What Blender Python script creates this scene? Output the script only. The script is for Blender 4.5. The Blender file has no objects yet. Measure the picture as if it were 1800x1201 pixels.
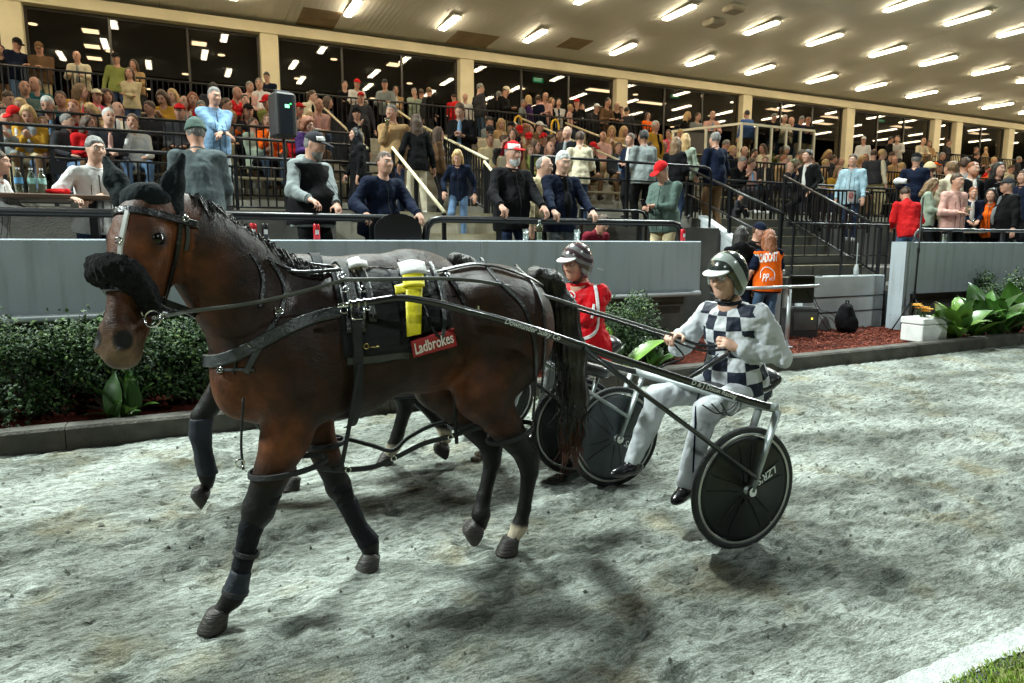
import bpy, math, random
import numpy as np
from mathutils import Vector, Matrix, Quaternion
from mathutils.bvhtree import BVHTree
random.seed(7); RNG=np.random.default_rng(7)
D=bpy.data; SC=bpy.context.scene; COL=SC.collection
rad=math.radians
# ---------------------------------------------------------------- camera
CH=1.66; PIT=math.atan(168.5/1200.); YAW=rad(-26)
cam=D.cameras.new('camera'); cam.lens=24; cam.sensor_width=36; cam.clip_end=500; cam.clip_start=.05
camo=D.objects.new('camera',cam); COL.objects.link(camo)
camo.location=(0,0,CH); camo.rotation_euler=(math.pi/2-PIT,0,YAW); SC.camera=camo
# ---------------------------------------------------------------- night sky
W=D.worlds.new('World'); SC.world=W; W.use_nodes=True
nt=W.node_tree; nt.nodes.clear()
sk=nt.nodes.new('ShaderNodeTexSky'); sk.sky_type='NISHITA'; sk.sun_disc=False
sk.sun_elevation=rad(-4); sk.sun_rotation=rad(200)
bg=nt.nodes.new('ShaderNodeBackground'); bg.inputs['Strength'].default_value=.05
wo=nt.nodes.new('ShaderNodeOutputWorld')
nt.links.new(sk.outputs[0],bg.inputs[0]); nt.links.new(bg.outputs[0],wo.inputs[0])
# ---------------------------------------------------------------- track floodlights (cold white)
def flood(name,loc,tgt,power,size,col=(.88,1.,.96),spread=150):
    l=D.lights.new(name,'AREA'); l.shape='DISK'; l.size=size; l.energy=power; l.color=col; l.spread=rad(spread)
    o=D.objects.new(name,l); COL.objects.link(o); o.location=loc
    o.rotation_euler=(Vector(tgt)-Vector(loc)).to_track_quat('-Z','Y').to_euler(); return o
flood('floodlight',(-11,8.5,11.5),(1,3.4,0),3050,1.4)
flood('floodlight',(2.6,9.9,11.4),(1.8,3.0,0),1750,1.3)
flood('floodlight',(13,9.8,11.2),(8,3.5,0),1300,1.2)
flood('floodlight',(24,9.6,11.2),(17,4,0),1600,1.2)
flood('floodlight',(13,-14,19),(5,6,1),1250,1.2)
flood('floodlight',(-12,-12,12),(0,7,1),520,1.2)
# ---------------------------------------------------------------- exposure
SC.view_settings.view_transform='Standard'; SC.view_settings.look='None'
SC.view_settings.exposure=0.; SC.view_settings.gamma=1.
try: SC.view_settings.use_curve_mapping=False
except Exception: pass
SC.render.engine='CYCLES'
cy=SC.cycles; cy.max_bounces=6; cy.diffuse_bounces=3; cy.glossy_bounces=3; cy.transparent_max_bounces=12; cy.transmission_bounces=4
cy.use_denoising=True; cy.sample_clamp_indirect=4; cy.caustics_reflective=False; cy.caustics_refractive=False
try: cy.use_light_tree=True
except Exception: pass
# ---------------------------------------------------------------- picture -> world
_cp,_sp,_cy,_sy=math.cos(PIT),math.sin(PIT),math.cos(YAW),math.sin(YAW)
CR=np.array([_cy,_sy,0.]); CF=np.array([-_sy*_cp,_cy*_cp,-_sp]); CU=np.cross(CR,CF); CC=np.array([0,0,CH])
def ray(u,v): return CR*(u-900)/1200.+CU*(600.5-v)/1200.+CF
def onY(u,v,Y): r=ray(u,v); return CC+r*(Y/r[1])
def onX(u,v,X): r=ray(u,v); return CC+r*(X/r[0])
def onZ(u,v,z): r=ray(u,v); return CC+r*((z-CH)/r[2])
def dep(u,v,d): return CC+ray(u,v)*d
def proj(p):
    q=np.asarray(p,float)-CC; d=q@CF; return 900+1200*(q@CR)/d,600.5-1200*(q@CU)/d,d
BANK,Y0=.05,1.6
def gz(y): return BANK*max(0,y-Y0)
def onG(u,v):
    r=ray(u,v); t=(-BANK*Y0-CH)/(r[2]-BANK*r[1]); return CC+r*t
# ---------------------------------------------------------------- materials
MATS={}
def mat(name,col=(.5,.5,.5),rough=.6,metal=0.,var=.12,scale=6.,bump=0.,bscale=30.,emit=0.,coat=0.,spec=.5,col2=None,sheen=0.,det=4.,stretch=None,obj=True):
    if name in MATS: return MATS[name]
    m=D.materials.new(name); m.use_nodes=True; n=m.node_tree; b=n.nodes['Principled BSDF']; L=n.links.new
    b.inputs['Roughness'].default_value=rough; b.inputs['Metallic'].default_value=metal
    b.inputs['Specular IOR Level'].default_value=spec
    b.inputs['Coat Weight'].default_value=coat
    if sheen: b.inputs['Sheen Weight'].default_value=sheen
    c=tuple(col)+(1,)
    if emit:
        b.inputs['Emission Color'].default_value=c; b.inputs['Emission Strength'].default_value=emit
    tc=n.nodes.new('ShaderNodeTexCoord'); src=tc.outputs['Object' if obj else 'Generated']
    if stretch:
        mp=n.nodes.new('ShaderNodeMapping'); mp.inputs['Scale'].default_value=stretch; L(src,mp.inputs[0]); src=mp.outputs[0]
    if var or col2:
        nz=n.nodes.new('ShaderNodeTexNoise'); nz.inputs['Scale'].default_value=scale; nz.inputs['Detail'].default_value=det; L(src,nz.inputs['Vector'])
        rp=n.nodes.new('ShaderNodeValToRGB'); rp.color_ramp.elements[0].position=.32; rp.color_ramp.elements[1].position=.68
        lo=col2 if col2 else tuple(x*(1-var) for x in col); hi=col if col2 else tuple(min(1,x*(1+var)) for x in col)
        rp.color_ramp.elements[0].color=tuple(lo)+(1,); rp.color_ramp.elements[1].color=tuple(hi)+(1,)
        L(nz.outputs[0],rp.inputs[0]); L(rp.outputs[0],b.inputs['Base Color'])
    else: b.inputs['Base Color'].default_value=c
    if bump:
        n2=n.nodes.new('ShaderNodeTexNoise'); n2.inputs['Scale'].default_value=bscale; n2.inputs['Detail'].default_value=3; L(src,n2.inputs['Vector'])
        bp=n.nodes.new('ShaderNodeBump'); bp.inputs['Strength'].default_value=min(1,bump); bp.inputs['Distance'].default_value=.02
        L(n2.outputs[0],bp.inputs['Height']); L(bp.outputs[0],b.inputs['Normal'])
    MATS[name]=m; return m
def cloth(name,col,**k):
    a=dict(rough=.9,var=.09,scale=5,bump=.6,bscale=14,spec=.10); a.update(k); return mat('cloth_'+name,col,**a)
def glassy(name,tint,gloss=.12,rough=.02):
    if name in MATS: return MATS[name]
    m=D.materials.new(name); m.use_nodes=True; n=m.node_tree; n.nodes.clear(); L=n.links.new
    o=n.nodes.new('ShaderNodeOutputMaterial'); t=n.nodes.new('ShaderNodeBsdfTransparent'); g=n.nodes.new('ShaderNodeBsdfGlossy')
    t.inputs[0].default_value=tuple(tint)+(1,); g.inputs['Roughness'].default_value=rough; g.inputs[0].default_value=(1,1,1,1)
    lw=n.nodes.new('ShaderNodeLayerWeight'); lw.inputs[0].default_value=.35
    ma=n.nodes.new('ShaderNodeMath'); ma.operation='MULTIPLY_ADD'; ma.inputs[1].default_value=.5; ma.inputs[2].default_value=gloss
    x=n.nodes.new('ShaderNodeMixShader'); L(lw.outputs['Fresnel'],ma.inputs[0]); L(ma.outputs[0],x.inputs[0]); L(t.outputs[0],x.inputs[1]); L(g.outputs[0],x.inputs[2]); L(x.outputs[0],o.inputs[0])
    MATS[name]=m; return m
# ---------------------------------------------------------------- objects
def setp(o,label=None,cat=None,group=None,kind=None):
    if label: o['label']=label
    if cat: o['category']=cat
    if group: o['group']=group
    if kind: o['kind']=kind
    return o
def empty(name,loc=(0,0,0),rz=0.,label=None,cat=None,group=None):
    o=D.objects.new(name,None); COL.objects.link(o); o.location=loc; o.rotation_euler=(0,0,rz); o.empty_display_size=.1
    return setp(o,label,cat,group)
def link(name,me,parent=None,loc=None):
    o=D.objects.new(name,me); COL.objects.link(o)
    if parent: o.parent=parent
    if loc is not None: o.location=loc
    return o
def mesh(name,V,F,mats,mi=None,smooth=False):
    me=D.meshes.new(name); me.from_pydata([tuple(map(float,v)) for v in V],[],[tuple(map(int,f)) for f in F])
    for m in (mats if isinstance(mats,(list,tuple)) else [mats]): me.materials.append(m)
    if mi is not None: me.polygons.foreach_set('material_index',np.asarray(mi,np.int32))
    if smooth: me.polygons.foreach_set('use_smooth',np.ones(len(me.polygons),bool))
    me.update(); return me
class MB:
    def __init__(s): s.V=[];s.F=[];s.M=[]
    def add(s,V,F,m=0):
        b=len(s.V); s.V+=[tuple(map(float,v)) for v in V]; s.F+=[tuple(b+i for i in f) for f in F]; s.M+=[m]*len(F); return s
    def box(s,c,d,m=0,R=None,bev=0.):
        x,y,z=[q/2 for q in d]
        if bev>0:
            b=min(bev,x*.9,y*.9,z*.9); P=[]
            for zz,k in((-z,1),(-z+b,0),(z-b,0),(z,1)):
                e=b if k else 0
                X,Y=x-e,y-e; q=b*.9 if not k else b*.6
                P+=[(X-q,-Y,zz),(X,-Y+q,zz),(X,Y-q,zz),(X-q,Y,zz),(-X+q,Y,zz),(-X,Y-q,zz),(-X,-Y+q,zz),(-X+q,-Y,zz)]
            F=[tuple(range(7,-1,-1)),tuple(range(24,32))]
            for l in range(3):
                for i in range(8): j=(i+1)%8; F.append((l*8+i,l*8+j,l*8+8+j,l*8+8+i))
        else:
            P=[(-x,-y,-z),(x,-y,-z),(x,y,-z),(-x,y,-z),(-x,-y,z),(x,-y,z),(x,y,z),(-x,y,z)]
            F=[(3,2,1,0),(4,5,6,7),(0,1,5,4),(1,2,6,5),(2,3,7,6),(3,0,4,7)]
        P=np.array(P)
        if R is not None: P=P@np.array(R).T
        return s.add(P+np.array(c),F,m)
    def tube(s,pts,r,n=8,m=0,closed=False,flat=None,up=None,cap=True):
        P=[np.array(p,float) for p in pts]; N=len(P); rr=r if hasattr(r,'__len__') else [r]*N
        T=[]
        for i in range(N):
            a=P[(i-1)%N] if (closed or i>0) else P[i]; b=P[(i+1)%N] if (closed or i<N-1) else P[i]
            t=b-a; T.append(t/(np.linalg.norm(t)+1e-9))
        u=np.array(up if up is not None else ((0,0,1) if abs(T[0][2])<.9 else (1,0,0)),float)
        V=[];F=[]
        for i in range(N):
            u=u-T[i]*(u@T[i]); u/=np.linalg.norm(u)+1e-9; w=np.cross(T[i],u)
            for k in range(n):
                a=2*math.pi*(k+.5)/n; V.append(P[i]+rr[i]*(math.cos(a)*u*(flat or 1)+math.sin(a)*w))
        for i in range(N if closed else N-1):
            j=(i+1)%N
            for k in range(n): l=(k+1)%n; F.append((i*n+k,i*n+l,j*n+l,j*n+k))
        if not closed and cap: F.append(tuple(range(n-1,-1,-1))); F.append(tuple((N-1)*n+k for k in range(n)))
        return s.add(V,F,m)
    def lathe(s,prof,n=24,c=(0,0,0),R=None,m=0,cap=True):
        V=[];F=[]
        for r,z in prof:
            for k in range(n): a=2*math.pi*k/n; V.append((r*math.cos(a),r*math.sin(a),z))
        for i in range(len(prof)-1):
            for k in range(n): l=(k+1)%n; F.append((i*n+k,i*n+l,(i+1)*n+l,(i+1)*n+k))
        if cap: F.append(tuple(range(n-1,-1,-1))); F.append(tuple((len(prof)-1)*n+k for k in range(n)))
        V=np.array(V)
        if R is not None: V=V@np.array(R).T
        return s.add(V+np.array(c),F,m)
    def prism(s,poly,a,b,m=0,axis=0):
        # poly: list of 2d, extruded along axis from a to b
        def P(p,t): return (t,p[0],p[1]) if axis==0 else ((p[0],t,p[1]) if axis==1 else (p[0],p[1],t))
        n=len(poly); V=[P(p,a) for p in poly]+[P(p,b) for p in poly]
        F=[tuple(range(n-1,-1,-1)),tuple(range(n,2*n))]+[(i,(i+1)%n,n+(i+1)%n,n+i) for i in range(n)]
        return s.add(V,F,m)
    def mesh(s,name,mats,smooth=False): return mesh(name,s.V,s.F,mats,s.M,smooth)
    def build(s,name,mats,parent=None,loc=None,smooth=False): return link(name,s.mesh(name,mats,smooth),parent,loc)
def rotz(a): c,s=math.cos(a),math.sin(a); return np.array([[c,-s,0],[s,c,0],[0,0,1.]])
def roty(a): c,s=math.cos(a),math.sin(a); return np.array([[c,0,s],[0,1,0],[-s,0,c]])
def rotx(a): c,s=math.cos(a),math.sin(a); return np.array([[1,0,0],[0,c,-s],[0,s,c]])
def nrm(v): v=np.asarray(v,float); return v/(np.linalg.norm(v)+1e-9)
def frame(x,up=(0,0,1)):
    x=nrm(x); y=nrm(np.cross(up,x)); z=np.cross(x,y); return np.stack([x,y,z],1)
def smoothpath(P,n=8):
    P=[np.array(p,float) for p in P]; out=[]
    Q=[2*P[0]-P[1]]+P+[2*P[-1]-P[-2]]
    for i in range(1,len(Q)-2):
        for k in range(n):
            t=k/n; a,b,c,d=Q[i-1:i+3]
            out.append(.5*(2*b+(c-a)*t+(2*a-5*b+4*c-d)*t*t+(3*b-a-3*c+d)*t**3))
    out.append(P[-1]); return out
# text as a flat mesh (local x right, y up)
def textmesh(txt,size,bold=0.,ital=0.):
    c=D.curves.new('lettering','FONT'); c.body=txt; c.size=size; c.align_x='CENTER'; c.align_y='CENTER'; c.offset=bold; c.shear=ital; c.resolution_u=3
    o=D.objects.new('lettering',c); COL.objects.link(o)
    dg=bpy.context.evaluated_depsgraph_get(); me=D.meshes.new_from_object(o.evaluated_get(dg))
    V=np.array([v.co[:] for v in me.vertices]); F=[tuple(p.vertices) for p in me.polygons]
    D.objects.remove(o); D.curves.remove(c); D.meshes.remove(me); return V,F
# ---------------------------------------------------------------- implicit surfaces -> meshes
def cone(a,b,ra,rb=None,k=None):
    a=np.array(a,float);b=np.array(b,float); rb=ra if rb is None else rb
    ba=b-a; bb=ba@ba+1e-12
    def f(p):
        q=p-a; t=np.clip((q@ba)/bb,0,1); return np.linalg.norm(q-t[...,None]*ba,axis=-1)-(ra+(rb-ra)*t)
    R=max(ra,rb); lo=np.minimum(a-ra,b-rb); hi=np.maximum(a+ra,b+rb); return (f,lo,hi,k)
def ell(c,r,R=None,k=None):
    c=np.array(c,float); r=np.array(r,float); R=np.eye(3) if R is None else np.array(R)
    def f(p):
        q=(p-c)@R; k0=np.linalg.norm(q/r,axis=-1); k1=np.linalg.norm(q/(r*r),axis=-1)+1e-9; return k0*(k0-1)/k1
    e=np.sqrt(((R*r)**2).sum(1)); return (f,c-e,c+e,k)
def snet(F,o,h):
    S=F<0; c8=[(i,j,k) for i in(0,1) for j in(0,1) for k in(0,1)]
    n=[s-1 for s in F.shape]
    cnt=np.zeros(n,np.int8)
    for i,j,k in c8: cnt+=S[i:i+n[0],j:j+n[1],k:k+n[2]]
    mk=(cnt>0)&(cnt<8); I=np.argwhere(mk); idx=-np.ones(n,np.int64); idx[mk]=np.arange(len(I))
    vals=np.stack([F[I[:,0]+i,I[:,1]+j,I[:,2]+k] for i,j,k in c8],1); C=np.array(c8,float)
    acc=np.zeros((len(I),3)); w=np.zeros(len(I))
    for a in range(8):
        for b in range(a+1,8):
            if np.abs(C[a]-C[b]).sum()!=1: continue
            va,vb=vals[:,a],vals[:,b]; x=(va<0)!=(vb<0)
            t=np.where(x,va/np.where(x,va-vb,1),0)
            acc+=np.where(x[:,None],C[a]+(C[b]-C[a])*t[:,None],0); w+=x
    V=o+h*(I+acc/w[:,None]); Q=[]
    for ax in range(3):
        u,v=[(1,2),(2,0),(0,1)][ax]
        sl=[slice(1,n[0]),slice(1,n[1]),slice(1,n[2])]; sl[ax]=slice(0,n[ax])
        s0=S[tuple(sl)]; sl2=list(sl); sl2[ax]=slice(1,n[ax]+1); s1=S[tuple(sl2)]
        E=np.argwhere(s0!=s1); 
        if not len(E): continue
        fl=s0[tuple(E.T)]; off=np.array([1,1,1]); off[ax]=0; E=E+off
        eu=np.zeros(3,int); eu[u]=1; ev=np.zeros(3,int); ev[v]=1
        g=lambda e: idx[e[:,0],e[:,1],e[:,2]]
        q=np.stack([g(E-eu-ev),g(E-ev),g(E),g(E-eu)],1); q[~fl]=q[~fl][:,::-1]; Q.append(q)
    Q=np.concatenate(Q); Q=Q[(Q>=0).all(1)]; return V,Q
def sdf(prims,h,k=.03,subs=(),cuts=(),shell=None,smooth=1,lo=None,hi=None):
    lo=np.min([p[1] for p in prims],0)-3*h-k*.5; hi=np.max([p[2] for p in prims],0)+3*h+k*.5
    n=np.ceil((hi-lo)/h).astype(int)+1
    F=np.full(n,.25,np.float32)
    def sub(p,kk):
        m=max(kk,.02)+2*h
        a=np.maximum(np.floor((p[1]-m-lo)/h).astype(int),0); b=np.minimum(np.ceil((p[2]+m-lo)/h).astype(int)+1,n)
        if (b<=a).any(): return None,None
        g=np.stack(np.meshgrid(*[lo[i]+h*np.arange(a[i],b[i]) for i in range(3)],indexing='ij'),-1)
        return tuple(slice(a[i],b[i]) for i in range(3)),p[0](g)
    for p in prims:
        kk=k if p[3] is None else p[3]; s,d=sub(p,kk)
        if s is None: continue
        A=F[s]; H=np.maximum(kk-np.abs(A-d),0)/kk; F[s]=np.minimum(A,d)-H*H*kk*.25
    for p in subs:
        kk=.01 if p[3] is None else p[3]; s,d=sub(p,kk)
        if s is None: continue
        A=F[s]; d=-d; H=np.maximum(kk-np.abs(A-d),0)/kk; F[s]=np.maximum(A,d)+H*H*kk*.25
    if cuts:
        g=np.stack(np.meshgrid(*[lo[i]+h*np.arange(n[i]) for i in range(3)],indexing='ij'),-1)
        for c,nn in cuts: F=np.maximum(F,((g-np.array(c))@np.array(nn)).astype(np.float32))
    F[0]=F[-1]=1;F[:,0]=F[:,-1]=1;F[:,:,0]=F[:,:,-1]=1
    V,Q=snet(F,lo,h)
    for _ in range(smooth): V=relax(V,Q)
    return V,Q
def relax(V,Q,a=.5):
    E=np.concatenate([Q[:,[0,1]],Q[:,[1,2]],Q[:,[2,3]],Q[:,[3,0]]]); S=np.zeros_like(V); C=np.zeros(len(V))
    for i in range(3): S[:,i]=np.bincount(E[:,0],V[E[:,1],i],len(V))+np.bincount(E[:,1],V[E[:,0],i],len(V))
    C=np.bincount(E[:,0],minlength=len(V))+np.bincount(E[:,1],minlength=len(V))
    return V*(1-a)+a*S/np.maximum(C,1)[:,None]
def vnormals(V,Q):
    n=np.cross(V[Q[:,2]]-V[Q[:,0]],V[Q[:,3]]-V[Q[:,1]]); N=np.zeros_like(V)
    for j in range(4):
        for i in range(3): N[:,i]+=np.bincount(Q[:,j],n[:,i],len(V))
    return N/(np.linalg.norm(N,axis=1)[:,None]+1e-12)
_wd=[(nrm(RNG.normal(size=3)),RNG.uniform(.6,1.6),RNG.uniform(0,6.28)) for _ in range(12)]
def wob(V,f):
    s=0
    for i,(d,m,ph) in enumerate(_wd): s=s+np.sin(V@d*f*m+ph+1.3*np.sin(V@_wd[(i+5)%12][0]*f*.6+ph))
    return s/math.sqrt(12)
def folds(V,Q,amp=.005,f=22):
    N=vnormals(V,Q); return V+N*((wob(V*np.array([1,1,.7]),f)+.5*wob(V[:,[1,2,0]],f*2.1))*amp)[:,None]
# ================================================================ SETTING
def vn(x,y,s):
    # smooth value noise on a lattice
    r=np.random.default_rng(s).random((257,257)); xi=np.floor(x).astype(int); yi=np.floor(y).astype(int); fx=x-xi; fy=y-yi
    fx=fx*fx*(3-2*fx); fy=fy*fy*(3-2*fy); a=xi%256;b=yi%256
    return (r[a,b]*(1-fx)+r[a+1,b]*fx)*(1-fy)+(r[a,b+1]*(1-fx)+r[a+1,b+1]*fx)*fy-.5
def gridmesh(name,xs,ys,z,mats,smooth=True):
    nx,ny=len(xs),len(ys); X,Y=np.meshgrid(xs,ys,indexing='ij'); V=np.stack([X.ravel(),Y.ravel(),z.ravel()],1)
    i=np.arange(nx*ny).reshape(nx,ny); F=np.stack([i[:-1,:-1].ravel(),i[1:,:-1].ravel(),i[1:,1:].ravel(),i[:-1,1:].ravel()],1)
    me=D.meshes.new(name); me.vertices.add(len(V)); me.vertices.foreach_set('co',V.astype(np.float32).ravel())
    me.loops.add(F.size); me.loops.foreach_set('vertex_index',F.astype(np.int32).ravel()); me.polygons.add(len(F))
    me.polygons.foreach_set('loop_start',np.arange(0,F.size,4,dtype=np.int32))
    me.materials.append(mats); me.update(calc_edges=True)
    if smooth: me.polygons.foreach_set('use_smooth',np.ones(len(F),bool))
    return me
KY=5.70                       # kerb line
# sandy track
xs=np.concatenate([np.arange(-8,-2,.08),np.arange(-2,5.2,.017),np.arange(5.2,13,.045),np.arange(13,70,.4)]); ys=np.arange(1.38,KY+.02,.0165)
X,Y=np.meshgrid(xs,ys,indexing='ij'); fade=np.clip(1-(X-11)/8,.15,1)
S1=X*.96+Y*.28; S2=-X*.28+Y*.96
z=.022*vn(X*1.3+9,Y*1.9+4,1)+.012*vn(S1*3.6+50,S2*6.5+11,2)+.012*vn(S1*6+20,S2*24+31,3)+.013*vn(S1*13+3,S2*46+8,4)*(.4+1.6*np.clip(vn(X*2.2+5,Y*2.2+7,10)+.5,0,1))+.007*vn(S1*60,S2*64+40,5)
z+=.0045*np.sin(2*np.pi*(Y+.03*vn(X*1.1,Y*2,13)*4)/.062)*np.clip(vn(X*.9+3,Y*1.3+9,14)*3+.4,0,1)
rg=np.abs(vn(S1*5+70,S2*12+3,8)); z+=-.022*np.clip(.1-rg,0,.1)/.1*(vn(X*2+3,Y*2+30,9)>-.05)
HP=[(RNG.uniform(-1.8,9),RNG.uniform(1.8,5.5),RNG.uniform(.045,.08)) for _ in range(760)]
for hx,hy,r in HP:
    i0,i1=np.searchsorted(xs,[hx-.25,hx+.25]); j0,j1=np.searchsorted(ys,[hy-.25,hy+.25])
    if i1-i0<3: continue
    d=np.hypot((X[i0:i1,j0:j1]-hx)/1.35,Y[i0:i1,j0:j1]-hy)/r
    z[i0:i1,j0:j1]+=-.022*np.exp(-d**4)+.010*np.exp(-((d-1.22)/.28)**2)
# wheel ruts
for yy,a in((2.62,.010),(3.55,.008),(4.3,.006),(2.15,.006)): z+=-1.6*a*np.exp(-((Y-yy-.05*np.sin(X*.7))/.028)**2)+a*.5*np.exp(-((Y-yy-.05-.05*np.sin(X*.7))/.02)**2)
z=z*fade*.75*np.clip((Y-1.42)/.25,.12,1)+BANK*np.maximum(0,Y-Y0)
TRK=(xs,ys,z)
def trackz(x,y):
    i=min(max(np.searchsorted(xs,x),1),len(xs)-1); j=min(max(np.searchsorted(ys,y),1),len(ys)-1); return float(z[i-1:i+1,j-1:j+1].mean())
m_track=mat('track_sand',(.42,.43,.40),rough=.95,var=.1,spec=.15)
n=m_track.node_tree; b=n.nodes['Principled BSDF']; L=n.links.new; tc=n.nodes.new('ShaderNodeTexCoord')
def nn(sc,det,mp=None):
    q=n.nodes.new('ShaderNodeTexNoise'); q.inputs['Scale'].default_value=sc; q.inputs['Detail'].default_value=det
    if mp:
        m_=n.nodes.new('ShaderNodeMapping'); m_.inputs['Scale'].default_value=mp; m_.inputs['Rotation'].default_value=(0,0,-.28); L(tc.outputs['Object'],m_.inputs[0]); L(m_.outputs[0],q.inputs[0])
    else: L(tc.outputs['Object'],q.inputs[0])
    return q.outputs[0]
def ramp(src,p0,p1,c0,c1):
    r=n.nodes.new('ShaderNodeValToRGB'); r.color_ramp.elements[0].position=p0; r.color_ramp.elements[1].position=p1
    r.color_ramp.elements[0].color=c0+(1,); r.color_ramp.elements[1].color=c1+(1,); L(src,r.inputs[0]); return r.outputs[0]
def mix(a,b_,f,bl='MULTIPLY'):
    x=n.nodes.new('ShaderNodeMix'); x.data_type='RGBA'; x.blend_type=bl
    if isinstance(f,float): x.inputs[0].default_value=f
    else: L(f,x.inputs[0])
    L(a,x.inputs[6]); L(b_,x.inputs[7]); return x.outputs[2]
c1=ramp(nn(1.3,9,(1,1.9,1)),.38,.62,(.19,.205,.18),(.45,.485,.445))
c2=ramp(nn(11,7,(1,4.2,1)),.36,.56,(.50,.50,.47),(1,1,1))
c3=ramp(nn(140,3),.36,.6,(.5,.5,.48),(1.0,1.0,1.0))
c4=ramp(nn(2.3,3),.56,.7,(1,1,1),(.86,.76,.62))
c5=ramp(nn(260,2),.71,.76,(0,0,0),(1,1,1))
wh=n.nodes.new('ShaderNodeRGB'); wh.outputs[0].default_value=(.75,.76,.72,1)
c6=ramp(nn(34,4,(1,3.6,1)),.36,.52,(.42,.42,.40),(1,1,1)); cc=mix(mix(mix(mix(c1,c2,1.),c6,.8),c3,.7),c4,1.); cc=mix(cc,wh.outputs[0],c5,'MIX')
L(cc,b.inputs['Base Color'])
bp=n.nodes.new('ShaderNodeBump'); bp.inputs['Strength'].default_value=.8; bp.inputs['Distance'].default_value=.012; L(nn(75,7,(1,1.9,1)),bp.inputs['Height']); L(bp.outputs[0],b.inputs['Normal'])
trk=link('race_track',gridmesh('race_track',xs,ys,z,m_track)); setp(trk,'pale grey sandy race track churned by hooves',kind='structure')
# clods lying on the sand
mb=MB()
for i in range(900):
    x=RNG.uniform(-1.6,7) ; y=RNG.uniform(1.75,5.6); s=RNG.uniform(.004,.013)*(1.5 if RNG.random()<.08 else 1)
    P=np.array([(1,0,0),(-1,0,0),(0,1,0),(0,-1,0),(0,0,1),(0,0,-.6)])*s*RNG.uniform(.6,1.3,(6,3)); P=P@rotz(RNG.uniform(0,6)).T+(x,y,trackz(x,y)+s*.3)
    mb.add(P,[(0,2,4),(2,1,4),(1,3,4),(3,0,4),(2,0,5),(1,2,5),(3,1,5),(0,3,5)])
setp(mb.build('sand_clods',mat('clod',(.16,.165,.14),rough=.95,spec=.1)),'small dark clods scattered over the sand',kind='stuff')
# painted edge line and infield grass
LY0,LY1=1.425,1.54
lx=np.arange(-6,40,.02); off=lambda s:.018*vn(lx*7+s,lx*0+s,21)+.014*vn(lx*40+s,lx*0+1,22)
ly=np.array([0,.25,.5,.75,1.]); XX,YY=np.meshgrid(lx,ly,indexing='ij'); YA=LY0+off(3)[:,None]*(1-YY)+(LY1-LY0)*YY+off(60)[:,None]*YY
ZA=.006+.006*vn(XX*30,YA*40,23)+.004*vn(XX*80,YA*90,24)
me=gridmesh('edge_line',lx,ly,ZA,mat('line_paint',(.50,.515,.505),rough=.85,scale=22,bump=.6,bscale=110,col2=(.33,.345,.33),det=8)); 
co=np.stack([XX.ravel(),YA.ravel(),ZA.ravel()],1).astype(np.float32); me.vertices.foreach_set('co',co.ravel()); me.update()
setp(link('edge_line',me),'white painted line along the grass edge',kind='structure')
gx=np.arange(-8,70,.5); gy=np.array([-60,-30,-10,-4,-1,0,.5,1,1.44])
setp(link('infield_ground',gridmesh('infield_ground',gx,gy,np.zeros((len(gx),len(gy)))-.012,mat('turf_soil',(.13,.15,.035),rough=.95,col2=(.22,.2,.08),scale=18,bump=.6,bscale=90))),'green turf ground inside the track',kind='structure')
mb=MB(); cols=[]
for i in range(15000):
    x=RNG.uniform(2.2,3.9); y=LY0+.012-RNG.random()**1.0*.62; h=RNG.uniform(.010,.026); a=RNG.uniform(0,6.28); w=.0035; l=RNG.uniform(.1,.8)*h; dx,dy=math.cos(a),math.sin(a)
    mb.add([(x-dy*w,y+dx*w,-.012),(x+dy*w,y-dx*w,-.012),(x+dx*l*.5,y+dy*l*.5,h*.7),(x+dx*l*1.3,y+dy*l*1.3,h)],[(0,1,2),(0,2,3)],0 if RNG.random()<.72 else 1)
setp(mb.build('grass',[mat('grass_blade',(.22,.33,.05),rough=.6,var=.35,scale=9),mat('grass_dry',(.42,.42,.19),rough=.7,var=.2,scale=9)]),'short mown grass at the track edge',kind='stuff')
# kerb
m_kerb=mat('kerb_concrete',(.105,.098,.082),rough=.9,var=.3,scale=5,bump=.6,bscale=40,col2=(.05,.045,.037))
kz=gz(KY)
for i,x0 in enumerate(np.arange(-8,60,2.4)):
    mb=MB(); w=RNG.uniform(-.006,.006)
    zt=kz+.155+w
    mb.prism([(KY,kz-.1),(KY+.012+w*.3,zt-.02),(KY+.03,zt),(KY+.17,zt),(KY+.18,zt-.1),(KY+.18,kz-.1)],x0+.003,x0+2.397)
    o=mb.build('kerb',m_kerb); setp(o,kind='structure')
# garden bed soil, red mulch at the right
bx=np.concatenate([np.arange(-8,4.5,.1),np.arange(4.5,16,.035),np.arange(16,60,.5)]); by=np.arange(KY+.17,8.05,.035)
BX,BY=np.meshgrid(bx,by,indexing='ij'); bz=kz+.10+.03*vn(BX*3,BY*3,31)+.035*vn(BX*11,BY*11,32)+.03*vn(BX*27,BY*27,33)+.03*np.clip((BY-6)/1.2,0,1)
bz=np.where(BY<KY+.22,kz+.06,bz)
mm=mat('bark_mulch',(.14,.030,.017),rough=.95,col2=(.05,.012,.008),scale=26,bump=1,bscale=90,det=6,spec=.1)
setp(link('garden_bed',gridmesh('garden_bed',bx,by,bz,mm)),'bed of red bark mulch behind the kerb',kind='structure')
mb=MB()
for i in range(5200):
    x=RNG.uniform(5.8,11.6); y=RNG.uniform(KY+.22,7.4); j=min(len(bx)-1,np.searchsorted(bx,x)); k=min(len(by)-1,np.searchsorted(by,y)); R=rotz(RNG.uniform(0,6.3))@rotx(RNG.uniform(-.7,.7))@roty(RNG.uniform(-.5,.5))
    mb.box((x,y,bz[j,k]+.006),(RNG.uniform(.02,.06),RNG.uniform(.006,.016),.005),0 if RNG.random()<.8 else 1,R)
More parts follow.
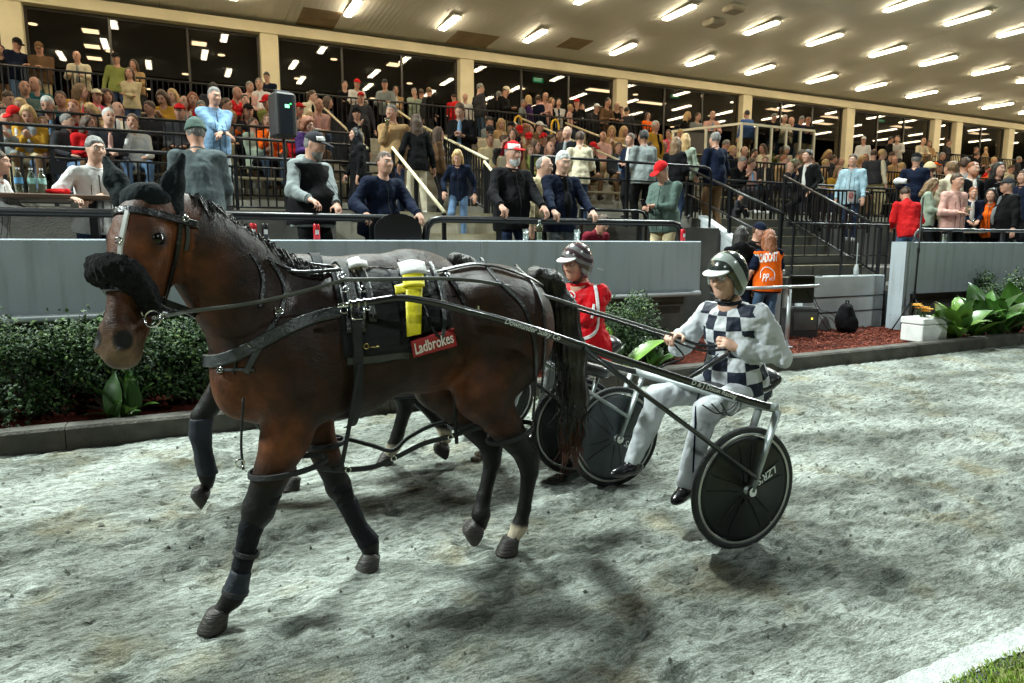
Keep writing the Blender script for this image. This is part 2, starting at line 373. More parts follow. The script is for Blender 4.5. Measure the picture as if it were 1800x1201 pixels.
setp(mb.build('bark_chips',[mat('chip_red',(.22,.05,.026),rough=.9,var=.35,scale=4),mat('chip_dark',(.07,.02,.012),rough=.9,var=.3)]),'loose red bark chips over the bed',kind='stuff')
GBZ=float(kz+.14)
# ground slab under everything behind
mb=MB(); mb.box((20,40,-.4),(140,64.2,.2)); setp(mb.build('ground',mat('ground_dark',(.05,.05,.05))),kind='structure')
# -------------------------------------------------- trackside wall
m_wall=mat('wall_paint',(.40,.45,.49),rough=.7,var=.10,scale=1.3,bump=.25,bscale=60,col2=(.35,.395,.43),det=8)
n=m_wall.node_tree; b=n.nodes['Principled BSDF']; L=n.links.new
tc_=n.nodes.new('ShaderNodeTexCoord'); nz_=n.nodes.new('ShaderNodeTexNoise'); nz_.inputs['Scale'].default_value=26; nz_.inputs['Detail'].default_value=2; L(tc_.outputs['Object'],nz_.inputs[0])
rp_=n.nodes.new('ShaderNodeValToRGB'); rp_.color_ramp.elements[0].position=.245; rp_.color_ramp.elements[1].position=.29; rp_.color_ramp.elements[0].color=(.35,.33,.3,1); rp_.color_ramp.elements[1].color=(1,1,1,1); L(nz_.outputs[0],rp_.inputs[0])
mp_=n.nodes.new('ShaderNodeMapping'); mp_.inputs['Scale'].default_value=(9,9,.8); L(tc_.outputs['Object'],mp_.inputs[0]); ns_=n.nodes.new('ShaderNodeTexNoise'); ns_.inputs['Scale'].default_value=1; ns_.inputs['Detail'].default_value=5; L(mp_.outputs[0],ns_.inputs[0])
rs_=n.nodes.new('ShaderNodeValToRGB'); rs_.color_ramp.elements[0].position=.3; rs_.color_ramp.elements[1].position=.5; rs_.color_ramp.elements[0].color=(.80,.79,.76,1); rs_.color_ramp.elements[1].color=(1,1,1,1); L(ns_.outputs[0],rs_.inputs[0])
src_=b.inputs['Base Color'].links[0].from_socket
for r_ in (rp_,rs_):
    x_=n.nodes.new('ShaderNodeMix'); x_.data_type='RGBA'; x_.blend_type='MULTIPLY'; x_.inputs[0].default_value=1; L(src_,x_.inputs[6]); L(r_.outputs[0],x_.inputs[7]); src_=x_.outputs[2]
L(src_,b.inputs['Base Color'])
m_white=mat('white_render',(.56,.60,.62),rough=.75,var=.1,scale=2.2,bump=.3,bscale=40,col2=(.40,.43,.44),det=8)
m_dark=mat('dark_render',(.022,.027,.027),rough=.9,var=.3,scale=3)
m_conc=mat('concrete',(.36,.335,.27),rough=.9,var=.2,scale=2,bump=.35,bscale=40,det=8)
m_concd=mat('concrete_dark',(.10,.097,.085),rough=.9,var=.3,scale=2.5,bump=.3,bscale=40,det=8)
m_black=mat('black_rail_paint',(.006,.0065,.008),rough=.36,var=.2,scale=9,spec=.4)
m_cream=mat('handrail_cream',(.62,.55,.36),rough=.38,var=.1,scale=7)
m_galv=mat('galvanised_steel',(.42,.44,.45),rough=.42,metal=.7,var=.12,scale=10)
WT,WB=1.718,1.075
def wall(x0,x1,zb,label,end):
    r=empty('trackside_wall',(x0,7.0,0),0,label,'wall')
    n=max(1,round((x1-x0)/2.9)); w=(x1-x0)/n
    for i in range(n):
        mb=MB(); a,b=i*w+.0015,(i+1)*w-.0015
        mb.prism([(0,zb),(0,WT-.012),(.012,WT),(.21,WT),(.22,WT-.012),(.22,zb)],a,b); mb.build('wall_panel',m_wall,r)
    mb=MB(); mb.box(((x1-x0)/2,.45,(GBZ-.3+zb)/2+.03),(x1-x0,.2,zb-GBZ+.3)); mb.build('plinth',m_dark,r)
    return r
wl=wall(-9.5,6.16,WB,'long grey rendered wall between the hedge and the standing crowd',1)
mb=MB(); mb.tube([(0,-.045,WB-.03),(15.62,-.045,WB-.03)],.036,10)
for x in np.arange(.6,15.6,1.9): mb.box((x,-.04,WB-.03),(.05,.085,.085))
mb.build('conduit_pipe',mat('pipe_grey',(.40,.43,.45),rough=.5,var=.1),wl,smooth=True)
wr=wall(10.46,40,.90,'grey rendered wall on the far side of the garden steps',0)
mb=MB(); mb.prism([(-.015,.2),(-.015,WT+.004),(.235,WT+.004),(.235,.2)],-.19,-.002); mb.build('end_pier',m_wall,wr)
# low white wall in the gap
lw=empty('low_white_wall',(8.6,7.45,0),0,'low white rendered wall with stained face below the garden steps','wall')
mb=MB(); mb.prism([(0,.2),(0,1.17),(.01,1.185),(.14,1.185),(.15,1.17),(.15,.2)],0,1.66); mb.prism([(0,.2),(0,1.17),(.01,1.185),(.14,1.185),(.15,1.17),(.15,.2)],1.664,1.66+.2); mb.build('wall_face',m_white,lw)
mb=MB()
for zz in(.86,.62): mb.tube([(0,-.02,zz),(1.85,-.02,zz)],.008,6)
mb.build('wire',m_black,lw)
# sloping white cheek wall of the garden stairs
ck=empty('stair_cheek_wall',(8.3,7.72,0),0,'white sloping cheek wall beside the garden steps','wall')
mb=MB(); mb.prism([(0,.2),(0,1.25),(1.75,2.16),(1.75,.2)],0,.14); mb.build('cheek_wall',m_white,ck)
mb=MB(); mb.prism([(-.03,1.22),(-.03,1.28),(1.78,2.19),(1.78,2.13)],-.02,.16); mb.build('coping',m_white,ck)
# -------------------------------------------------- stands: floors, stairs, terrace
def struct(name,mb,m,label=None): return setp(mb.build(name,m),label,kind='structure')
mb=MB(); mb.box((-2,9.6,.5),(16.2,4.75,1.0)); struct('walkway',mb,m_concd,'concrete standing walkway behind the trackside wall')
# promenade: Y 10.35..12, z 2.15
PZ=2.15
mb=MB(); mb.prism([(10.35,0),(10.35,PZ),(12.0,PZ),(12.0,0)],-14,2.15); mb.prism([(8.95,0),(8.95,1.95),(10.4,1.95),(10.4,PZ),(12.0,PZ),(12.0,0)],4.55,8.25)
mb.prism([(10.2,0),(10.2,PZ),(12.,PZ),(12.,0)],8.25,70); struct('promenade',mb,m_concd,'raised concrete promenade in front of the terrace')
mb=MB(); mb.prism([(8.4,0),(8.4,1.25),(12,1.25),(12,0)],12.0,70); mb.prism([(7.25,0),(7.25,1.0),(8.4,1.0),(8.4,0)],10.7,70); struct('side_terrace',mb,m_concd,'standing terrace behind the right hand wall')
# terrace rows
NR=9; RUN=5.9/NR; RISE=(4.3-PZ)/NR
poly=[(12.0,0),(12.0,PZ)]
for i in range(NR): poly+=[(12.0+i*RUN,PZ+(i+1)*RISE),(12.0+(i+1)*RUN,PZ+(i+1)*RISE)]
poly+=[(36,4.3),(36,0)]
mb=MB(); mb.prism(poly,-18,75); struct('terrace',mb,m_conc,'stepped concrete terrace of the grandstand')
def rowz(y): return PZ+RISE*(min(NR,max(0,int((y-12.0)/RUN)+1)))
AIS=[(3.05,4.75),(8.8,10.2),(20.2,21.6),(31.5,33)]
# bench seats along each row, split by the aisles
m_bench=mat('bench_timber',(.30,.245,.15),rough=.6,var=.2,scale=4,stretch=(1,8,8))
segs=[(-14,2.95),(4.85,8.7),(10.3,20.1),(21.7,31.4),(33.1,50)]
mb=MB(); mb.box((0,-.04,.185),(.05,.2,.37)); BRK=mb.mesh('bracket',m_black)
rown=['lowest','second','third','fourth','fifth','sixth','seventh','eighth','highest']; segn=['left of the first aisle','between the first and second aisles','between the second and third aisles','between the third and fourth aisles','beyond the fourth aisle']
for i in range(NR-1):
    y=12.0+(i+.72)*RUN; zt=PZ+(i+1)*RISE+.40
    for si,(a,b) in enumerate(segs):
        r=empty('bench',(a,y,zt-.4),0,'long timber bench on the %s terrace row %s'%(rown[i],segn[si]),'bench','benches on the terrace')
        for yy in(-.11,.03): mb=MB(); mb.box(((b-a)/2,yy,.385),(b-a,.12,.03)); mb.build('plank',m_bench,r)
        for x in np.arange(.4,b-a,2.2): link('bracket',BRK,r,(x,0,0))
# stairs (treads are pieces)
m_nose=mat('yellow_nosing',(.55,.42,.05),rough=.7,var=.2,scale=8)
def stairs(label,x0,x1,y0,z0,n,run,rise,mt=None):
    r=empty('stair_flight',(x0,y0,z0),0,label,None); r['kind']='structure'; del_=None
    me=None
    for i in range(n):
        if me is None:
            mb=MB(); mb.box(((x1-x0)/2,run/2,rise/2-.45),(x1-x0,run-.004,rise+.9),0); mb.box(((x1-x0)/2,.022,rise+.002),(x1-x0-.02,.05,.012),1); me=mb.mesh('stair_step',[mt or m_conc,mat('worn_nosing',(.36,.31,.19),rough=.7,var=.3,scale=6)])
        link('stair_step',me,r,(0,i*run,i*rise))
    return r
stairs('concrete stair flight up from the walkway',3.0,4.55,8.0,1.0,7,.335,.165)
stairs('aisle stairs through the terrace',3.1,4.7,12.0,PZ,NR*2,RUN/2,RISE/2+.0012)
stairs('second aisle stairs through the terrace',8.85,10.15,12.0,PZ,NR*2,RUN/2,RISE/2+.0012)
stairs('concrete garden steps up to the promenade',8.45,10.75,7.72,1.0,7,.36,.165,m_concd)
mb=MB(); mb.box((9.6,7.66,.6),(2.3,.1,.8)); struct('stair_base',mb,m_concd)
# -------------------------------------------------- railings
def railing(label,p0,p1,h,posts=2.0,bal=.115,mids=(.12,),near=1e9,r=.024,balr=.0115,top=None,group=None,m=None,topr=None,hoop=False,name='railing',tm=None):
    p0=np.array(p0,float);p1=np.array(p1,float); d=p1-p0; Lh=np.hypot(d[0],d[1]); m=m or m_black
    o=empty(name,p0,math.atan2(d[1],d[0]),label,'railing',group); sl=d[2]/Lh
    mb=MB(); tr=topr or r
    pts=[(0,0,h),(Lh,0,h+sl*Lh)]
    if hoop: pts=pts[:1]+[(Lh-.16,0,h+sl*Lh),(Lh-.06,0,h-.02+sl*Lh),(Lh-.012,0,h-.08+sl*Lh),(Lh,0,h-.17+sl*Lh),(Lh,0,sl*Lh+.01)]
    mb.tube(pts,tr,8); mb.build('top_rail',tm or m,o,smooth=True)
    for k in mids: mb=MB(); mb.tube([(0,0,k),(Lh,0,k+sl*Lh)],r*.72,6); mb.build('lower_rail' if k<h*.5 else 'middle_rail',m,o,smooth=True)
    n=max(1,round(Lh/posts)); mb=MB(); mb.box((0,0,(h-tr)/2),(r*1.9,r*1.9,h-tr)); me=mb.mesh('post',m)
    for i in range(n+1-(1 if hoop else 0)): x=min(max(i*Lh/n,r),Lh-r); link('post',me,o,(x,0,sl*x))
    if bal:
        lo=min(mids) if mids else .02; hi=max([k for k in mids if k>h*.5],default=h)
        mb=MB(); mb.box((0,0,(lo+hi)/2),(balr*2,balr*2,hi-lo)); me=mb.mesh('baluster',m); st=MB(); nb=0
        for i in range(1,int(Lh/bal)):
            x=i*bal; w=p0+d*x/Lh
            if math.hypot(w[0],w[1])<near and nb<295 and -3<w[0]: link('baluster',me,o,(x,0,sl*x)); nb+=1
            else: st.box((x,0,sl*x+(lo+hi)/2),(balr*2,balr*2,hi-lo))
        if st.V: setp(st.build('baluster',m,o),kind='stuff')
    return o
R2='black railings of the stand'
# rail on the trackside wall
def fat(label,x0,x1,y,zt,zb,hoopL=False,hoopR=True,r=.042,posts=2.0,m=None):
    o=empty('crowd_rail',(x0,y,zb),0,label,'railing'); L_=x1-x0; h=zt-zb-r; mb=MB(); P=[]
    if hoopL: P+=[(0,0,0),(0,0,h-.2),(.02,0,h-.09),(.08,0,h-.02),(.18,0,h)]
    else: P+=[(0,0,h)]
    if hoopR: P+=[(L_-.18,0,h),(L_-.08,0,h-.02),(L_-.02,0,h-.09),(L_,0,h-.2),(L_,0,0)]
    else: P+=[(L_,0,h)]
    mb.tube(P,r,10); mb.build('top_rail',m or m_black,o,smooth=True)
    mb=MB(); mb.box((0,0,h/2),(.05,.05,h)); me=mb.mesh('post',m or m_black)
    for x in np.arange(.9,L_-.5,posts): link('post',me,o,(x,0,0))
    return o
fat('thick black rail along the wall where the left group leans',-9,2.42,7.32,1.995,1.0)
fat('thick black rail along the wall with a curved right end',2.50,6.10,7.32,1.995,1.0,hoopL=True)
fat('black rail with curved end on top of the right hand wall',10.62,40,7.10,1.945,WT,hoopL=True,hoopR=False,r=.028,posts=1.5,m=mat('rail_charcoal',(.03,.033,.037),rough=.35))
# hoop panels by the gap in the rail
for x,lab in((1.98,'solid black curved end panel under the hands of the man in navy'),):
    mb=MB(); w,h=.26,.34; poly=[(-w,0)]+[(w*math.cos(a),h*.45+h*.5*math.sin(a)) for a in np.linspace(math.pi,0,11)]+[(w,0)]
    mb.prism(poly,-.02,.02,0,1); o=mb.build('seat_back',mat('black_plastic',(.012,.012,.013),rough=.3),None,(x+.18,7.22,WT-.04)); setp(o,lab,'chair back')
LEFT=-12
railing('long black baluster railing at the front edge of the promenade',(LEFT,10.45,PZ),(2.95,10.45,PZ),.735,2.1,.115,(.05,.60,),near=14,topr=.026)
railing('black baluster railing behind the man in the dark suit',(8.9,10.45,PZ),(34,10.45,PZ),.78,2.1,.115,(.03,.70),near=19,topr=.024)
railing('black two bar railing at the foot of the seated rows',(LEFT,11.6,PZ),(2.95,11.6,PZ),1.15,2.4,0,(.72,),topr=.026)
railing('black baluster railing along the lowest seated row left of the aisle',(LEFT,12.6,PZ+RISE),(2.95,12.6,PZ+RISE),1.26,2.2,.115,(.12,),near=14,topr=.022)
railing('black baluster railing along the lowest seated row right of the second aisle',(10.3,12.6,PZ+RISE),(34,12.6,PZ+RISE),1.26,2.2,.115,(.12,),near=19,topr=.022)
railing('black two bar railing in front of the people seen from behind',(4.7,9.02,1.95),(8.1,9.02,1.95),1.0,1.7,0,(.72,),topr=.022,hoop=True)
railing('short black hooped railing beside the man in the red cap and green jumper',(5.1,8.3,1.0),(6.25,8.3,1.0),1.16,1.1,0,(.62,),hoop=True,topr=.022)
railing('black baluster railing along the upper concourse edge',(LEFT,17.95,4.3),(13.8,17.95,4.3),1.07,2.4,.115,(.1,),near=0,topr=.024)
railing('black baluster railing along the far upper concourse',(24.8,17.95,4.3),(50,17.95,4.3),1.07,2.4,.115,(.1,),near=0,topr=.024)
def stairrail(label,x,ya,za,yb,zb,h=.92,bal=0,m=None,mids=(),tm=None): return railing(label,(x,ya,za),(x,yb,zb),h,max(.6,abs(yb-ya)/2),bal,mids,m=m or m_black,topr=.024,name='stair_handrail',tm=tm or m_cream)
stairrail('cream topped handrail left of the lower stair flight',3.02,8.1,1.15,10.3,2.2)
stairrail('cream topped handrail left of the terrace aisle',3.08,12.0,2.4,17.6,4.4,bal=.12,mids=(.1,))
stairrail('cream topped handrail right of the terrace aisle',4.72,10.6,2.15,14.6,3.4,bal=.12,mids=(.1,))
stairrail('cream topped handrail climbing behind the red capped man',4.9,12.2,2.4,17.0,4.2)
stairrail('cream topped handrail left of the steps behind the white haired man',4.62,9.0,1.2,10.5,2.1,bal=.12,mids=(.08,))
stairrail('cream topped handrail in the second aisle',8.82,12.2,2.4,17.4,4.2)
stairrail('cream topped handrail right of the second aisle',10.18,12.2,2.4,17.4,4.2,bal=.12,mids=(.1,))
stairrail('dark topped handrail on the left of the garden steps',8.40,7.75,1.3,10.0,2.2,h=.85,bal=0,mids=(.4,),tm=m_black)
stairrail('dark topped handrail on the right of the garden steps',10.72,7.75,1.1,9.9,2.15,h=.85,bal=.12,mids=(.08,),tm=m_black)
railing('black hooped gate railing beside the man in the pale blue shirt',(10.8,9.2,1.9),(12.3,9.2,1.9),.8,1.4,.12,(.1,),hoop=True)
railing('thin black barred railing across the foot of the garden steps',(8.5,7.62,1.0),(10.72,7.62,1.0),1.0,1.1,.27,(.5,),balr=.006,r=.015)
# yellow tactile hoops on the upper level
for k,(u,v,lab) in enumerate(((968,203,'bright yellow hooped grab rail at the top of the terrace below the standing women'),(903,201,'bright yellow post rail at the top of the terrace behind the man in the cap'),(1178,222,'bright yellow post rail on the upper terrace right of the second aisle'))):
    p=onY(u,v,17.6); o=empty('grab_rail',(p[0],17.55,4.05),0,lab,'handrail'); mb=MB(); mb.tube([(0,0,0),(0,0,1.0),(.04,0,1.12),(.12,0,1.17),(.2,0,1.12),(.24,0,1.0),(.24,0,0)],.03,8); mb.build('hoop',mat('yellow_paint',(.75,.45,.02),rough=.4,var=.05),o,smooth=True)
# -------------------------------------------------- rear facade
m_col=mat('cream_paint',(.72,.64,.43),rough=.6,var=.06,scale=2)
m_mull=mat('mullion_bronze',(.035,.028,.022),rough=.4,var=.1)
CX=[-14.47,-8.79]+[-3.11+5.68*k for k in range(8)]+[32.55,42.5]; CX.sort()
place=['far left','left of the first','first','second','third','fourth','fifth','sixth','seventh','slim eighth','eighth','ninth','tenth']
for i,x in enumerate(CX):
    r=empty('column',(x,20.25,4.3),0,'cream square column of the stand, %s along the glass front'%(['outermost','last off frame','leftmost','second','third','fourth','fifth','sixth','seventh','eighth','ninth','tenth','eleventh'][i]),'column','cream columns of the stand')
    mb=MB(); mb.box((0,0,1.475),(.46,.46,2.95),0,None,.02); mb.build('shaft',m_col,r); mb=MB(); mb.box((0,0,.06),(.5,.5,.12)); mb.build('plinth',m_col,r)
r=empty('roof_beam',(-18,20.25,7.25),0,'long cream beam across the tops of the columns','beam'); mb=MB(); mb.box((35,0,.13),(93,.52,.26)); mb.build('beam',m_col,r)
m_glass=glassy('tinted_glass',(.42,.39,.36),.016)
def bay(a,b,i):
    r=empty('window_bay',((a+b)/2,20.3,4.3),0,'tall dark glazed bay of the stand between cream columns, bay %s'%'one two three four five six seven eight nine ten eleven twelve'.split()[i],'window','glazed bays of the stand')
    w=b-a-.46; n=max(1,round(w/1.75)); pw=w/n
    for z_,nm_ in((.03,'bottom_frame'),(2.91,'top_frame')): mb=MB(); mb.box((0,0,z_),(w,.08,.06)); mb.build(nm_,m_mull,r)
    mb=MB(); mb.box((0,0,1.47),(.055,.09,2.82)); mm_=mb.mesh('mullion',m_mull); mb=MB(); mb.box((0,0,1.47),(pw-.055,.012,2.82)); pm=mb.mesh('pane',m_glass)
    for k in range(n+1): link('mullion',mm_,r,(min(max(-w/2+k*pw,-w/2+.028),w/2-.028),0,0))
    for k in range(n): link('pane',pm,r,(-w/2+(k+.5)*pw,0,0))
for i in range(len(CX)-1): bay(CX[i],CX[i+1],i)
ORD='first second third fourth fifth sixth seventh eighth ninth tenth eleventh twelfth thirteenth fourteenth fifteenth sixteenth seventeenth eighteenth nineteenth twentieth'.split()
ORD=ORD+['twenty-'+o_ for o_ in ORD[:9]]+['thirtieth']+['thirty-'+o_ for o_ in ORD[:9]]
# interior hall
m_in=mat('hall_wall',(.26,.15,.09),rough=.7,var=.2,scale=1.5); m_inc=mat('hall_ceiling',(.24,.17,.115),rough=.8,var=.15)
mb=MB(); mb.box((28,33,5.7),(94,.2,3.4)); mb.box((-19,27,5.7),(.2,14,3.4)); struct('hall_wall',mb,m_in,'dark wall of the hall behind the glass')
mb=MB(); mb.box((28,27,7.34),(94,12.6,.08)); struct('hall_ceiling',mb,m_inc,'dark ceiling of the hall behind the glass')
mb=MB(); mb.box((28,26.5,4.33),(94,11.8,.04)); struct('hall_floor',mb,mat('hall_carpet',(.05,.03,.025),rough=.9),'dark carpet of the hall behind the glass')
m_lamp=mat('warm_lamp',(1,.85,.59),emit=46,var=0); m_lampi=mat('hall_lamp',(1,.82,.54),emit=9,var=0); m_trim=mat('lamp_housing',(.75,.72,.64),rough=.5,var=0)
def lamp(p,d,label,name='canopy_light',group='strip lights under the canopy',m=None):
    o=empty(name,p,0,label,'light',group); mb=MB(); mb.box((0,0,0),(d[0]+.06,d[1]+.10,.05)); mb.build('housing',m_trim,o)
    mb=MB(); mb.box((0,0,-.048 if m is None else -.034),(d[0],d[1],.044 if m is None else .016)); mb.build('diffuser',m or m_lamp,o); return o
hall=[(159,53),(162,80),(166,101),(350,75),(692,112),(1058,158),(1145,180),(1370,192),(1465,198),(1445,216),(1585,222),(1720,234)]
hall.sort()
for i,(u,v) in enumerate(hall):
    p=onZ(u,v,7.22)
    if p[1]<20.9 or p[1]>32.4:
        r_=ray(u,v); yy=min(max(p[1],21.5),31.5); p=onY(u,v,yy); p[2]=min(p[2],7.22)
        if p[2]<5.8: continue
    lamp((p[0],p[1],p[2]),(1.2,.3) if u>1000 else (.36,.36),'lit panel light inside the dark hall behind the glass, %s from the left'%ORD[i],'hall_light','panel lights inside the hall',m_lampi)
for i in range(26):
    u=60+i*66; p=onZ(u,0,7.25); q=onY(u,60+.13*u*1.0,22+ (i*37%8)); 
    o=empty('downlight',(q[0],q[1],7.28),0,'small round downlight in the hall ceiling, %s from the left'%ORD[i],'light','round downlights inside the hall'); mb=MB(); mb.lathe([(.0,.0),(.1,0),(.1,.02),(0,.02)],12); mb.build('lens',m_lampi,o)
# exit signs
for u,v,lab in((945,141,'small green exit sign glowing inside the third bay'),(1186,169,'small green exit sign glowing inside the fourth bay'),(1549,212,'small green exit sign glowing inside the sixth bay')):
    p=onY(u,v,21.4); o=empty('exit_sign',p,0,lab,'sign'); mb=MB(); mb.box((0,0,0),(.42,.05,.2)); mb.build('case',m_trim,o); mb=MB(); mb.box((0,-.03,0),(.38,.012,.16)); mb.build('panel',mat('exit_green',(.02,.6,.25),emit=1.6,var=0),o)
    V,F=textmesh('EXIT',.15); mb=MB(); mb.add([(x,-.0385,y) for x,y,_ in V],F); mb.build('lettering',mat('sign_white',(.9,1,.9),emit=2.5,var=0),o)
# -------------------------------------------------- canopy
def canz(y): return 7.62+.05*(20.2-y)
m_can=mat('canopy_sheet',(.78,.77,.70),rough=.6,var=.08,scale=.8,col2=(.70,.69,.62),det=6)
n=m_can.node_tree; b=n.nodes['Principled BSDF']; L=n.links.new
wv=n.nodes.new('ShaderNodeTexWave'); wv.wave_type='BANDS'; wv.bands_direction='X'; wv.inputs['Scale'].default_value=2.4; wv.inputs['Distortion'].default_value=.1; tc=n.nodes.new('ShaderNodeTexCoord'); L(tc.outputs['Object'],wv.inputs[0])
bp=n.nodes.new('ShaderNodeBump'); bp.inputs['Strength'].default_value=.12; bp.inputs['Distance'].default_value=.02; L(wv.outputs[0],bp.inputs['Height']); L(bp.outputs[0],b.inputs['Normal'])
cano=empty('canopy',(0,0,0),0,'sloping cantilever canopy roof over the stand with sheeted soffit','canopy')
CE=10.6
for i,x0 in enumerate(np.arange(-18,75,3.0)):
    for (ya,yb) in((CE,15.3),(15.31,20.5)):
        mb=MB(); mb.prism([(ya,canz(ya)),(yb,canz(yb)),(yb,canz(yb)+.06),(ya,canz(ya)+.06)],x0+.004,x0+2.996); mb.build('soffit_panel',m_can,cano)
mb=MB(); mb.prism([(CE-.1,canz(CE)-.12),(CE-.1,canz(CE)+.5),(CE-.02,canz(CE)+.5),(CE-.02,canz(CE)-.12)],-18,75); mb.prism([(CE-.02,canz(CE)+.3),(20.5,canz(20.5)+.35),(20.5,canz(20.5)+.5),(CE-.02,canz(CE)+.45)],-18,75); mb.build('roof_sheet',m_trim,cano)
vis=[(617,18),(790,40),(940,63),(1095,86),(1232,106),(1337,122),(1443,139),(1531,152),(1622,165),(1694,177),(1757,185)]
R1=[onZ(u,v,canz(18.35)-.05) for u,v in vis]; k=0
row2=[(1018,2),(1197,20),(1342,47),(1453,68),(1563,89),(1652,106),(1745,123)]; row3=[(1587,8),(1707,29),(1790,54)]
def series(L_,z0,y):
    P=[onZ(u,v,z0) for u,v in L_]; xs_=[p[0] for p in P]; yy=sum(p[1] for p in P)/len(P); dx=(xs_[-1]-xs_[0])/(len(P)-1); return xs_,yy,dx
names=['nearest the glass','along mid canopy','nearest the track']
for ri,(L_,y) in enumerate(((vis,18.35),(row2,15.3),(row3,12.4))):
    xs_,yy,dx=series(L_,canz(y)-.05,y); allx=list(xs_)
    x=xs_[0]-dx
    while x>-9: allx.append(x); x-=dx
    x=xs_[-1]+dx
    while x<46: allx.append(x); x+=dx
    allx.sort(); vis_=[x for x in allx if 0<=proj((x,yy,canz(yy)))[0]<=1800 and -20<proj((x,yy,canz(yy)))[1]]
    for x in allx: lamp((x,yy,canz(yy)-.026),(.17,1.15),('strip light under the canopy, %s from the left in the row %s'%(ORD[vis_.index(x)],names[ri])) if x in vis_ else 'strip light beyond the picture, row %s, %s from left'%(names[ri],ORD[allx.index(x)]))
for u,v,lb_ in((1255,43,'lower'),(1290,22,'upper')):
    p=onZ(u,v,canz(17)-.05); o=empty('ceiling_speaker',(p[0],p[1],canz(p[1])-.09),0,lb_+' one of two pale box fittings on the canopy soffit','speaker','pale box fittings on the canopy soffit'); mb=MB(); mb.box((0,0,0),(.5,.45,.16),0,None,.04); mb.build('housing',mat('fitting_beige',(.35,.32,.25),rough=.6),o)
for i,(u,v,w,d) in enumerate(((830,62,1.3,1.1),(560,24,1.0,1.3),(1010,72,.8,.9))):
    p=onZ(u,v,canz(17)); mb=MB(); mb.box((p[0],p[1],canz(p[1])-.006),(w,d,.008),0,rotx(-.05)); o=mb.build('soffit_patch',mat('soffit_patch',(.27,.20,.12),rough=.8,var=.2,scale=3)); setp(o,['square brown patch panel in the canopy soffit','faded brown patch in the soffit at the top left','faint brown patch in the soffit near the middle'][i],'panel')
for i,x in enumerate((-3.11,14.0,19.7)):
    pass
# bar counter panels at the upper level
o=empty('balustrade_panel',(13.85,17.05,4.0),0,'dark solid balustrade panel under three people leaning on it','balustrade'); mb=MB(); mb.box((.8,0,.57),(1.7,.08,1.14)); mb.build('panel',mat('panel_charcoal',(.06,.055,.048),rough=.5,var=.15),o); mb=MB(); mb.box((.8,0,1.16),(1.76,.14,.05)); mb.build('capping',m_black,o)
o=empty('balustrade_panel',(26.6,17.05,3.6),0,'dark solid balustrade panel below two men at the sixth bay','balustrade'); mb=MB(); mb.box((1.2,0,.57),(3.,.08,1.3)); mb.build('panel',mat('panel_charcoal',(.06,.055,.048)),o); mb=MB(); mb.box((1.2,0,1.24),(3.06,.14,.05)); mb.build('capping',m_black,o)
# white framed glass balustrade
m_wf=mat('white_frame',(.82,.78,.62),rough=.4,var=.04)
o=empty('glass_balustrade',(14.3,14.8,3.95),0,'white framed clear glass balustrade around a raised platform','balustrade')
L_=2.85; npn=5
mb=MB(); mb.box((L_/2,0,1.06),(L_,.06,.06)); mb.build('top_rail',m_wf,o)
mb=MB(); mb.box((0,0,.515),(.055,.055,1.03)); me=mb.mesh('post',m_wf); mb=MB(); mb.box((0,0,.55),(L_/npn-.08,.012,.84)); pm=mb.mesh('pane',glassy('clear_glass',(.8,.82,.8),.05))
for i in range(npn+1): link('post',me,o,(i*L_/npn,0,0))
for i in range(npn): link('pane',pm,o,((i+.5)*L_/npn,0,0))
mb=MB(); mb.box((-.45,1.0,1.06),(.06,2.25,.06),0,rotz(.42)); mb.build('return_rail',m_wf,o)
for i in range(2): link('post',me,o,(-.42*(i+1),.95*(i+1),0))
mb=MB(); mb.box((15.7,15.9,3.5),(2.9,2.1,.9)); struct('platform',mb,m_concd,'raised concrete platform behind the glass balustrade')
# ================================================================ PEOPLE
def ik(a,c,l1,l2,pole):
    a=np.array(a,float);c=np.array(c,float); v=c-a; d=np.linalg.norm(v); m=(l1+l2)*.995
    if d>m: c=a+v*m/d; v=c-a; d=m
    if d<abs(l1-l2)+.02: d=abs(l1-l2)+.02
    x=(l1*l1-l2*l2+d*d)/(2*d); h=math.sqrt(max(0,l1*l1-x*x)); u=nrm(v); p=np.array(pole,float); p=p-u*(p@u); p=nrm(p)
    return a+u*x+p*h,c
def hand(w,d,up,side,curl=.5,detail=True,fist=False):
    """palm and five fingers; w wrist, d pointing direction, up = back of the hand, side=+1 left hand"""
    d=nrm(d); up=np.array(up,float); up=nrm(up-d*(up@d)); lat=np.cross(d,up)*side  # towards the thumb
    w=np.array(w,float); R=np.stack([d,lat,up],1)
    if not detail: return [ell(w+d*.075,(.085,.042,.024),R,.02)]
    out=[ell(w+d*.05,(.056,.042,.020),R,.012),cone(w-d*.03,w+d*.02,.027,.024,.015)]
    L=[(.030,.046,.030,.022),(.011,.050,.033,.024),(-.010,.046,.031,.023),(-.029,.036,.024,.020)]
    for i,(o,a,b,c) in enumerate(L):
        p=w+d*.092+lat*o; ang=curl*(.75+.1*i)*1.45
        for k,l in enumerate((a,b,c)):
            q=ang*(k+.55); dd=d*math.cos(q)-up*math.sin(q)+lat*(o*.8)*(1-k*.4); e=p+nrm(dd)*l; out.append(cone(p,e,.0098-.0012*k,.0090-.0012*k,.004)); p=e
    p=w+d*.028+lat*.034; dd=nrm(d*.62+lat*.72-up*.25)
    e=p+dd*.042; out.append(cone(p,e,.0135,.0115,.008)); dd=nrm(d*.75+lat*(.45-.6*curl)-up*(.45+.5*curl)); out.append(cone(e,e+dd*.036,.0112,.0092,.005))
    return out
def headframe(yaw,pitch,roll=0.): return rotz(yaw)@roty(pitch)@rotx(roll)
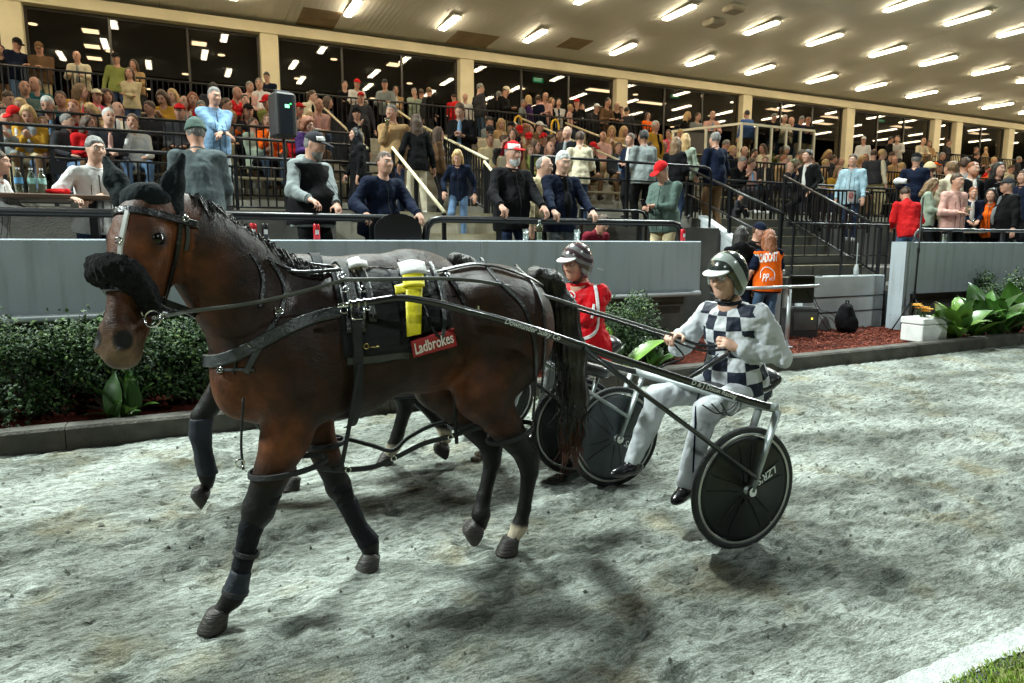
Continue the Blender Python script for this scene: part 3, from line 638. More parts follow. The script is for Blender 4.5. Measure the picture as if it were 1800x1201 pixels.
def figure(h=.025,pelvis=(0,0,.93),lean=.0,twist=0.,side=0.,head=(0,0),LH=None,RH=None,LF=(.03,.11,0),RF=(-.03,-.11,0),bulk=1.,belly=0.,female=False,hair='short',hat=None,beard=False,
           sleeves='long',detail=False,curl=(.35,.35),hup=None,epole=None,kpole=(1,0,0),hooded=False,coat=0.,hdir=None,crisp=True,foot=(0,0),fistdetail=True,openj=False,skirt=False,glasses=False,face=1,vest=False,leg=1.,slv=1.,elat=.42):
    P=np.array(pelvis,float); G={}
    T=rotz(twist); u=T@np.array([math.sin(lean),math.sin(side),math.cos(lean)]); u=nrm(u); f=T@np.array([math.cos(lean),0,-math.sin(lean)]); l=np.cross(u,f)
    B=np.stack([f,l,u],1); W=1.0 if not female else .9
    chest=P+u*.30; nb=P+u*.515; hf=headframe(twist+head[0],head[1]+lean*.35,head[2] if len(head)>2 else 0)
    hb=nb+u*.05+f*.012; hc=nb+u*.085+hf@np.array([.035,0,.095])
    def hp(x,y,z): return hc+hf@np.array([x,y,z])
    sw=.185*W*(.92+.08*bulk); SL=nb-u*.055+l*sw; SR=nb-u*.055-l*sw
    LH=np.array(LH if LH is not None else P+f*.08+l*(.27*bulk)-u*.13,float); RH=np.array(RH if RH is not None else P+f*.08-l*(.27*bulk)-u*.13,float)
    ep=epole or (-.6,0,-.5); EL,LHw=ik(SL,LH,.285,.255,B@np.array([ep[0],elat,ep[2]])); ER,RHw=ik(SR,RH,.285,.255,B@np.array([ep[0],-elat,ep[2]]))
    HL=P+T@np.array([0,.088,-.02]); HR=P+T@np.array([0,-.088,-.02]); kp=T@np.array(kpole,float)
    AL=np.array(LF,float)+[0,0,.085]; AR=np.array(RF,float)+[0,0,.085]
    KL,AL=ik(HL,AL,.43*leg,.42*leg,kp+T@np.array([0,.15,0])); KR,AR=ik(HR,AR,.43*leg,.42*leg,kp+T@np.array([0,-.15,0]))
    # ---- skin: one continuous body
    S=[ell(hp(-.008,0,.02),(.096,.077,.103),hf),ell(hp(.028,0,-.048),(.066,.060,.072),hf,.05),ell(hp(.062,0,-.092),(.028,.026,.022),hf,.04),cone(hb-u*.06,hp(-.03,0,-.05),.058*W,.053*W),
       cone(P+u*.02,nb-u*.04,.08,.085,.05),cone(SL,SR,.045)]
    if detail:
        S+=[cone(hp(.088,0,.018),hp(.112,0,-.026),.009,.0155,.016),ell(hp(.104,.011,-.030),(.012,.009,.008),hf,.008),ell(hp(.104,-.011,-.030),(.012,.009,.008),hf,.008),
            ell(hp(.086,0,.034),(.018,.055,.010),hf,.02),ell(hp(.087,0,-.058),(.013,.026,.007),hf,.01),ell(hp(.085,0,-.070),(.013,.021,.007),hf,.01),
            ell(hp(.062,.040,-.020),(.026,.022,.024),hf,.025),ell(hp(.062,-.040,-.020),(.026,.022,.024),hf,.025)]
        for s in(1,-1): S.append(ell(hp(-.004,.077*s,-.004),(.020,.010,.032),hf@rotz(-.35*s),.008))
    else:
        S+=[cone(hp(.09,0,.012),hp(.108,0,-.026),.010,.015,.02)]
        for s in(1,-1): S.append(ell(hp(-.004,.077*s,-.004),(.020,.012,.032),hf,.008))
    for a,b,c in((SL,EL,LHw),(SR,ER,RHw)): S+=[cone(a,b,.036,.030),cone(b,c,.031,.025)]
    for a,b,c in((HL,KL,AL),(HR,KR,AR)): S+=[cone(a,b,.062,.045),cone(b,c,.045,.032)]
    hu=hup or ((0,0,1),(0,0,1))
    hd=hdir or (None,None)
    for i,(e,w) in enumerate(((EL,LHw),(ER,RHw))):
        dd=nrm(w-e) if hd[i] is None else nrm(hd[i]); S+=hand(w,dd,hu[i],1 if i==0 else -1,curl[i],detail and fistdetail)
    subs=[]
    if detail:
        for s in(1,-1): subs.append(ell(hp(.098,.032*s,.014),(.016,.018,.010),hf,.012))
        subs.append(cone(hp(.105,-.02,-.0645),hp(.105,.02,-.0645),.0035,.0035,.004))
    G['skin']=sdf(S,h,.028 if detail else .03,subs)
    # ---- top
    bk=bulk
    Tn=[ell(chest+u*.04-f*.005,(.118*bk,.172*W*(.75+.25*bk),.20),B),ell(P+u*.12+f*(.012+belly*.6),(.112*bk+belly,.152*(.6+.4*bk)*(1 if not female else .9)+belly*.4,.17),B,.06),cone(SL-l*.03,SR+l*.03,.066*(.6+.4*bk),.066*(.6+.4*bk),.06),
        ell(P-u*.02,(.150*bk+belly*.4,.194*(.55+.45*bk),.27+coat*2),B,.05),cone(nb-u*.03-f*.01,nb+u*.022,.082,.066,.02)]
    if female: 
        for s in(1,-1): Tn.append(ell(chest+f*.085+l*.065*s+u*.02,(.062,.062,.062),B,.04))
    ar=(.5+.5*bk)*slv
    for a,b,c in((SL,EL,LHw),(SR,ER,RHw)):
        e=b+(c-b)*(.93 if sleeves=='long' else 0)
        Tn+=[cone(a,b,.064*ar,.053*ar,.04)] if sleeves!='short' else [cone(a,a+(b-a)*.75,.064*ar,.062*ar,.04)]
        if sleeves=='long': Tn+=[cone(b,e,.052*ar,.041*ar,.03)]
        if sleeves=='rolled': Tn+=[cone(b,b+(c-b)*.25,.053*ar,.05*ar,.03)]
    if hooded: Tn+=[ell(nb-f*.075+u*.0,(.07,.12,.085),B,.05),cone(nb+f*.05+l*.07-u*.02,nb+f*.05-l*.07-u*.02,.035,.035,.04)]
    V,Q=sdf(Tn,h,.035,cuts=[(P-u*(.085+coat),-u)] if pelvis[2]>.7 else [(P-u*.11,-u)]); V=folds(V,Q,.0075 if h<.016 else .007,15); V=folds(V,Q,.0035,44) if h<.016 else V; G['top']=(V,Q)
    if vest:
        Vt=[ell(chest+u*.03-f*.005,(.142*bk,.196*W*(.75+.25*bk),.215),B),ell(P+u*.12+f*(.014+belly*.6),(.138*bk+belly,.180*(.6+.4*bk)+belly*.4,.18),B,.06),ell(P-u*.02,(.166*bk+belly*.45,.210*(.55+.45*bk),.27+coat*2),B,.06),cone(nb-u*.06+l*.155,nb-u*.06-l*.155,.080*(.6+.4*bk),.080*(.6+.4*bk),.05)]
        V,Q=sdf(Vt,h,.035,cuts=[(nb-u*.02,u),(P-u*(.06+coat),-u)],subs=[cone(nb-u*.02-f*.02,nb+u*.1+f*.04,.075,.09,.02)]); G['vest']=(folds(V,Q,.004,18),Q)
    if openj: G['shirt']=sdf([ell(chest+f*(.078*bk+.018)+u*.03,(.05,.042,.19),B),ell(P+u*.16+f*(.09*bk+belly*1.45+.02),(.05,.05,.16),B,.05)],h,.03)
    # ---- trousers
    Tr=[ell(P-u*.02,(.122*bk+belly*.3,.160*(.55+.45*bk),.115),B)]
    lr=.6+.4*bk
    for a,b,c in((HL,KL,AL),(HR,KR,AR)): Tr+=[cone(a,b,.088*lr,.066*lr,.04),cone(b,b+(c-b)*.97,.064*lr,.052*lr if not female else .046,.04)]
    V,Q=sdf(Tr,h,.04); G['trousers']=(folds(V,Q,.004,18),Q)
    # ---- shoes
    for nm,A,K,fo,sd in(('shoe',AL,KL,foot[0],1),('shoe.001',AR,KR,foot[1],-1)):
        fd=nrm(rotz(twist+.18*sd)@np.array([math.cos(fo),0,math.sin(fo)])); b0=A+[0,0,-.045]
        R=frame(fd); Sh=[ell(b0+fd*.05-R[:,2]*.0,(.125,.045,.038),R),cone(A,b0,.046,.042,.03),ell(b0-fd*.03,(.055,.040,.04),R)]
        G[nm]=sdf(Sh,h,.02,cuts=[(b0-R[:,2]*.035,-R[:,2])])
    # ---- hair and hats
    cut=[(hp(.052,0,.030),hf@nrm([.80,0,-.60]))]
    if hair in('short','grey_short'): G['hair']=sdf([ell(hp(-.016,0,.030),(.102,.085,.106),hf)],h,.02,cuts=cut+[(hp(-.02,0,-.055),hf@nrm([.55,0,-.9]))])
    elif hair=='receding': G['hair']=sdf([ell(hp(-.018,0,.018),(.100,.084,.098),hf)],h,.02,cuts=[(hp(.0,0,.03),hf@nrm([.7,0,.35])),(hp(-.02,0,-.05),hf@nrm([.4,0,-.9]))])
    elif hair=='long':
        G['hair']=sdf([ell(hp(-.016,0,.030),(.106,.090,.110),hf),cone(hp(-.065,.045,-.03),hp(-.075,.06,-.20),.05,.042,.05),cone(hp(-.065,-.045,-.03),hp(-.075,-.06,-.20),.05,.042,.05),cone(hp(-.08,0,-.03),hp(-.09,0,-.26),.06,.045,.05),
             cone(hp(.01,.082,.02),hp(-.005,.088,-.15),.026,.024,.03),cone(hp(.01,-.082,.02),hp(-.005,-.088,-.15),.026,.024,.03)],h,.02,cuts=[(hp(.055,0,.02),hf@nrm([.97,0,-.22]))])
    elif hair=='curly': G['hair']=sdf([ell(hp(-.02,0,.035),(.125,.122,.125),hf),ell(hp(-.03,.07,-.06),(.07,.06,.08),hf),ell(hp(-.03,-.07,-.06),(.07,.06,.08),hf)],h,.03,cuts=[(hp(.06,0,.02),hf@nrm([.93,0,-.35]))])
    elif hair=='bun': G['hair']=sdf([ell(hp(-.016,0,.030),(.103,.086,.106),hf),ell(hp(-.12,0,.03),(.045,.045,.045),hf),cone(hp(-.12,0,.0),hp(-.13,0,-.12),.03,.02)],h,.02,cuts=cut)
    if 'hair' in G and h<.016: V,Q=G['hair']; G['hair']=(folds(V,Q,.0035,70),Q)
    if beard: V,Q=sdf([ell(hp(.040,0,-.075),(.062,.063,.062),hf),ell(hp(.075,0,-.105),(.032,.034,.045),hf),ell(hp(.088,0,-.048),(.016,.034,.009),hf)],h,.015,cuts=[(hp(.0,0,-.040),hf@nrm([-.35,0,1])),(hp(-.0,0,0),hf@nrm([-1,0,-.3]))],subs=[ell(hp(.104,0,-.062),(.012,.022,.006),hf,.006)] if detail else ()); G['beard']=(folds(V,Q,.003,70),Q)
    if hat in('cap','cap_low'):
        G['cap']=sdf([ell(hp(-.008,0,.030),(.107,.090,.112),hf),ell(hp(-.03,0,.03),(.09,.088,.10),hf)],h*.9,.02,cuts=[(hp(0,0,.040),hf@nrm([-.10,0,-1]))])
        G['cap_peak']=sdf([ell(hp(.135,0,.047),(.072,.074,.010 if h<.016 else .016),hf@roty(.16))],h*.8,.01,cuts=[(hp(.075,0,.04),hf@np.array([-1,0,0.]))])
    elif hat=='beanie': G['beanie']=sdf([ell(hp(-.012,0,.035),(.108,.092,.118),hf),ell(hp(-.018,0,.030),(.111,.096,.04),hf)],h,.02,cuts=[(hp(.0,0,.012),hf@nrm([-.1,0,-1]))])
    J=dict(hc=hc,hf=hf,LH=LHw,RH=RHw,EL=EL,ER=ER,SL=SL,SR=SR,nb=nb,chest=chest,B=B,KL=KL,KR=KR,AL=AL,AR=AR,P=P,u=u,f=f,l=l)
    return G,J
SKINS=[mat('skin_%d'%i,c,rough=.55,var=.08,scale=25,bump=.15,bscale=160,spec=.35) for i,c in enumerate([(.50,.27,.19),(.56,.33,.24),(.42,.22,.15),(.27,.13,.08)])]
HAIR={k:mat('hair_'+k,c,rough=.55,var=.35,scale=40,stretch=(1,1,.25),bump=.6,bscale=60) for k,c in dict(black=(.012,.010,.009),brown=(.055,.028,.014),light=(.16,.09,.04),blonde=(.42,.27,.11),grey=(.16,.155,.145),white=(.46,.46,.45),ginger=(.22,.07,.025)).items()}
CL={k:cloth(k,c) for k,c in dict(black=(.007,.007,.008),navy=(.007,.011,.026),charcoal=(.035,.035,.04),grey=(.22,.24,.25),lightgrey=(.21,.235,.235),slate=(.085,.105,.11),white=(.62,.61,.59),cream=(.62,.55,.40),red=(.50,.014,.016),pink=(.70,.09,.14),palepink=(.62,.36,.31),
   olive=(.20,.22,.06),green=(.085,.125,.11),sage=(.30,.36,.28),blue=(.06,.13,.32),skyblue=(.19,.31,.46),lightblue=(.30,.43,.50),brown=(.13,.075,.04),tan=(.42,.27,.13),mustard=(.45,.24,.03),orange=(.85,.13,.01),purple=(.045,.020,.085),denim=(.085,.14,.23),darkdenim=(.03,.045,.085),khaki=(.48,.40,.24),burgundy=(.16,.014,.025),teal=(.02,.09,.10)).items()}
SHOE=dict(black=mat('shoe_black',(.012,.012,.012),rough=.4),white=mat('shoe_white',(.7,.7,.68),rough=.5),brown=mat('shoe_brown',(.08,.04,.02),rough=.5))
EYE=mat('eye_dark',(.02,.015,.012),rough=.15,var=0); EYEW=mat('eye_white',(.7,.68,.64),rough=.25,var=0); BROW=mat('brow',(.10,.07,.05),rough=.8)
def ribbon_(mb,P,N,w,t=.002):
    n=len(P); V=[];F=[]
    for i in range(n):
        T=nrm(P[min(i+1,n-1)]-P[max(i-1,0)]); b=nrm(np.cross(T,N[i])); V+=[P[i]-b*w/2,P[i]+N[i]*t,P[i]+b*w/2]
    for i in range(n-1): F+=[(i*3,i*3+1,i*3+4,i*3+3),(i*3+1,i*3+2,i*3+5,i*3+4)]
    mb.add(V,F)
def place(G,J,loc,rz,scale,label,group,mats,detail=True,cat='person',name='person',extra=None):
    """skin is the thing; clothing and hair are its parts"""
    def mk(k,nm,par):
        V,Q=G[k]; me=mesh(nm,V*scale,Q,mats.get(k,mats.get(k.split('.')[0])),None,True); return link(nm,me,par)
    o=mk('skin',name,None); o.location=loc; o.rotation_euler=(0,0,rz); setp(o,label,cat,group)
    for k in G:
        if k!='skin': mk(k,{'top':mats.get('topname','jacket'),'shoe.001':'shoe'}.get(k,k),o)
    if detail:
        hc,hf=J['hc'],J['hf']; nb,B=J['nb'],J['B']; s0=scale
        if 'helmet' not in G: mb=MB(); mb.tube([(nb+B@np.array([.062*math.cos(t)+.014,.066*math.sin(t),.012-.02*math.cos(t)]))*s0 for t in np.linspace(0,6.283,21)[:-1]],.014*s0,8,closed=True,flat=1.4,up=(0,0,1)); mb.build('collar',mats.get('collar',mats['top']),o,smooth=True)
        if 'top' in mats and 'helmet' not in G:
            V_,Q_=G['top']; bv_=BVHTree.FromPolygons(V_.tolist(),Q_.tolist()); f_,u_,P_=J['f'],J['u'],J['P']
            for nm_,yy_,w_,col_ in (('zip',0.,.010,'charcoal'),('seam',.085,.006,'black'),('seam',-.085,.006,'black')):
                if nm_=='zip' and 'shirt' in G: continue
                PP=[];NN=[]
                for t_ in np.linspace(-.10,.46 if nm_=='zip' else .36,20):
                    q_=P_+u_*t_+J['l']*(yy_*(1-t_*.3)); h_=bv_.ray_cast(Vector(q_+f_*.6),Vector(-f_))
                    if h_[0] is not None and (np.array(h_[0])-q_)@f_>0: PP.append((np.array(h_[0])+f_*.003)*s0); NN.append(np.array(h_[1]))
                if len(PP)>4: mb=MB(); ribbon_(mb,np.array(PP),np.array(NN),w_*s0); mb.build(nm_,CL[col_],o)
            for e_,w_ in ((J['EL'],J['LH']),(J['ER'],J['RH'])):
                if mats.get('short'): continue
                d_=nrm(w_-e_); c_=e_+(w_-e_)*.90; R_=frame(d_); mb=MB(); mb.tube([(c_+R_[:,1]*.040*math.cos(t)+R_[:,2]*.040*math.sin(t))*s0 for t in np.linspace(0,6.283,15)[:-1]],.010*s0,6,closed=True,flat=1.5,up=d_); mb.build('cuff',mats['top'],o,smooth=True)
        for s in(1,-1):
            mb=MB(); c=hc+hf@np.array([.0855,.032*s,.0135]); mb.lathe([(0,-.004),(.0125,0),(.0125,.003),(.0,.006)],10,c*scale,hf@roty(math.pi/2)*scale,0); c2=hc+hf@np.array([.0865,.032*s,.0135]); mb.lathe([(0,.0),(.0062,.003),(.004,.0058),(0,.0062)],10,c2*scale,hf@roty(math.pi/2)*scale,1); mb.build('eye',[EYEW,EYE],o,smooth=True)
            if 'hair' in mats or True:
                mb=MB(); mb.tube([(hc+hf@np.array(q))*scale for q in((.093,.013*s,.036),(.094,.030*s,.041),(.082,.050*s,.036))],[.0035*scale,.0045*scale,.002*scale],6,flat=.7); mb.build('eyebrow',mats.get('brow',BROW),o,smooth=True)
    return o
def world2local(p,loc,rz,s): return (rotz(-rz)@(np.asarray(p,float)-np.asarray(loc,float)))/s
# ================================================================ NEAR SPECTATORS (each with its own clothing parts)
GRP='spectators standing near the track'
def near(u,v,Y,floor,face,label,top,tr='darkdenim',hairc='brown',skin=0,shoe='black',capc=None,vestc=None,hands=None,res=.0115,detail=True,group=GRP,topname='jacket',hcol=None,shirtc=None,**k):
    rz=-math.pi/2+rad(face); hd=onY(u,v,Y)
    if hands:
        s=k.pop('s',1.03)
        G,J=figure(h=.05,**k); hx=J['hc']; loc=np.array([hd[0],hd[1],floor])-np.append((rotz(rz)@hx*s)[:2],0)
        k['LH'],k['RH']=[world2local(p,loc,rz,s) if p is not None else None for p in hands]
    k.pop('s',None); k.setdefault('coat',.05)
    if shirtc: k['openj']=True
    G,J=figure(h=res,detail=detail,**k)
    zt=max(g[0][:,2].max() for g in G.values()); s=(hd[2]-floor)/zt
    hx=rotz(rz)@(J['hc']*s); loc=(hd[0]-hx[0],hd[1]-hx[1],floor)
    sc=SKINS[skin]; hc=HAIR[hairc]
    m=dict(skin=sc,top=CL[top],trousers=CL[tr],shoe=SHOE[shoe],hair=hc,beard=HAIR[hcol or hairc],topname=topname)
    m['short']=k.get('sleeves')=='short'; m['brow']=HAIR[hairc if hairc not in('white','blonde') else 'light']
    if capc: m['cap']=m['cap_peak']=m['beanie']=CL[capc]
    if vestc: m['vest']=CL[vestc]
    if shirtc: m['shirt']=m['collar']=CL[shirtc]
    o=place(G,J,loc,rz,s,label,group,m,detail); o['_s']=s; return o,J,np.array(loc),rz,s
def wpt(t,q): o,J,loc,rz,s=t; return loc+rotz(rz)@(np.asarray(q)*s)
rh=lambda u,v=379: onY(u,v,7.36)*np.array([1,1,0])+np.array([0,0,2.055])
dn=((.75,0,-.66),(.75,0,-.66))
SP={}
SP['red']=near(902,247,7.68,1.0,4,'bearded man in red cap and black jacket gripping the rail','black','darkdenim','grey',capc='red',hat='cap',beard=True,hcol='white',bulk=1.22,belly=.05,head=(0,.12),hands=(rh(952),rh(882)),hdir=dn,curl=(.8,.8),coat=.08,hair='short')
SP['white']=near(990,264,7.68,1.0,-2,'white haired man in navy bomber jacket gripping the rail','navy','grey','white',skin=1,hair='short',bulk=1.2,belly=.04,head=(0,.28),hands=(rh(1040),rh(973)),hdir=dn,curl=(.8,.8),coat=.06,shirtc='black')
SP['navy']=near(676,265,7.62,1.0,12,'heavy man in navy pullover leaning over the rail on both hands','navy','black','brown',hair='short',bulk=1.42,belly=.09,lean=.30,pelvis=(-.16,0,.92),head=(.05,-.1),hands=(rh(738,375),rh(640,366)),hdir=dn,curl=(.7,.7),topname='pullover')
SP['vest']=near(552,230,7.85,1.0,30,'grey bearded man in cap and black vest over grey hoodie','lightgrey','black','grey',vestc='black',vest=True,capc='charcoal',hat='cap',beard=True,bulk=1.3,belly=.08,head=(.35,.3),hands=(onY(592,375,7.55),onY(545,360,7.45)),hooded=True,topname='hoodie',hair='short',curl=(.6,.6))
SP['beanie']=near(342,205,8.6,1.0,172,'man in green beanie and grey jacket seen from behind','slate','grey','grey',capc='green',hat='beanie',hair='short',bulk=1.25,belly=.03,head=(.3,.1),coat=.1,LH=(.3,.16,1.0),RH=(.3,-.16,1.0))
SP['polo']=near(166,238,8.05,1.0,24,'grey haired man in white polo leaning on the high table','white','darkdenim','grey',skin=1,hair='short',sleeves='short',bulk=1.2,belly=.05,lean=.18,head=(.1,.02),hands=(onY(158,345,7.8),onY(122,340,7.75)),topname='polo_shirt')
SP['edge']=near(-6,262,7.95,1.0,78,'man in white shirt at the left end of the high table','white','khaki','brown',skin=0,hair='short',lean=.15,bulk=1.05,LH=(.42,.1,1.12),RH=(.42,-.1,1.1),topname='shirt')
SP['blue']=near(376,152,10.78,PZ,14,'grey haired man in pale blue shirt resting folded arms on railing','skyblue','lightgrey','grey',hair='short',bulk=1.22,belly=.05,head=(.12,.18),LH=(.40,-.05,1.06),RH=(.43,.08,1.02),topname='shirt',curl=(.5,.5),epole=(.1,0,-.9))
SP['purple']=near(541,203,10.95,PZ,20,'woman with curly auburn hair in dark purple top behind railing','purple','black','ginger',female=True,hair='curly',bulk=1.15,head=(.2,.3),LH=(.26,.06,1.15),RH=(.26,-.06,1.15),topname='top')
SP['dark']=near(624,222,10.25,2.0,-80,'woman with black hair in black coat in profile on the stairs','black','black','black',female=True,hair='long',coat=.3,head=(0,0),LH=(.1,.2,.85),RH=(.16,-.2,.9),topname='coat')
SP['tan']=near(688,182,11.9,PZ,-25,'grey haired man in tan and black jacket sipping a drink','tan','darkdenim','grey',vest=True,vestc='tan',hair='short',LH=(.2,.3,1.1),RH=(.24,-.06,1.40),head=(-.3,0),bulk=1.12)
SP['pants']=near(731,200,11.5,PZ,176,'woman seen from behind in black top and cream trousers','black','cream','brown',female=True,hair='long',shoe='white',LH=(.05,.3,.9),RH=(.0,-.3,.85),topname='top')
SP['jkt']=near(808,180,12.3,PZ+RISE,-35,'man in black and white jacket looking down on the aisle steps','black','darkdenim','brown',vest=False,hair='short',head=(0,.6),LH=(.22,.1,1.15),RH=(.3,-.02,1.18),bulk=1.05,shirtc='skyblue')
SP['blonde']=near(804,262,9.62,1.7,-28,'blonde woman in navy jumper and blue jeans coming down steps','navy','denim','blonde',female=True,hair='long',shoe='white',lean=.22,head=(0,.55),LH=(.1,.3,.9),RH=(.12,-.27,.95),LF=(.16,.09,0),RF=(-.08,-.09,.15),topname='jumper')
SP['bald']=near(957,275,8.5,1.0,28,'bald man in khaki fleece behind the white haired man','khaki','black','grey',skin=1,hair='receding',bulk=1.2,head=(.3,.2),topname='fleece')
SP['backb']=near(1020,230,9.75,1.95,168,'man in stone jacket seen from behind by the stair rail','cream','darkdenim','brown',hair='short',bulk=1.05,head=(-.6,0),LH=(.2,.15,1.05),RH=(.2,-.15,1.05))
SP['bald2']=near(997,222,10.7,PZ,-60,'balding man in black jacket beside the stone jacket','black','black','grey',hair='receding',bulk=1.2,res=.014,shirtc='grey')
SP['greyback']=near(1131,228,9.75,1.95,176,'broad man in pale grey sweatshirt seen from behind','lightgrey','black','black',skin=3,hair='short',bulk=1.38,belly=.05,LH=(.25,.14,1.1),RH=(.25,-.14,1.1),topname='sweatshirt')
SP['specs']=near(1108,233,10.3,PZ,-70,'man in navy jacket with short brown hair left of grey sweatshirt','navy','black','brown',hair='short',bulk=1.2,head=(-.1,.1),LH=(.22,.12,1.1),RH=(.22,-.1,1.12),shirtc='white')
SP['leather']=near(1189,240,9.65,1.95,118,'woman in black leather jacket with light brown hair','black','darkdenim','light',female=True,hair='long',bulk=1.2,coat=.06,LH=(.2,.15,1.05),RH=(.2,-.15,1.05))
SP['blond2']=near(1205,234,10.3,PZ,140,'woman with long blonde hair behind the leather jacket','sage','black','blonde',female=True,hair='long',res=.014,topname='top')
SP['navyback']=near(1257,232,9.6,1.95,178,'tall man in dark navy jumper seen from behind at railing','navy','brown','grey',hair='short',bulk=1.25,belly=.03,coat=.06,LH=(.22,.2,1.0),RH=(.22,-.2,1.0),topname='jumper')
SP['phone']=near(1163,282,7.98,1.0,-72,'man in red cap and green jumper looking at his phone','green','khaki','grey',capc='red',hat='cap',hair='short',bulk=1.2,belly=.05,lean=.06,head=(-.05,.55),LH=(.33,.04,1.13),RH=(.35,-.05,1.12),curl=(.7,.7),topname='jumper')
SP['suit']=near(1420,262,10.05,1.86,-88,'man in black suit striding left along the promenade','black','black','black',hair='short',coat=.12,LF=(-.28,.09,.02),RF=(.34,-.08,.10),LH=(.2,.24,.9),RH=(-.2,-.26,.88),lean=.08,pelvis=(0,0,.88),topname='suit_jacket',kpole=(1,0,.1),shirtc='white')
SP['lblue']=near(1500,270,9.35,1.74,-62,'man in pale blue shirt and dark jeans by garden steps','lightblue','darkdenim','brown',hair='short',shoe='white',bulk=1.15,belly=.05,coat=.1,LH=(.15,.25,.88),RH=(.12,-.27,.85),LF=(.1,.1,0),RF=(-.22,-.1,.02),topname='shirt')
SP['navycap']=near(1612,268,9.6,1.7,120,'man in dark cap and navy jacket turned towards the stand','navy','black','grey',capc='black',hat='cap',hair='short',bulk=1.15,LH=(.2,.15,1.05),RH=(.2,-.15,1.05))
SP['floral']=near(1592,328,8.0,1.02,150,'person in red and white shirt with jeans by garden steps','red','denim','brown',hair='short',lean=.25,head=(0,.4),bulk=1.05,LH=(.3,.15,1.0),RH=(.3,-.15,1.0),topname='shirt')
SP['sage']=near(1641,312,8.45,1.25,38,'woman in sage blouse and black trousers looking down','sage','black','light',female=True,hair='long',head=(.3,.5),LH=(.27,.06,1.1),RH=(.27,-.1,1.05),topname='blouse')
SP['beer']=near(1684,304,8.15,1.02,-12,'dark haired man in pale pink shirt holding a beer','palepink','black','brown',hair='short',LH=(.26,.02,1.15),RH=(.25,-.16,1.1),topname='shirt',bulk=1.08)
SP['seat']=near(1712,328,8.5,1.25,-48,'ginger haired man in navy suit jacket over white shirt','navy','black','ginger',hair='short',bulk=1.15,lean=.12,LH=(.3,.1,1.0),RH=(.3,-.1,1.0),topname='suit_jacket',shirtc='white')
SP['orange']=near(1744,330,8.25,1.02,-80,'dark haired woman in orange top beside the table','orange','black','black',female=True,hair='long',lean=.1,topname='top')
SP['blk']=near(1772,312,8.0,1.02,-122,'man in black puffer coat and dark cap at the right','black','black','grey',capc='charcoal',hat='cap',hair='short',bulk=1.4,belly=.04,coat=.15,topname='coat',shirtc='grey')
SP['right']=near(1800,298,8.9,1.25,-95,'man in navy jacket cut by the right picture edge','navy','black','brown',hair='short',bulk=1.2,res=.014)
SP['dlong']=near(1757,284,9.7,1.25,-20,'woman with long black hair in black top at the back','black','black','black',female=True,hair='long',res=.014,topname='top')
SP['coatb']=near(1672,283,9.4,1.25,165,'person in cream coat seen from behind among the right crowd','cream','black','light',female=True,hair='short',coat=.2,res=.014,topname='coat')
SP['brn']=near(1697,276,10.0,1.25,110,'brown haired man in grey shirt among the right crowd','lightgrey','black','brown',hair='short',res=.014,topname='shirt')
SP['gng']=near(1712,284,9.6,1.25,-20,'ginger bearded man in black shirt among the right crowd','black','black','ginger',hair='short',beard=True,res=.014,topname='shirt',shirtc='white')
SP['khk']=near(1634,284,9.9,1.25,160,'person in khaki hat and olive top behind the sage blouse','olive','black','brown',hair='short',capc='khaki',hat='beanie',res=.014,topname='top')
# broadcast crew in the garden bed
CG='broadcast crew in the garden bed'
SP['crew']=near(1353,402,6.72,GBZ,164,'woman in orange BROADCAST vest and jeans leaning on steel bar','navy','denim','ginger',female=True,hair='long',sleeves='short',vest=True,vestc='orange',head=(-.4,.25),LH=(.12,.3,.9),RH=(.22,-.34,.86),bulk=1.15,group=CG,topname='shirt',res=.009)
SP['crew2']=near(1304,396,6.95,GBZ,150,'crew member in black hooded top seen from behind','black','darkdenim','black',hair='long',hooded=True,bulk=1.0,female=True,head=(-.6,.2),group=CG,topname='hoodie')
SP['crew3']=near(1336,390,7.22,GBZ,0,'man in navy cap facing the woman in the orange vest','black','black','brown',capc='navy',hat='cap',hair='short',head=(.25,.3),group=CG)
SP['kid']=near(1302,338,10.2,PZ,30,'child in dark clothes sitting by the promenade railing','charcoal','black','brown',pelvis=(0,0,.2),LF=(.42,.14,0),RF=(.40,-.12,0),LH=(.3,.1,.4),RH=(.3,-.1,.4),hair='short',kpole=(.3,0,1),lean=.2,res=.016,group='children')
SP['crouch']=near(1060,376,8.05,1.0,10,'person with brown hair in dark red jacket crouching below rail','burgundy','black','brown',pelvis=(0,0,.42),LF=(.2,.15,0),RF=(.25,-.15,0),LH=(.3,.05,.5),RH=(.3,-.05,.5),hair='short',kpole=(1,0,.8),lean=.45,head=(0,.4),res=.014)
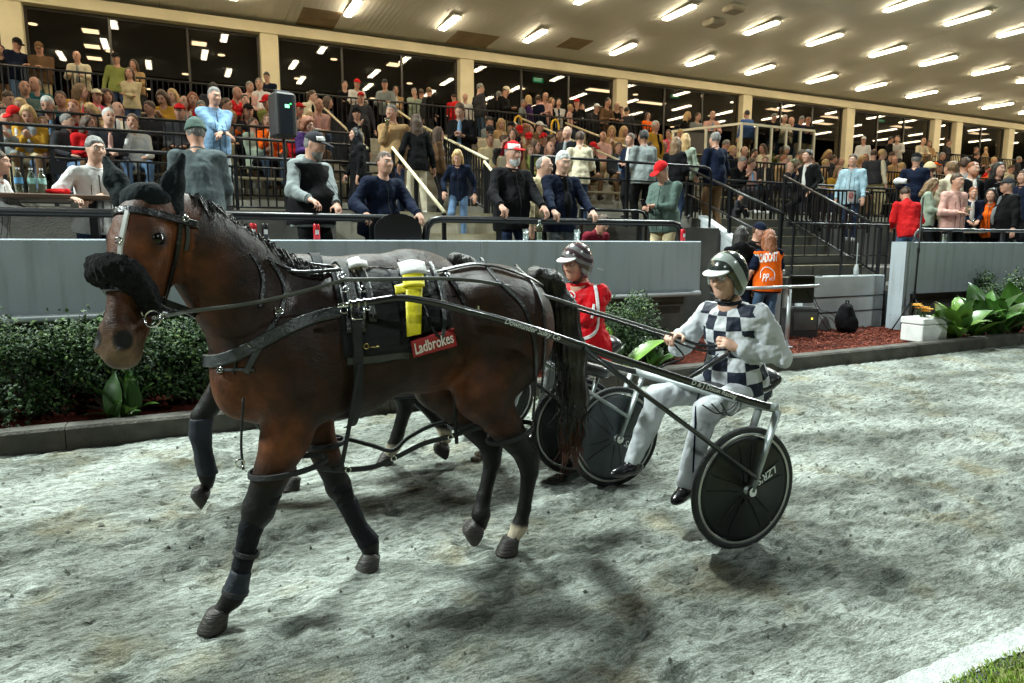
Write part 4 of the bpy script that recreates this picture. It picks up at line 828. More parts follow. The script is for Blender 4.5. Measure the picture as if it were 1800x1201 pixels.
# ================================================================ THE SEATED AND STANDING CROWD ON THE TERRACE
POSE=dict(
 sit=dict(pelvis=(0,0,.5),lean=.03,LF=(.43,.13,0),RF=(.41,-.12,0),LH=(.30,.10,.63),RH=(.30,-.10,.63)),
 sitf=dict(pelvis=(0,0,.5),lean=.42,LF=(.38,.15,0),RF=(.40,-.13,0),LH=(.44,.05,.60),RH=(.44,-.04,.62),head=(.1,-.1)),
 sitd=dict(pelvis=(0,0,.5),lean=.0,LF=(.43,.13,0),RF=(.41,-.12,0),LH=(.30,.12,.63),RH=(.24,-.06,.98),head=(-.3,.05)),
 sitt=dict(pelvis=(0,0,.5),lean=.08,LF=(.43,.13,0),RF=(.41,-.12,0),LH=(.30,.02,.75),RH=(.28,-.10,.72),head=(.7,.1)),
 sitp=dict(pelvis=(0,0,.5),lean=.15,LF=(.43,.13,0),RF=(.41,-.12,0),LH=(.30,.04,.82),RH=(.30,-.04,.82),head=(0,.5)),
 std=dict(),stc=dict(LH=(.19,-.06,1.13),RH=(.19,.07,1.10)),stl=dict(lean=.30,pelvis=(-.12,0,.92),LH=(.33,.14,1.08),RH=(.33,-.14,1.08)),
 stp=dict(LH=(.26,.05,1.14),RH=(.26,-.05,1.14),head=(0,.45)),std2=dict(LH=(.05,.27,.83),RH=(.22,-.05,1.36),head=(-.4,0)),stt=dict(head=(.8,0),LH=(.2,.1,1.0),RH=(.1,-.27,.85)))
for nm_,b_,ch in (('sit2','sit',dict(head=(-.6,.15),lean=.12,LH=(.34,.0,.66),RH=(.30,.06,.70))),('sit3','sit',dict(head=(.4,.35),side=.14,LH=(.26,.16,.60),RH=(.22,-.1,.95))),('sit4','sit',dict(lean=-.12,head=(.15,-.1),LH=(.2,.06,.72),RH=(.22,-.02,.70))),('sit5','sit',dict(twist=.5,head=(.3,0),LH=(.25,.2,.6),RH=(.32,-.05,.64))),('sitf2','sitf',dict(lean=.55,head=(-.4,.2),LH=(.46,.0,.60),RH=(.45,.0,.56))),('std3','std',dict(side=.06,LH=(.15,.1,1.05),RH=(-.02,-.3,.82),head=(-.5,.1)))): POSE[nm_]=dict(POSE[b_],**ch)
GC={}
def gmesh(pose,hair,hat,fem,big,op=False):
    key=(pose,hair,hat,fem,big,op)
    if key in GC: return GC[key]
    G,J=figure(h=.023,hair=hair,hat=hat,female=fem,bulk=1.2 if big else 1.0,belly=.05 if big else 0,detail=False,openj=op,**POSE[pose])
    V=[];F=[];M=[];n=0
    slot=dict(skin=0,top=1,trousers=2,shoe=3,hair=4,cap=5,cap_peak=5,beanie=5,shirt=7)
    for k,(v,q) in G.items(): V.append(v);F.append(q+n);M+=[slot[k.split('.')[0]]]*len(q);n+=len(v)
    eb=MB(); hf_=J['hf']; hq=lambda x,y,z: J['hc']+hf_@np.array([x,y,z])
    for sd in(1,-1): eb.box(hq(.088,.032*sd,.012),(.012,.026,.013),0,hf_); eb.box(hq(.090,.033*sd,.034),(.010,.034,.008),0,hf_)
    eb.box(hq(.098,0,-.062),(.010,.042,.009),0,hf_); eb.box(hq(.110,0,-.034),(.008,.022,.006),0,hf_)
    V.append(np.array(eb.V));F.append(np.array(eb.F)+n);M+=[6]*len(eb.F)
    V=np.concatenate(V);F=np.concatenate(F); me=mesh('spectator',V,F,[SKINS[0],CL['grey'],CL['black'],SHOE['black'],HAIR['brown'],CL['red'],mat('face_dark',(.10,.04,.03),rough=.7),CL['white']],M,True)
    GC[key]=(me,V[:,2].max(),J['hc']); return GC[key]
used={}; CROWD=[]
def bayname(x):
    k=[i for i in range(len(CX)-1) if CX[i]<=x*20.25/20.25<CX[i+1]]
    return k[0] if k else 0
words=dict(lightgrey='pale grey',palepink='pale pink',skyblue='sky blue',lightblue='pale blue',darkdenim='dark denim',charcoal='charcoal')
hw=dict(black='black hair',brown='brown hair',light='light brown hair',blonde='blonde hair',grey='grey hair',white='white hair',ginger='ginger hair')
def who(top,hairc,hair,hat,capc,fem):
    h=('%s %s'%(words.get(capc,capc),'cap' if hat=='cap' else 'beanie')) if hat else ('bald head' if hair=='receding' else (('long ' if hair=='long' else 'curly ' if hair=='curly' else 'short ')+hw[hairc]))
    return 'in %s top with %s'%(words.get(top,top),h)
def crowd(u,v,pose,top,hairc='brown',hair='short',hat=None,capc=None,fem=False,face=0,Y=None,floor=None,big=False,skin=0,tr=None,note=None):
    pose={'sit':('sit','sit2','sit3','sit4','sit5'),'sitf':('sitf','sitf2'),'std':('std','std3')}.get(pose,(pose,))[int(u*3+v*5)%{'sit':5,'sitf':2,'std':2}.get(pose,1)]
    op=(int(u*7+v*3)%5)<2 and pose[:3]!='stp'; me,zt,hc=gmesh(pose,hair,hat,fem,big,op)
    st=pose.startswith('st')
    if Y is None:
        best=None
        for i in range(NR-1 if not st else NR):
            y=12.0+(i+(.72 if not st else .45))*RUN; fz=PZ+(i+1)*RISE; p=onY(u,v,y); e=abs(p[2]-fz-zt)
            if best is None or e<best[0]: best=(e,y,fz,i)
        Y,floor,row=best[1],best[2],best[3]
    else: row=None; floor=rowz(Y) if floor is None else floor
    p=onY(u,v,Y); rz=-math.pi/2+rad(face+RNG.uniform(-28,28)); s=np.clip((p[2]-floor)/zt,.88,1.08)
    o=D.objects.new('spectator',me); COL.objects.link(o); hx=rotz(rz)@(hc*s); o.location=(p[0]-hx[0],Y+RNG.uniform(-.03,.03),floor); o.rotation_euler=(0,0,rz); o.scale=(s,s,s)
    o.location.z=floor
    ms=[SKINS[skin],CL[top],CL[tr or random.choice(['black','darkdenim','denim','charcoal','brown','khaki'])],SHOE[random.choice(['black','black','white','brown'])],HAIR[hairc],CL[capc or 'red'],MATS['face_dark'],CL[random.choice(['white','cream','lightgrey','black','skyblue','palepink','navy'])]]
    if not op: ms=ms[:7]
    for i,m in enumerate(ms): o.material_slots[i].link='OBJECT'; o.material_slots[i].material=m
    CROWD.append(dict(o=o,u=u,v=v,who=who(top,hairc,hair,hat,capc,fem),st=st,row=row,top=words.get(top,top),x=p[0],Y=Y,fl=floor))
    return o
C_=crowd; UP=dict(Y=18.3,floor=4.3)
# (pixel of the head top, pose, top, hair ...)
C_(30,67,'stp','navy',hat='cap',capc='black',face=15,big=True,**UP); C_(69,75,'stp','brown',hat='cap',capc='brown',face=10,big=True,**UP); C_(135,92,'stl','cream','grey','receding',face=0,big=True,**UP)
C_(4,108,'std','black',**UP); C_(204,105,'std','olive',hat='cap',capc='black',Y=16.9); C_(236,128,'stl','tan','brown','long',fem=True,**UP); C_(230,158,'stc','khaki','brown','long',fem=True,Y=15.9)
for a in [(43,143,'sit','green','grey','receding'),(62,138,'sit','teal','grey','receding'),(37,174,'sit','cream','blonde','long'),(8,192,'sit','lightgrey','brown'),(52,188,'sitp','mustard','blonde','long'),(90,177,'sitf','navy','white'),(110,166,'sitf','teal','brown'),(142,147,'sitt','mustard','light','long'),(132,180,'sitf','red','ginger'),(160,183,'sitp','tan','blonde','long'),(206,178,'sit','white','grey','receding'),(193,195,'sitf','charcoal','white'),(155,203,'sitt','red','brown','long'),(186,153,'sit','charcoal','brown','curly'),(14,160,'sit','black','brown'),(75,205,'sit','khaki','light'),(118,200,'sit','charcoal','grey'),(232,200,'sitd','white','brown'),
 (284,160,'sitp','mustard','brown','long'),(302,157,'sit','white','blonde','long'),(323,170,'sit','palepink','grey','receding'),(338,163,'sitt','red','ginger','long'),(398,173,'sitt','white','brown'),(431,165,'sit','black','black'),(415,157,'sitf','red','grey','receding'),(437,147,'sitf','palepink','grey'),(455,137,'sit','white','grey'),(373,147,'sitp','charcoal','black'),(352,178,'sit','navy','grey'),(262,178,'sit','charcoal','brown'),(405,200,'sitf','tan','blonde'),(446,205,'sit','sage','brown'),(470,200,'sitd','orange','light','long'),
 (548,160,'sitt','cream','brown','bun'),(545,196,'sit','white','blonde'),(556,178,'sitf','palepink','grey','receding'),(520,205,'sit','red','brown'),(575,170,'sitt','charcoal','brown','long'),
 (877,209,'sit','tan','blonde','long'),(906,213,'sit','cream','white'),(918,218,'sitp','tan','ginger'),(931,218,'sit','sage','light','long'),(968,236,'sitt','palepink','brown'),(982,228,'sitd','purple','brown'),(965,250,'sit','cream','grey','receding'),(1070,222,'sitp','tan','blonde','long'),(1058,232,'sit','palepink','grey','receding'),(860,236,'sit','khaki','brown'),(878,240,'sitf','charcoal','brown'),(940,246,'sit','olive','brown','long'),(895,250,'sitt','cream','blonde'),(930,255,'sit','tan','light','long'),(990,255,'sitf','black','brown'),
 (1095,222,'sit','tan','blonde','long'),(1165,249,'sitd','cream','grey','receding'),(1137,250,'sitt','mustard','brown'),(1150,240,'sit','tan','ginger'),(1190,228,'sitp','sage','blonde'),(1085,250,'sit','charcoal','brown'),(1172,228,'sit','pink','brown'),
 (1274,246,'sit','lightgrey','grey'),(1285,256,'sit','navy','blonde'),(1306,258,'sitd','burgundy','brown','receding'),(1337,253,'sit','cream','brown','long'),(1350,252,'sitp','olive','brown','long'),(1366,259,'sitf','cream','white'),(1322,262,'sit','black','black'),(1365,275,'sitf','tan','ginger'),(1345,275,'sit','charcoal','brown'),(1318,278,'sitt','palepink','brown'),(1295,276,'sitp','black','grey'),
 (1394,265,'sitf','sage','grey'),(1374,276,'sit','palepink','white'),(1385,286,'sitd','charcoal','grey','receding'),(1448,264,'sitp','black','blonde','long'),(1463,272,'sit','charcoal','brown'),(1474,278,'sit','palepink','grey','receding'),(1449,280,'sitt','tan','blonde'),(1484,288,'sitf','white','brown'),(1436,288,'sit','sage','brown'),(1460,294,'sitf','mustard','light','long'),(1475,298,'sit','tan','brown'),(1400,285,'sit','navy','brown'),(1425,276,'sit','white','brown'),
 (1509,274,'sit','cream','blonde','long'),(1520,270,'sit','tan','ginger','long'),(1561,268,'sitp','charcoal','brown'),(1567,276,'sit','tan','grey','receding'),(1530,288,'sitf','palepink','brown'),(1500,290,'sit','cream','brown'),(1548,288,'sit','olive','brown'),(1583,286,'sitt','mustard','blonde'),(1605,292,'sit','white','grey'),
 (1735,291,'sit','red','brown'),(1774,290,'sit','cream','brown'),(1655,268,'sit','charcoal','grey'),(1715,268,'sitt','black','brown'),(1650,290,'sit','tan','brown'),(1745,276,'sit','lightgrey','blonde'),(1790,275,'sit','charcoal','grey')]:
    fem=len(a)>5 and a[5] in('long','bun','curly'); C_(a[0],a[1],a[2],a[3],a[4],a[5] if len(a)>5 else 'short',fem=fem,face=random.choice((0,0,20,-20,10)),big=(not fem and random.random()<.4),skin=random.choice((0,0,1,1,2)))
for u,v,pose,top,cap in [(28,188,'sitp','grey','red'),(170,157,'sit','pink','cream'),(315,183,'sit','charcoal','red'),(417,188,'sitp','orange','red'),(433,187,'sitf','charcoal','black'),(465,172,'sitf','olive','red'),(525,181,'sit','red','red'),(861,204,'sit','lightgrey','charcoal'),(889,217,'sitf','navy','black'),(907,222,'sitp','cream','red'),(946,214,'sitt','brown','white'),(917,236,'sitf','tan','red'),(952,234,'sit','charcoal','red'),(1177,252,'sitp','burgundy','red'),(1039,250,'sit','black','red'),(1640,285,'sit','white','orange'),(855,222,'sitp','cream','charcoal'),(1735,297,'sitp','orange','red')]:
    C_(u,v,pose,top,'brown',hat='cap',capc=cap,big=random.random()<.4,face=random.choice((0,15,-15)))
# standing on the upper level
for a in [(468,127,'stp','navy','black','short',-30),(605,143,'stc','black','black','short',-20),(695,160,'stc','tan','brown','short',0),(727,163,'std2','sage','grey','short',20),(742,155,'std','charcoal','brown','short',170),(755,153,'stt','black','light','short',60),(818,164,'std','white','grey','receding',10),(845,146,'std','charcoal','grey','short',100),(878,160,'stt','black','grey','short',60),(930,167,'stt','purple','blonde','long',70),(920,175,'std','lightgrey','grey','short',40),(956,164,'stp','palepink','grey','receding',-20),(947,167,'std','navy','brown','short',90),(970,171,'stc','black','light','long',0),(981,173,'stc','white','black','long',-30),(1003,183,'stc','palepink','blonde','short',40),(1022,182,'std','charcoal','brown','short',0),(1065,173,'stl','brown','black','short',-10),(1083,181,'stp','black','grey','receding',10),(1092,187,'std2','charcoal','brown','short',0),(1103,188,'std','charcoal','black','short',150),(1138,199,'stc','orange','brown','long',10),(1208,196,'stl','black','blonde','long',70),(1223,199,'stl','lightgrey','brown','short',0),(1249,196,'stl','palepink','grey','receding',-30),
 (1575,238,'stl','white','brown','short',-60),(1566,240,'stc','black','black','short',60),(1621,243,'stl','cream','grey','receding',-20),(1632,247,'stl','tan','light','long',-60),(1668,245,'stc','charcoal','brown','short',0),(1735,258,'stt','tan','blonde','short',40),(1716,262,'std','black','brown','short',0)]:
    C_(*a[:6],face=a[6],fem=a[5]=='long',skin=random.choice((0,1,1,2)),**(dict(Y=18.3,floor=4.3) if not (1200<a[0]<1255 or 1560<a[0]<1640) else dict(Y=17.5,floor=4.06)))
for u,v,pose,top,cap,face in [(626,140,'stl','white','red',20),(674,140,'stl','lightgrey','charcoal',0),(798,162,'stt','red','black',120),(888,152,'stp','black','cream',10),(1013,174,'std2','black','red',-30),(1047,183,'stl','charcoal','white',0)]: C_(u,v,pose,top,hat='cap',capc=cap,face=face,big=True,**UP)
# standing on the terrace and aisles
C_(626,188,'std2','black',hat='beanie',capc='black',Y=13.0,face=10,big=True); C_(634,168,'std','charcoal',hat='cap',capc='red',Y=15.0,face=20,big=True); C_(772,222,'std','brown','brown','long',fem=True,Y=11.8,floor=PZ,face=100)
C_(901,230,'std','burgundy','brown','long',fem=True,Y=12.4,face=0); C_(1152,212,'std','mustard','white','short',Y=13.6,face=-10,big=True); C_(1391,206,'stl','charcoal','grey','receding',Y=16.4,floor=3.95,face=-60)
C_(1518,242,'std','white',hat='cap',capc='white',Y=15.4,face=-60); C_(1541,262,'std','charcoal','brown','receding',Y=12.3,face=170,big=True); C_(1552,262,'std','cream','blonde','short',Y=12.3,face=60)
for a in [(1314,214,'std','blue','black','short',160),(1358,228,'stp','black','grey','short',0),(1374,230,'stl','cream','white','short',-10),(1404,231,'stp','navy','grey','short',20),(1417,234,'stp','black','ginger','short',-10)]: C_(*a[:6],face=a[6],Y=15.2,floor=3.95 if a[0]!=1314 else 3.95,big=True)
# labels that single each one out
rn=['lowest','second','third','fourth','fifth','sixth','seventh','eighth','top']
for c in CROWD:
    if c['fl']>4.2: w='standing along the upper rail'
    elif c['st']: w='standing on the terrace steps'
    else: w='seated on the %s row'%rn[c['row']]
    c['lab']='person '+c['who']+' '+w
import collections
for rnd in range(3):
    cnt=collections.Counter(c['lab'] for c in CROWD)
    for c in CROWD:
        if cnt[c['lab']]>1:
            near_=sorted((d for d in CROWD if d is not c),key=lambda d:abs(d['u']-c['u'])+1.5*abs(d['v']-c['v']))
            if rnd==0: c['lab2']=c['lab'].replace('person ','')
            d=near_[rnd]; side='left' if c['u']<d['u'] else 'right'
            base=c['who'].replace('with ','').replace(' top',' top,'); c['lab']='person %s %s of the one in %s'%(c['who'],'just '+side,d['top']) if rnd==0 else 'person %s, %s of %s top, under bay %s'%(c['who'],side,d['top'],'one two three four five six seven eight nine ten eleven twelve'.split()[bayname(c['x'])])
for c in CROWD: setp(c['o'],c['lab'],'person','spectators in the grandstand' if not c['st'] else 'spectators standing in the grandstand')
# ================================================================ HORSES
def coatmat(name):
    m=mat(name,(.05,.02,.01),rough=.48,var=0,spec=.27); n=m.node_tree; b=n.nodes['Principled BSDF']; L=n.links.new
    a=n.nodes.new('ShaderNodeAttribute'); a.attribute_name='coat'; tc=n.nodes.new('ShaderNodeTexCoord')
    nz=n.nodes.new('ShaderNodeTexNoise'); nz.inputs['Scale'].default_value=14; nz.inputs['Detail'].default_value=8; L(tc.outputs['Object'],nz.inputs[0])
    r=n.nodes.new('ShaderNodeValToRGB'); r.color_ramp.elements[0].color=(.45,.45,.45,1); r.color_ramp.elements[1].color=(1.3,1.25,1.2,1); r.color_ramp.elements[0].position=.3; r.color_ramp.elements[1].position=.7; L(nz.outputs[0],r.inputs[0])
    x=n.nodes.new('ShaderNodeMix'); x.data_type='RGBA'; x.blend_type='MULTIPLY'; x.inputs[0].default_value=1; L(a.outputs['Color'],x.inputs[6]); L(r.outputs[0],x.inputs[7]); L(x.outputs[2],b.inputs['Base Color'])
    mp=n.nodes.new('ShaderNodeMapping'); mp.inputs['Scale'].default_value=(60,220,120); L(tc.outputs['Object'],mp.inputs[0])
    n2=n.nodes.new('ShaderNodeTexNoise'); n2.inputs['Scale'].default_value=2; n2.inputs['Detail'].default_value=2; L(mp.outputs[0],n2.inputs[0])
    bp=n.nodes.new('ShaderNodeBump'); bp.inputs['Strength'].default_value=.5; bp.inputs['Distance'].default_value=.004; L(n2.outputs[0],bp.inputs['Height'])
    n3=n.nodes.new('ShaderNodeTexNoise'); n3.inputs['Scale'].default_value=13; n3.inputs['Detail'].default_value=5; L(tc.outputs['Object'],n3.inputs[0]); b2=n.nodes.new('ShaderNodeBump'); b2.inputs['Strength'].default_value=.35; b2.inputs['Distance'].default_value=.025; L(n3.outputs[0],b2.inputs['Height']); L(bp.outputs[0],b2.inputs['Normal']); L(b2.outputs[0],b.inputs['Normal'])
    b.inputs['Sheen Weight'].default_value=.0; b.inputs['Sheen Roughness'].default_value=.4
    return m
M_COAT=coatmat('horse_coat'); M_HOOF=mat('hoof_horn',(.028,.022,.018),rough=.55,var=.3,scale=14,stretch=(1,1,6),bump=.4,bscale=20)
M_HAIRB=mat('horse_hair',(.010,.008,.007),rough=.38,var=.4,scale=60,stretch=(1,1,.08),bump=.5,bscale=90)
M_LEA=mat('black_leather',(.006,.0065,.008),rough=.30,var=.3,scale=18,bump=.25,bscale=90,spec=.6)
M_LEAM=mat('black_webbing',(.008,.009,.010),rough=.6,var=.25,scale=30,bump=.5,bscale=220)
M_LEAG=mat('grey_leather',(.035,.040,.042),rough=.42,var=.25,scale=14,bump=.3,bscale=60)
M_CHR=mat('chrome',(.75,.76,.76),rough=.16,metal=1,var=0)
M_BRS=mat('brass',(.62,.48,.20),rough=.25,metal=1,var=0)
M_NEOP=mat('neoprene',(.006,.007,.009),rough=.75,var=.2,scale=10,bump=.3,bscale=80,spec=.2)
M_FLEECE=mat('black_fleece',(.012,.012,.013),rough=.95,var=.4,scale=60,bump=1,bscale=190,spec=.15)
NFWD=np.array([-1.,0,0])
def seg_d(p,a,b):
    a=np.array(a);b=np.array(b);q=p-a;ba=b-a;t=np.clip((q@ba)/(ba@ba),0,1);return np.linalg.norm(q-t[:,None]*ba,axis=1)
def horse(label,off,legs,neck,headP,fh,atilt,sock,h=.013,group='harness horses',ears=False):
    O=np.array(off,float); P=[]
    def c(a,b,ra,rb=None,k=None): P.append(cone(np.array(a)+O,np.array(b)+O,ra,rb,k))
    def e(p,r,R=None,k=None): P.append(ell(np.array(p)+O,r,R,k))
    CY=3.1
    # trunk
    e((1.40,CY,1.30),(.27,.255,.265)); c((1.30,CY,1.39),(1.50,CY,1.36),.165,.15,.08); e((1.02,CY,1.235),(.34,.27,.285)); e((.66,CY,1.20),(.34,.262,.325)); e((.40,CY,1.16),(.24,.235,.29))
    e((.26,CY,1.14),(.165,.20,.225)); c((.52,CY,1.43),(.70,CY,1.40),.115,.12,.09); c((.85,CY,1.40),(1.25,CY,1.41),.12,.13,.09)
    for s in(1,-1):
        e((.38,CY+.155*s,1.18),(.155,.095,.27),roty(-.25),.07); e((.52,CY+.19*s,1.05),(.13,.07,.13),None,.06)
        e((.19,CY+.09*s,1.08),(.08,.085,.12),None,.05)
        e((1.42,CY+.16*s,1.20),(.20,.115,.27),roty(.2),.07); e((1.575,CY+.10*s,1.24),(.095,.105,.19),None,.06); e((1.30,CY+.18*s,1.43),(.11,.06,.06),None,.07)
    # neck
    for a,b,ra,rb in neck: c(a,b,ra,rb,.07)
    # head
    P0=np.array(headP)+O; fh=nrm(fh); a=nrm(fh*math.sin(atilt)+np.array([0,0,-math.cos(atilt)])); n=nrm(fh*math.cos(atilt)+np.array([0,0,math.sin(atilt)])); l=np.cross(-a,n); HB=np.stack([a,n,l],1); LL=.615
    pt=lambda s,d=0,w=0: P0+a*s*LL+n*d+l*w
    H=[ell(pt(.08,0,0),(.10,.085,.088),HB),ell(pt(.25,.045,0),(.15,.055,.088),HB,.05),cone(pt(.25,-.01,0),pt(.60,-.012,0),.092,.066,.05),cone(pt(.2,.045,0),pt(.80,.034,0),.058,.042,.04),
       ell(pt(.88,.0,0),(.10,.068,.062),HB,.05),cone(pt(.55,-.055,0),pt(.92,-.052,0),.046,.034,.04),ell(pt(.965,-.058,0),(.042,.032,.036),HB,.03),ell(pt(.99,-.005,0),(.04,.05,.05),HB,.03)]
    for s in(1,-1): H+=[ell(pt(.35,-.052,.040*s),(.14,.092,.037),HB,.04),ell(pt(.265,.036,.082*s),(.050,.034,.026),HB,.02),ell(pt(.895,.036,.050*s),(.060,.036,.032),HB,.02),cone(pt(.33,.012,.086*s),pt(.60,.0,.064*s),.012,.010,.03)]
    P+=H
    for L_ in legs:
        for i in range(len(L_['p'])-1):
            (x,y,z,r),(x2,y2,z2,r2)=L_['p'][i],L_['p'][i+1]; c((x,y,z),(x2,y2,z2),r,r2,.05 if i<2 else .022)
        for x,y,z,r in L_.get('b',[]): e((x,y,z),(r,r*.9,r*1.25),None,.03)
    subs=[]
    for s in(1,-1): subs+=[ell(pt(.895,.072,.066*s),(.040,.030,.024),HB@rotx(.7*s),.010)]
    subs+=[cone(pt(.985,-.035,0),pt(.86,-.036,.058),.005,.004,.006),cone(pt(.985,-.035,0),pt(.86,-.036,-.058),.005,.004,.006)]
    V,Q=sdf(P,h,.06,subs,smooth=2)
    # muscle modelling
    N=vnormals(V,Q); V=V+N*(.0045*wob(V*np.array([1,1,.6]),9))[:,None]
    # coat colour: bay with black points, tan muzzle, white sock
    q=V-O; s_ax=(V-P0)@a/LL; dn_=(V-P0)@n; dl=(V-P0)@l; inhead=(np.linalg.norm(V-(P0+a*np.clip((V-P0)@a,0,.62)[:,None]),axis=1)<.17)
    base=np.array([.024,.0088,.0045]); warm=np.array([.135,.042,.0135]); blk=np.array([.006,.005,.0045]); tan=np.array([.20,.125,.075])
    C=np.tile(base,(len(V),1)).astype(float)
    def blend(col,w): 
        nonlocal C; w=np.clip(w,0,1)[:,None]; C=C*(1-w)+np.array(col)*w
    nz=wob(V,14)*.25
    for p,r,k in (((.20,2.95,1.0),.26,.8),((.34,2.94,.80),.24,.8),((1.18,2.92,1.02),.20,.75),((1.60,3.0,1.22),.2,.8),((.62,3.2,.75),.25,.7),((1.05,3.1,.96),.22,.5),((.08,2.95,1.62),.17,.75),((.02,2.95,1.4),.2,.5),((1.3,3.0,.85),.2,.5)):
        blend(warm,(1-np.linalg.norm(q-np.array(p),axis=1)/r+nz*.5)*1.4*k)
    blend(warm,np.where(inhead,(.9-np.abs(s_ax-.45)*1.1+nz)*.55,0))
    blend(blk,.75*np.clip((q[:,2]-1.44)*4+nz-.3*(q[:,0]<.4),0,1)*(~inhead)*(q[:,0]>.05)); blend(warm,np.where(inhead,.45-np.abs(s_ax-.32)*.9+nz,0))
    for L_ in legs:
        K=np.array(L_['p'][2 if not L_['hind'] else 2][:3])+O; d=np.min([seg_d(V,np.array(L_['p'][i][:3])+O,np.array(L_['p'][i+1][:3])+O) for i in range(2,len(L_['p'])-1)],0)
        blend(blk,(.13-d)*14+nz*.6); d2=seg_d(V,np.array(L_['p'][1][:3])+O,K); t=np.clip(1-np.linalg.norm(V-K,axis=1)/.28,0,1); blend(blk,t*1.8*(d2<.13)+nz*.3*(t>0))
        if L_.get('sock'):
            d=np.min([seg_d(V,np.array(L_['p'][i][:3])+O,np.array(L_['p'][i+1][:3])+O) for i in range(3,len(L_['p'])-1)],0); zz=np.array(L_['p'][5][2])+O[2]; blend((.46,.40,.30),((d<.08)*((zz+.028-V[:,2])*40+nz*2)))
    blend(tan,np.where(inhead,(s_ax-.80+.05*nz)*6*(np.clip(dn_*0+.9,0,1)),0)); blend(blk,np.where(inhead,(.043-np.linalg.norm(V-pt(.895,.058,.058),axis=1))*90,0)); blend(blk,np.where(inhead,(.043-np.linalg.norm(V-pt(.895,.058,-.058),axis=1))*90,0))
    blend(blk,np.where(inhead,(.05-np.minimum(np.linalg.norm(V-pt(.27,.036,.095),axis=1),np.linalg.norm(V-pt(.27,.036,-.095),axis=1)))*40,0)); blend((.05,.03,.024),np.where(inhead,(s_ax-.97)*9,0))
    org=np.array([.8,CY,gz(CY)])+O*np.array([1,1,0]); me=mesh('horse',V-org,Q,M_COAT,None,True)
    at=me.color_attributes.new('coat','FLOAT_COLOR','POINT'); at.data.foreach_set('color',np.concatenate([C,np.ones((len(C),1))],1).astype(np.float32).ravel())
    o=link('horse',me,None,org); setp(o,label,'horse',group)
    for s in(1,-1):
        mb=MB(); mb.lathe([(0,-.024),(.016,-.02),(.027,-.006),(.029,.004),(.023,.015),(.012,.022),(0,.024)],14,pt(.272,.040,.094*s)-org,frame(l*s)@roty(math.pi/2)); mb.build('eye',mat('horse_eye',(.005,.003,.003),rough=.22,var=0,spec=.4),o,smooth=True)
    if ears:
        for sd in(1,-1):
            e0=pt(-.03,-.01,.055*sd); e1=pt(-.20,-.01,.085*sd); V3,Q3=sdf([cone(e0,e0*.5+e1*.5,.030,.032,.02),cone(e0*.5+e1*.5,e1,.032,.007,.02)],.009,.02,subs=[cone(e0*.6+e1*.4+n*.034,e1+n*.015,.020,.004,.01)]); link('ear',mesh('ear',V3-org,Q3,mat('ear_bay',(.022,.009,.005),rough=.6),None,True),o)
    for L_ in legs:
        x,y,z,r=L_['p'][-1]; hp,hd=np.array(L_['hoof'][0])+O,np.array(L_['hoof'][1]) # ground centre of hoof, toe direction
        up=nrm(np.array(L_['hoof'][2]) if len(L_['hoof'])>2 else (0,0,1)); fd=nrm(hd-up*(hd@up)); lt=np.cross(up,fd); Vv=[];F=[]; nh=18
        for k,(zz,ra,sh) in enumerate(((0,.066,.0),(.012,.066,-.003),(.055,.056,-.016),(.082,.050,-.026),(.09,.038,-.028))):
            for i in range(nh):
                t=2*math.pi*i/nh; rx=ra*(1.0 if math.cos(t)>0 else .80); Vv.append(hp+up*zz*(1 if math.cos(t)>-.2 or zz<.03 else .80)+fd*(rx*math.cos(t)+sh)+lt*(ra*.92*math.sin(t))-org)
        for k in range(4):
            for i in range(nh): j=(i+1)%nh; F.append((k*nh+i,k*nh+j,(k+1)*nh+j,(k+1)*nh+i))
        F+=[tuple(range(nh-1,-1,-1)),tuple(4*nh+i for i in range(nh))]
        link('hoof',mesh('hoof',Vv,F,M_HOOF,None,True),o)
    # tail
    T=[np.array(p)+O for p in ((1.655,CY,1.50),(1.74,CY-.005,1.47),(1.80,CY-.01,1.33),(1.845,CY-.02,1.10),(1.865,CY-.02,.85),(1.86,CY-.01,.62))]
    pr=[cone(T[i],T[i+1],[.055,.05,.068,.078,.072,.045][i],[.05,.068,.078,.072,.045,.02][i],.05) for i in range(5)]
    V2,Q2=sdf(pr,.014,.04); N2=vnormals(V2,Q2); an=np.arctan2(V2[:,1]-O[1]-CY,V2[:,0]-O[0]-1.8); V2=V2+N2*(.006*np.sin(an*17+V2[:,2]*9)+.004*np.sin(an*31-V2[:,2]*14))[:,None]
    link('tail',mesh('tail',V2-org,Q2,M_HAIRB,None,True),o)
    mb=MB(); rr=np.random.default_rng(3)
    for i in range(330):
        t=rr.random()**.6; k=min(4,int(t*5)); f_=t*5-k; p=T[k]*(1-f_)+T[min(5,k+1)]*f_; R_=[.055,.06,.074,.078,.066,.04][k]; an=rr.uniform(0,6.28); p=p+np.array([math.cos(an),math.sin(an),0])*R_*rr.uniform(.5,1.02)
        ln=rr.uniform(.2,.42) if t<.75 else rr.uniform(.10,.26); q1=p+np.array([rr.normal()*.012+.012,rr.normal()*.012,-ln*.5]); q2=p+np.array([rr.normal()*.03,rr.normal()*.03,-ln]); mb.tube([p-org,q1-org,q2-org],[.0035,.003,.0007],4,0 if (q2[2]-O[2])>.55 else 1,cap=False)
    setp(mb.build('tail_hair',[M_HAIRB,mat('tail_ends',(.075,.020,.010),rough=.4,var=.3,scale=30)],o),kind='stuff')
    # mane along the crest
    a0=np.array(neck[0][0])+O; mb=MB()
    crest=[]
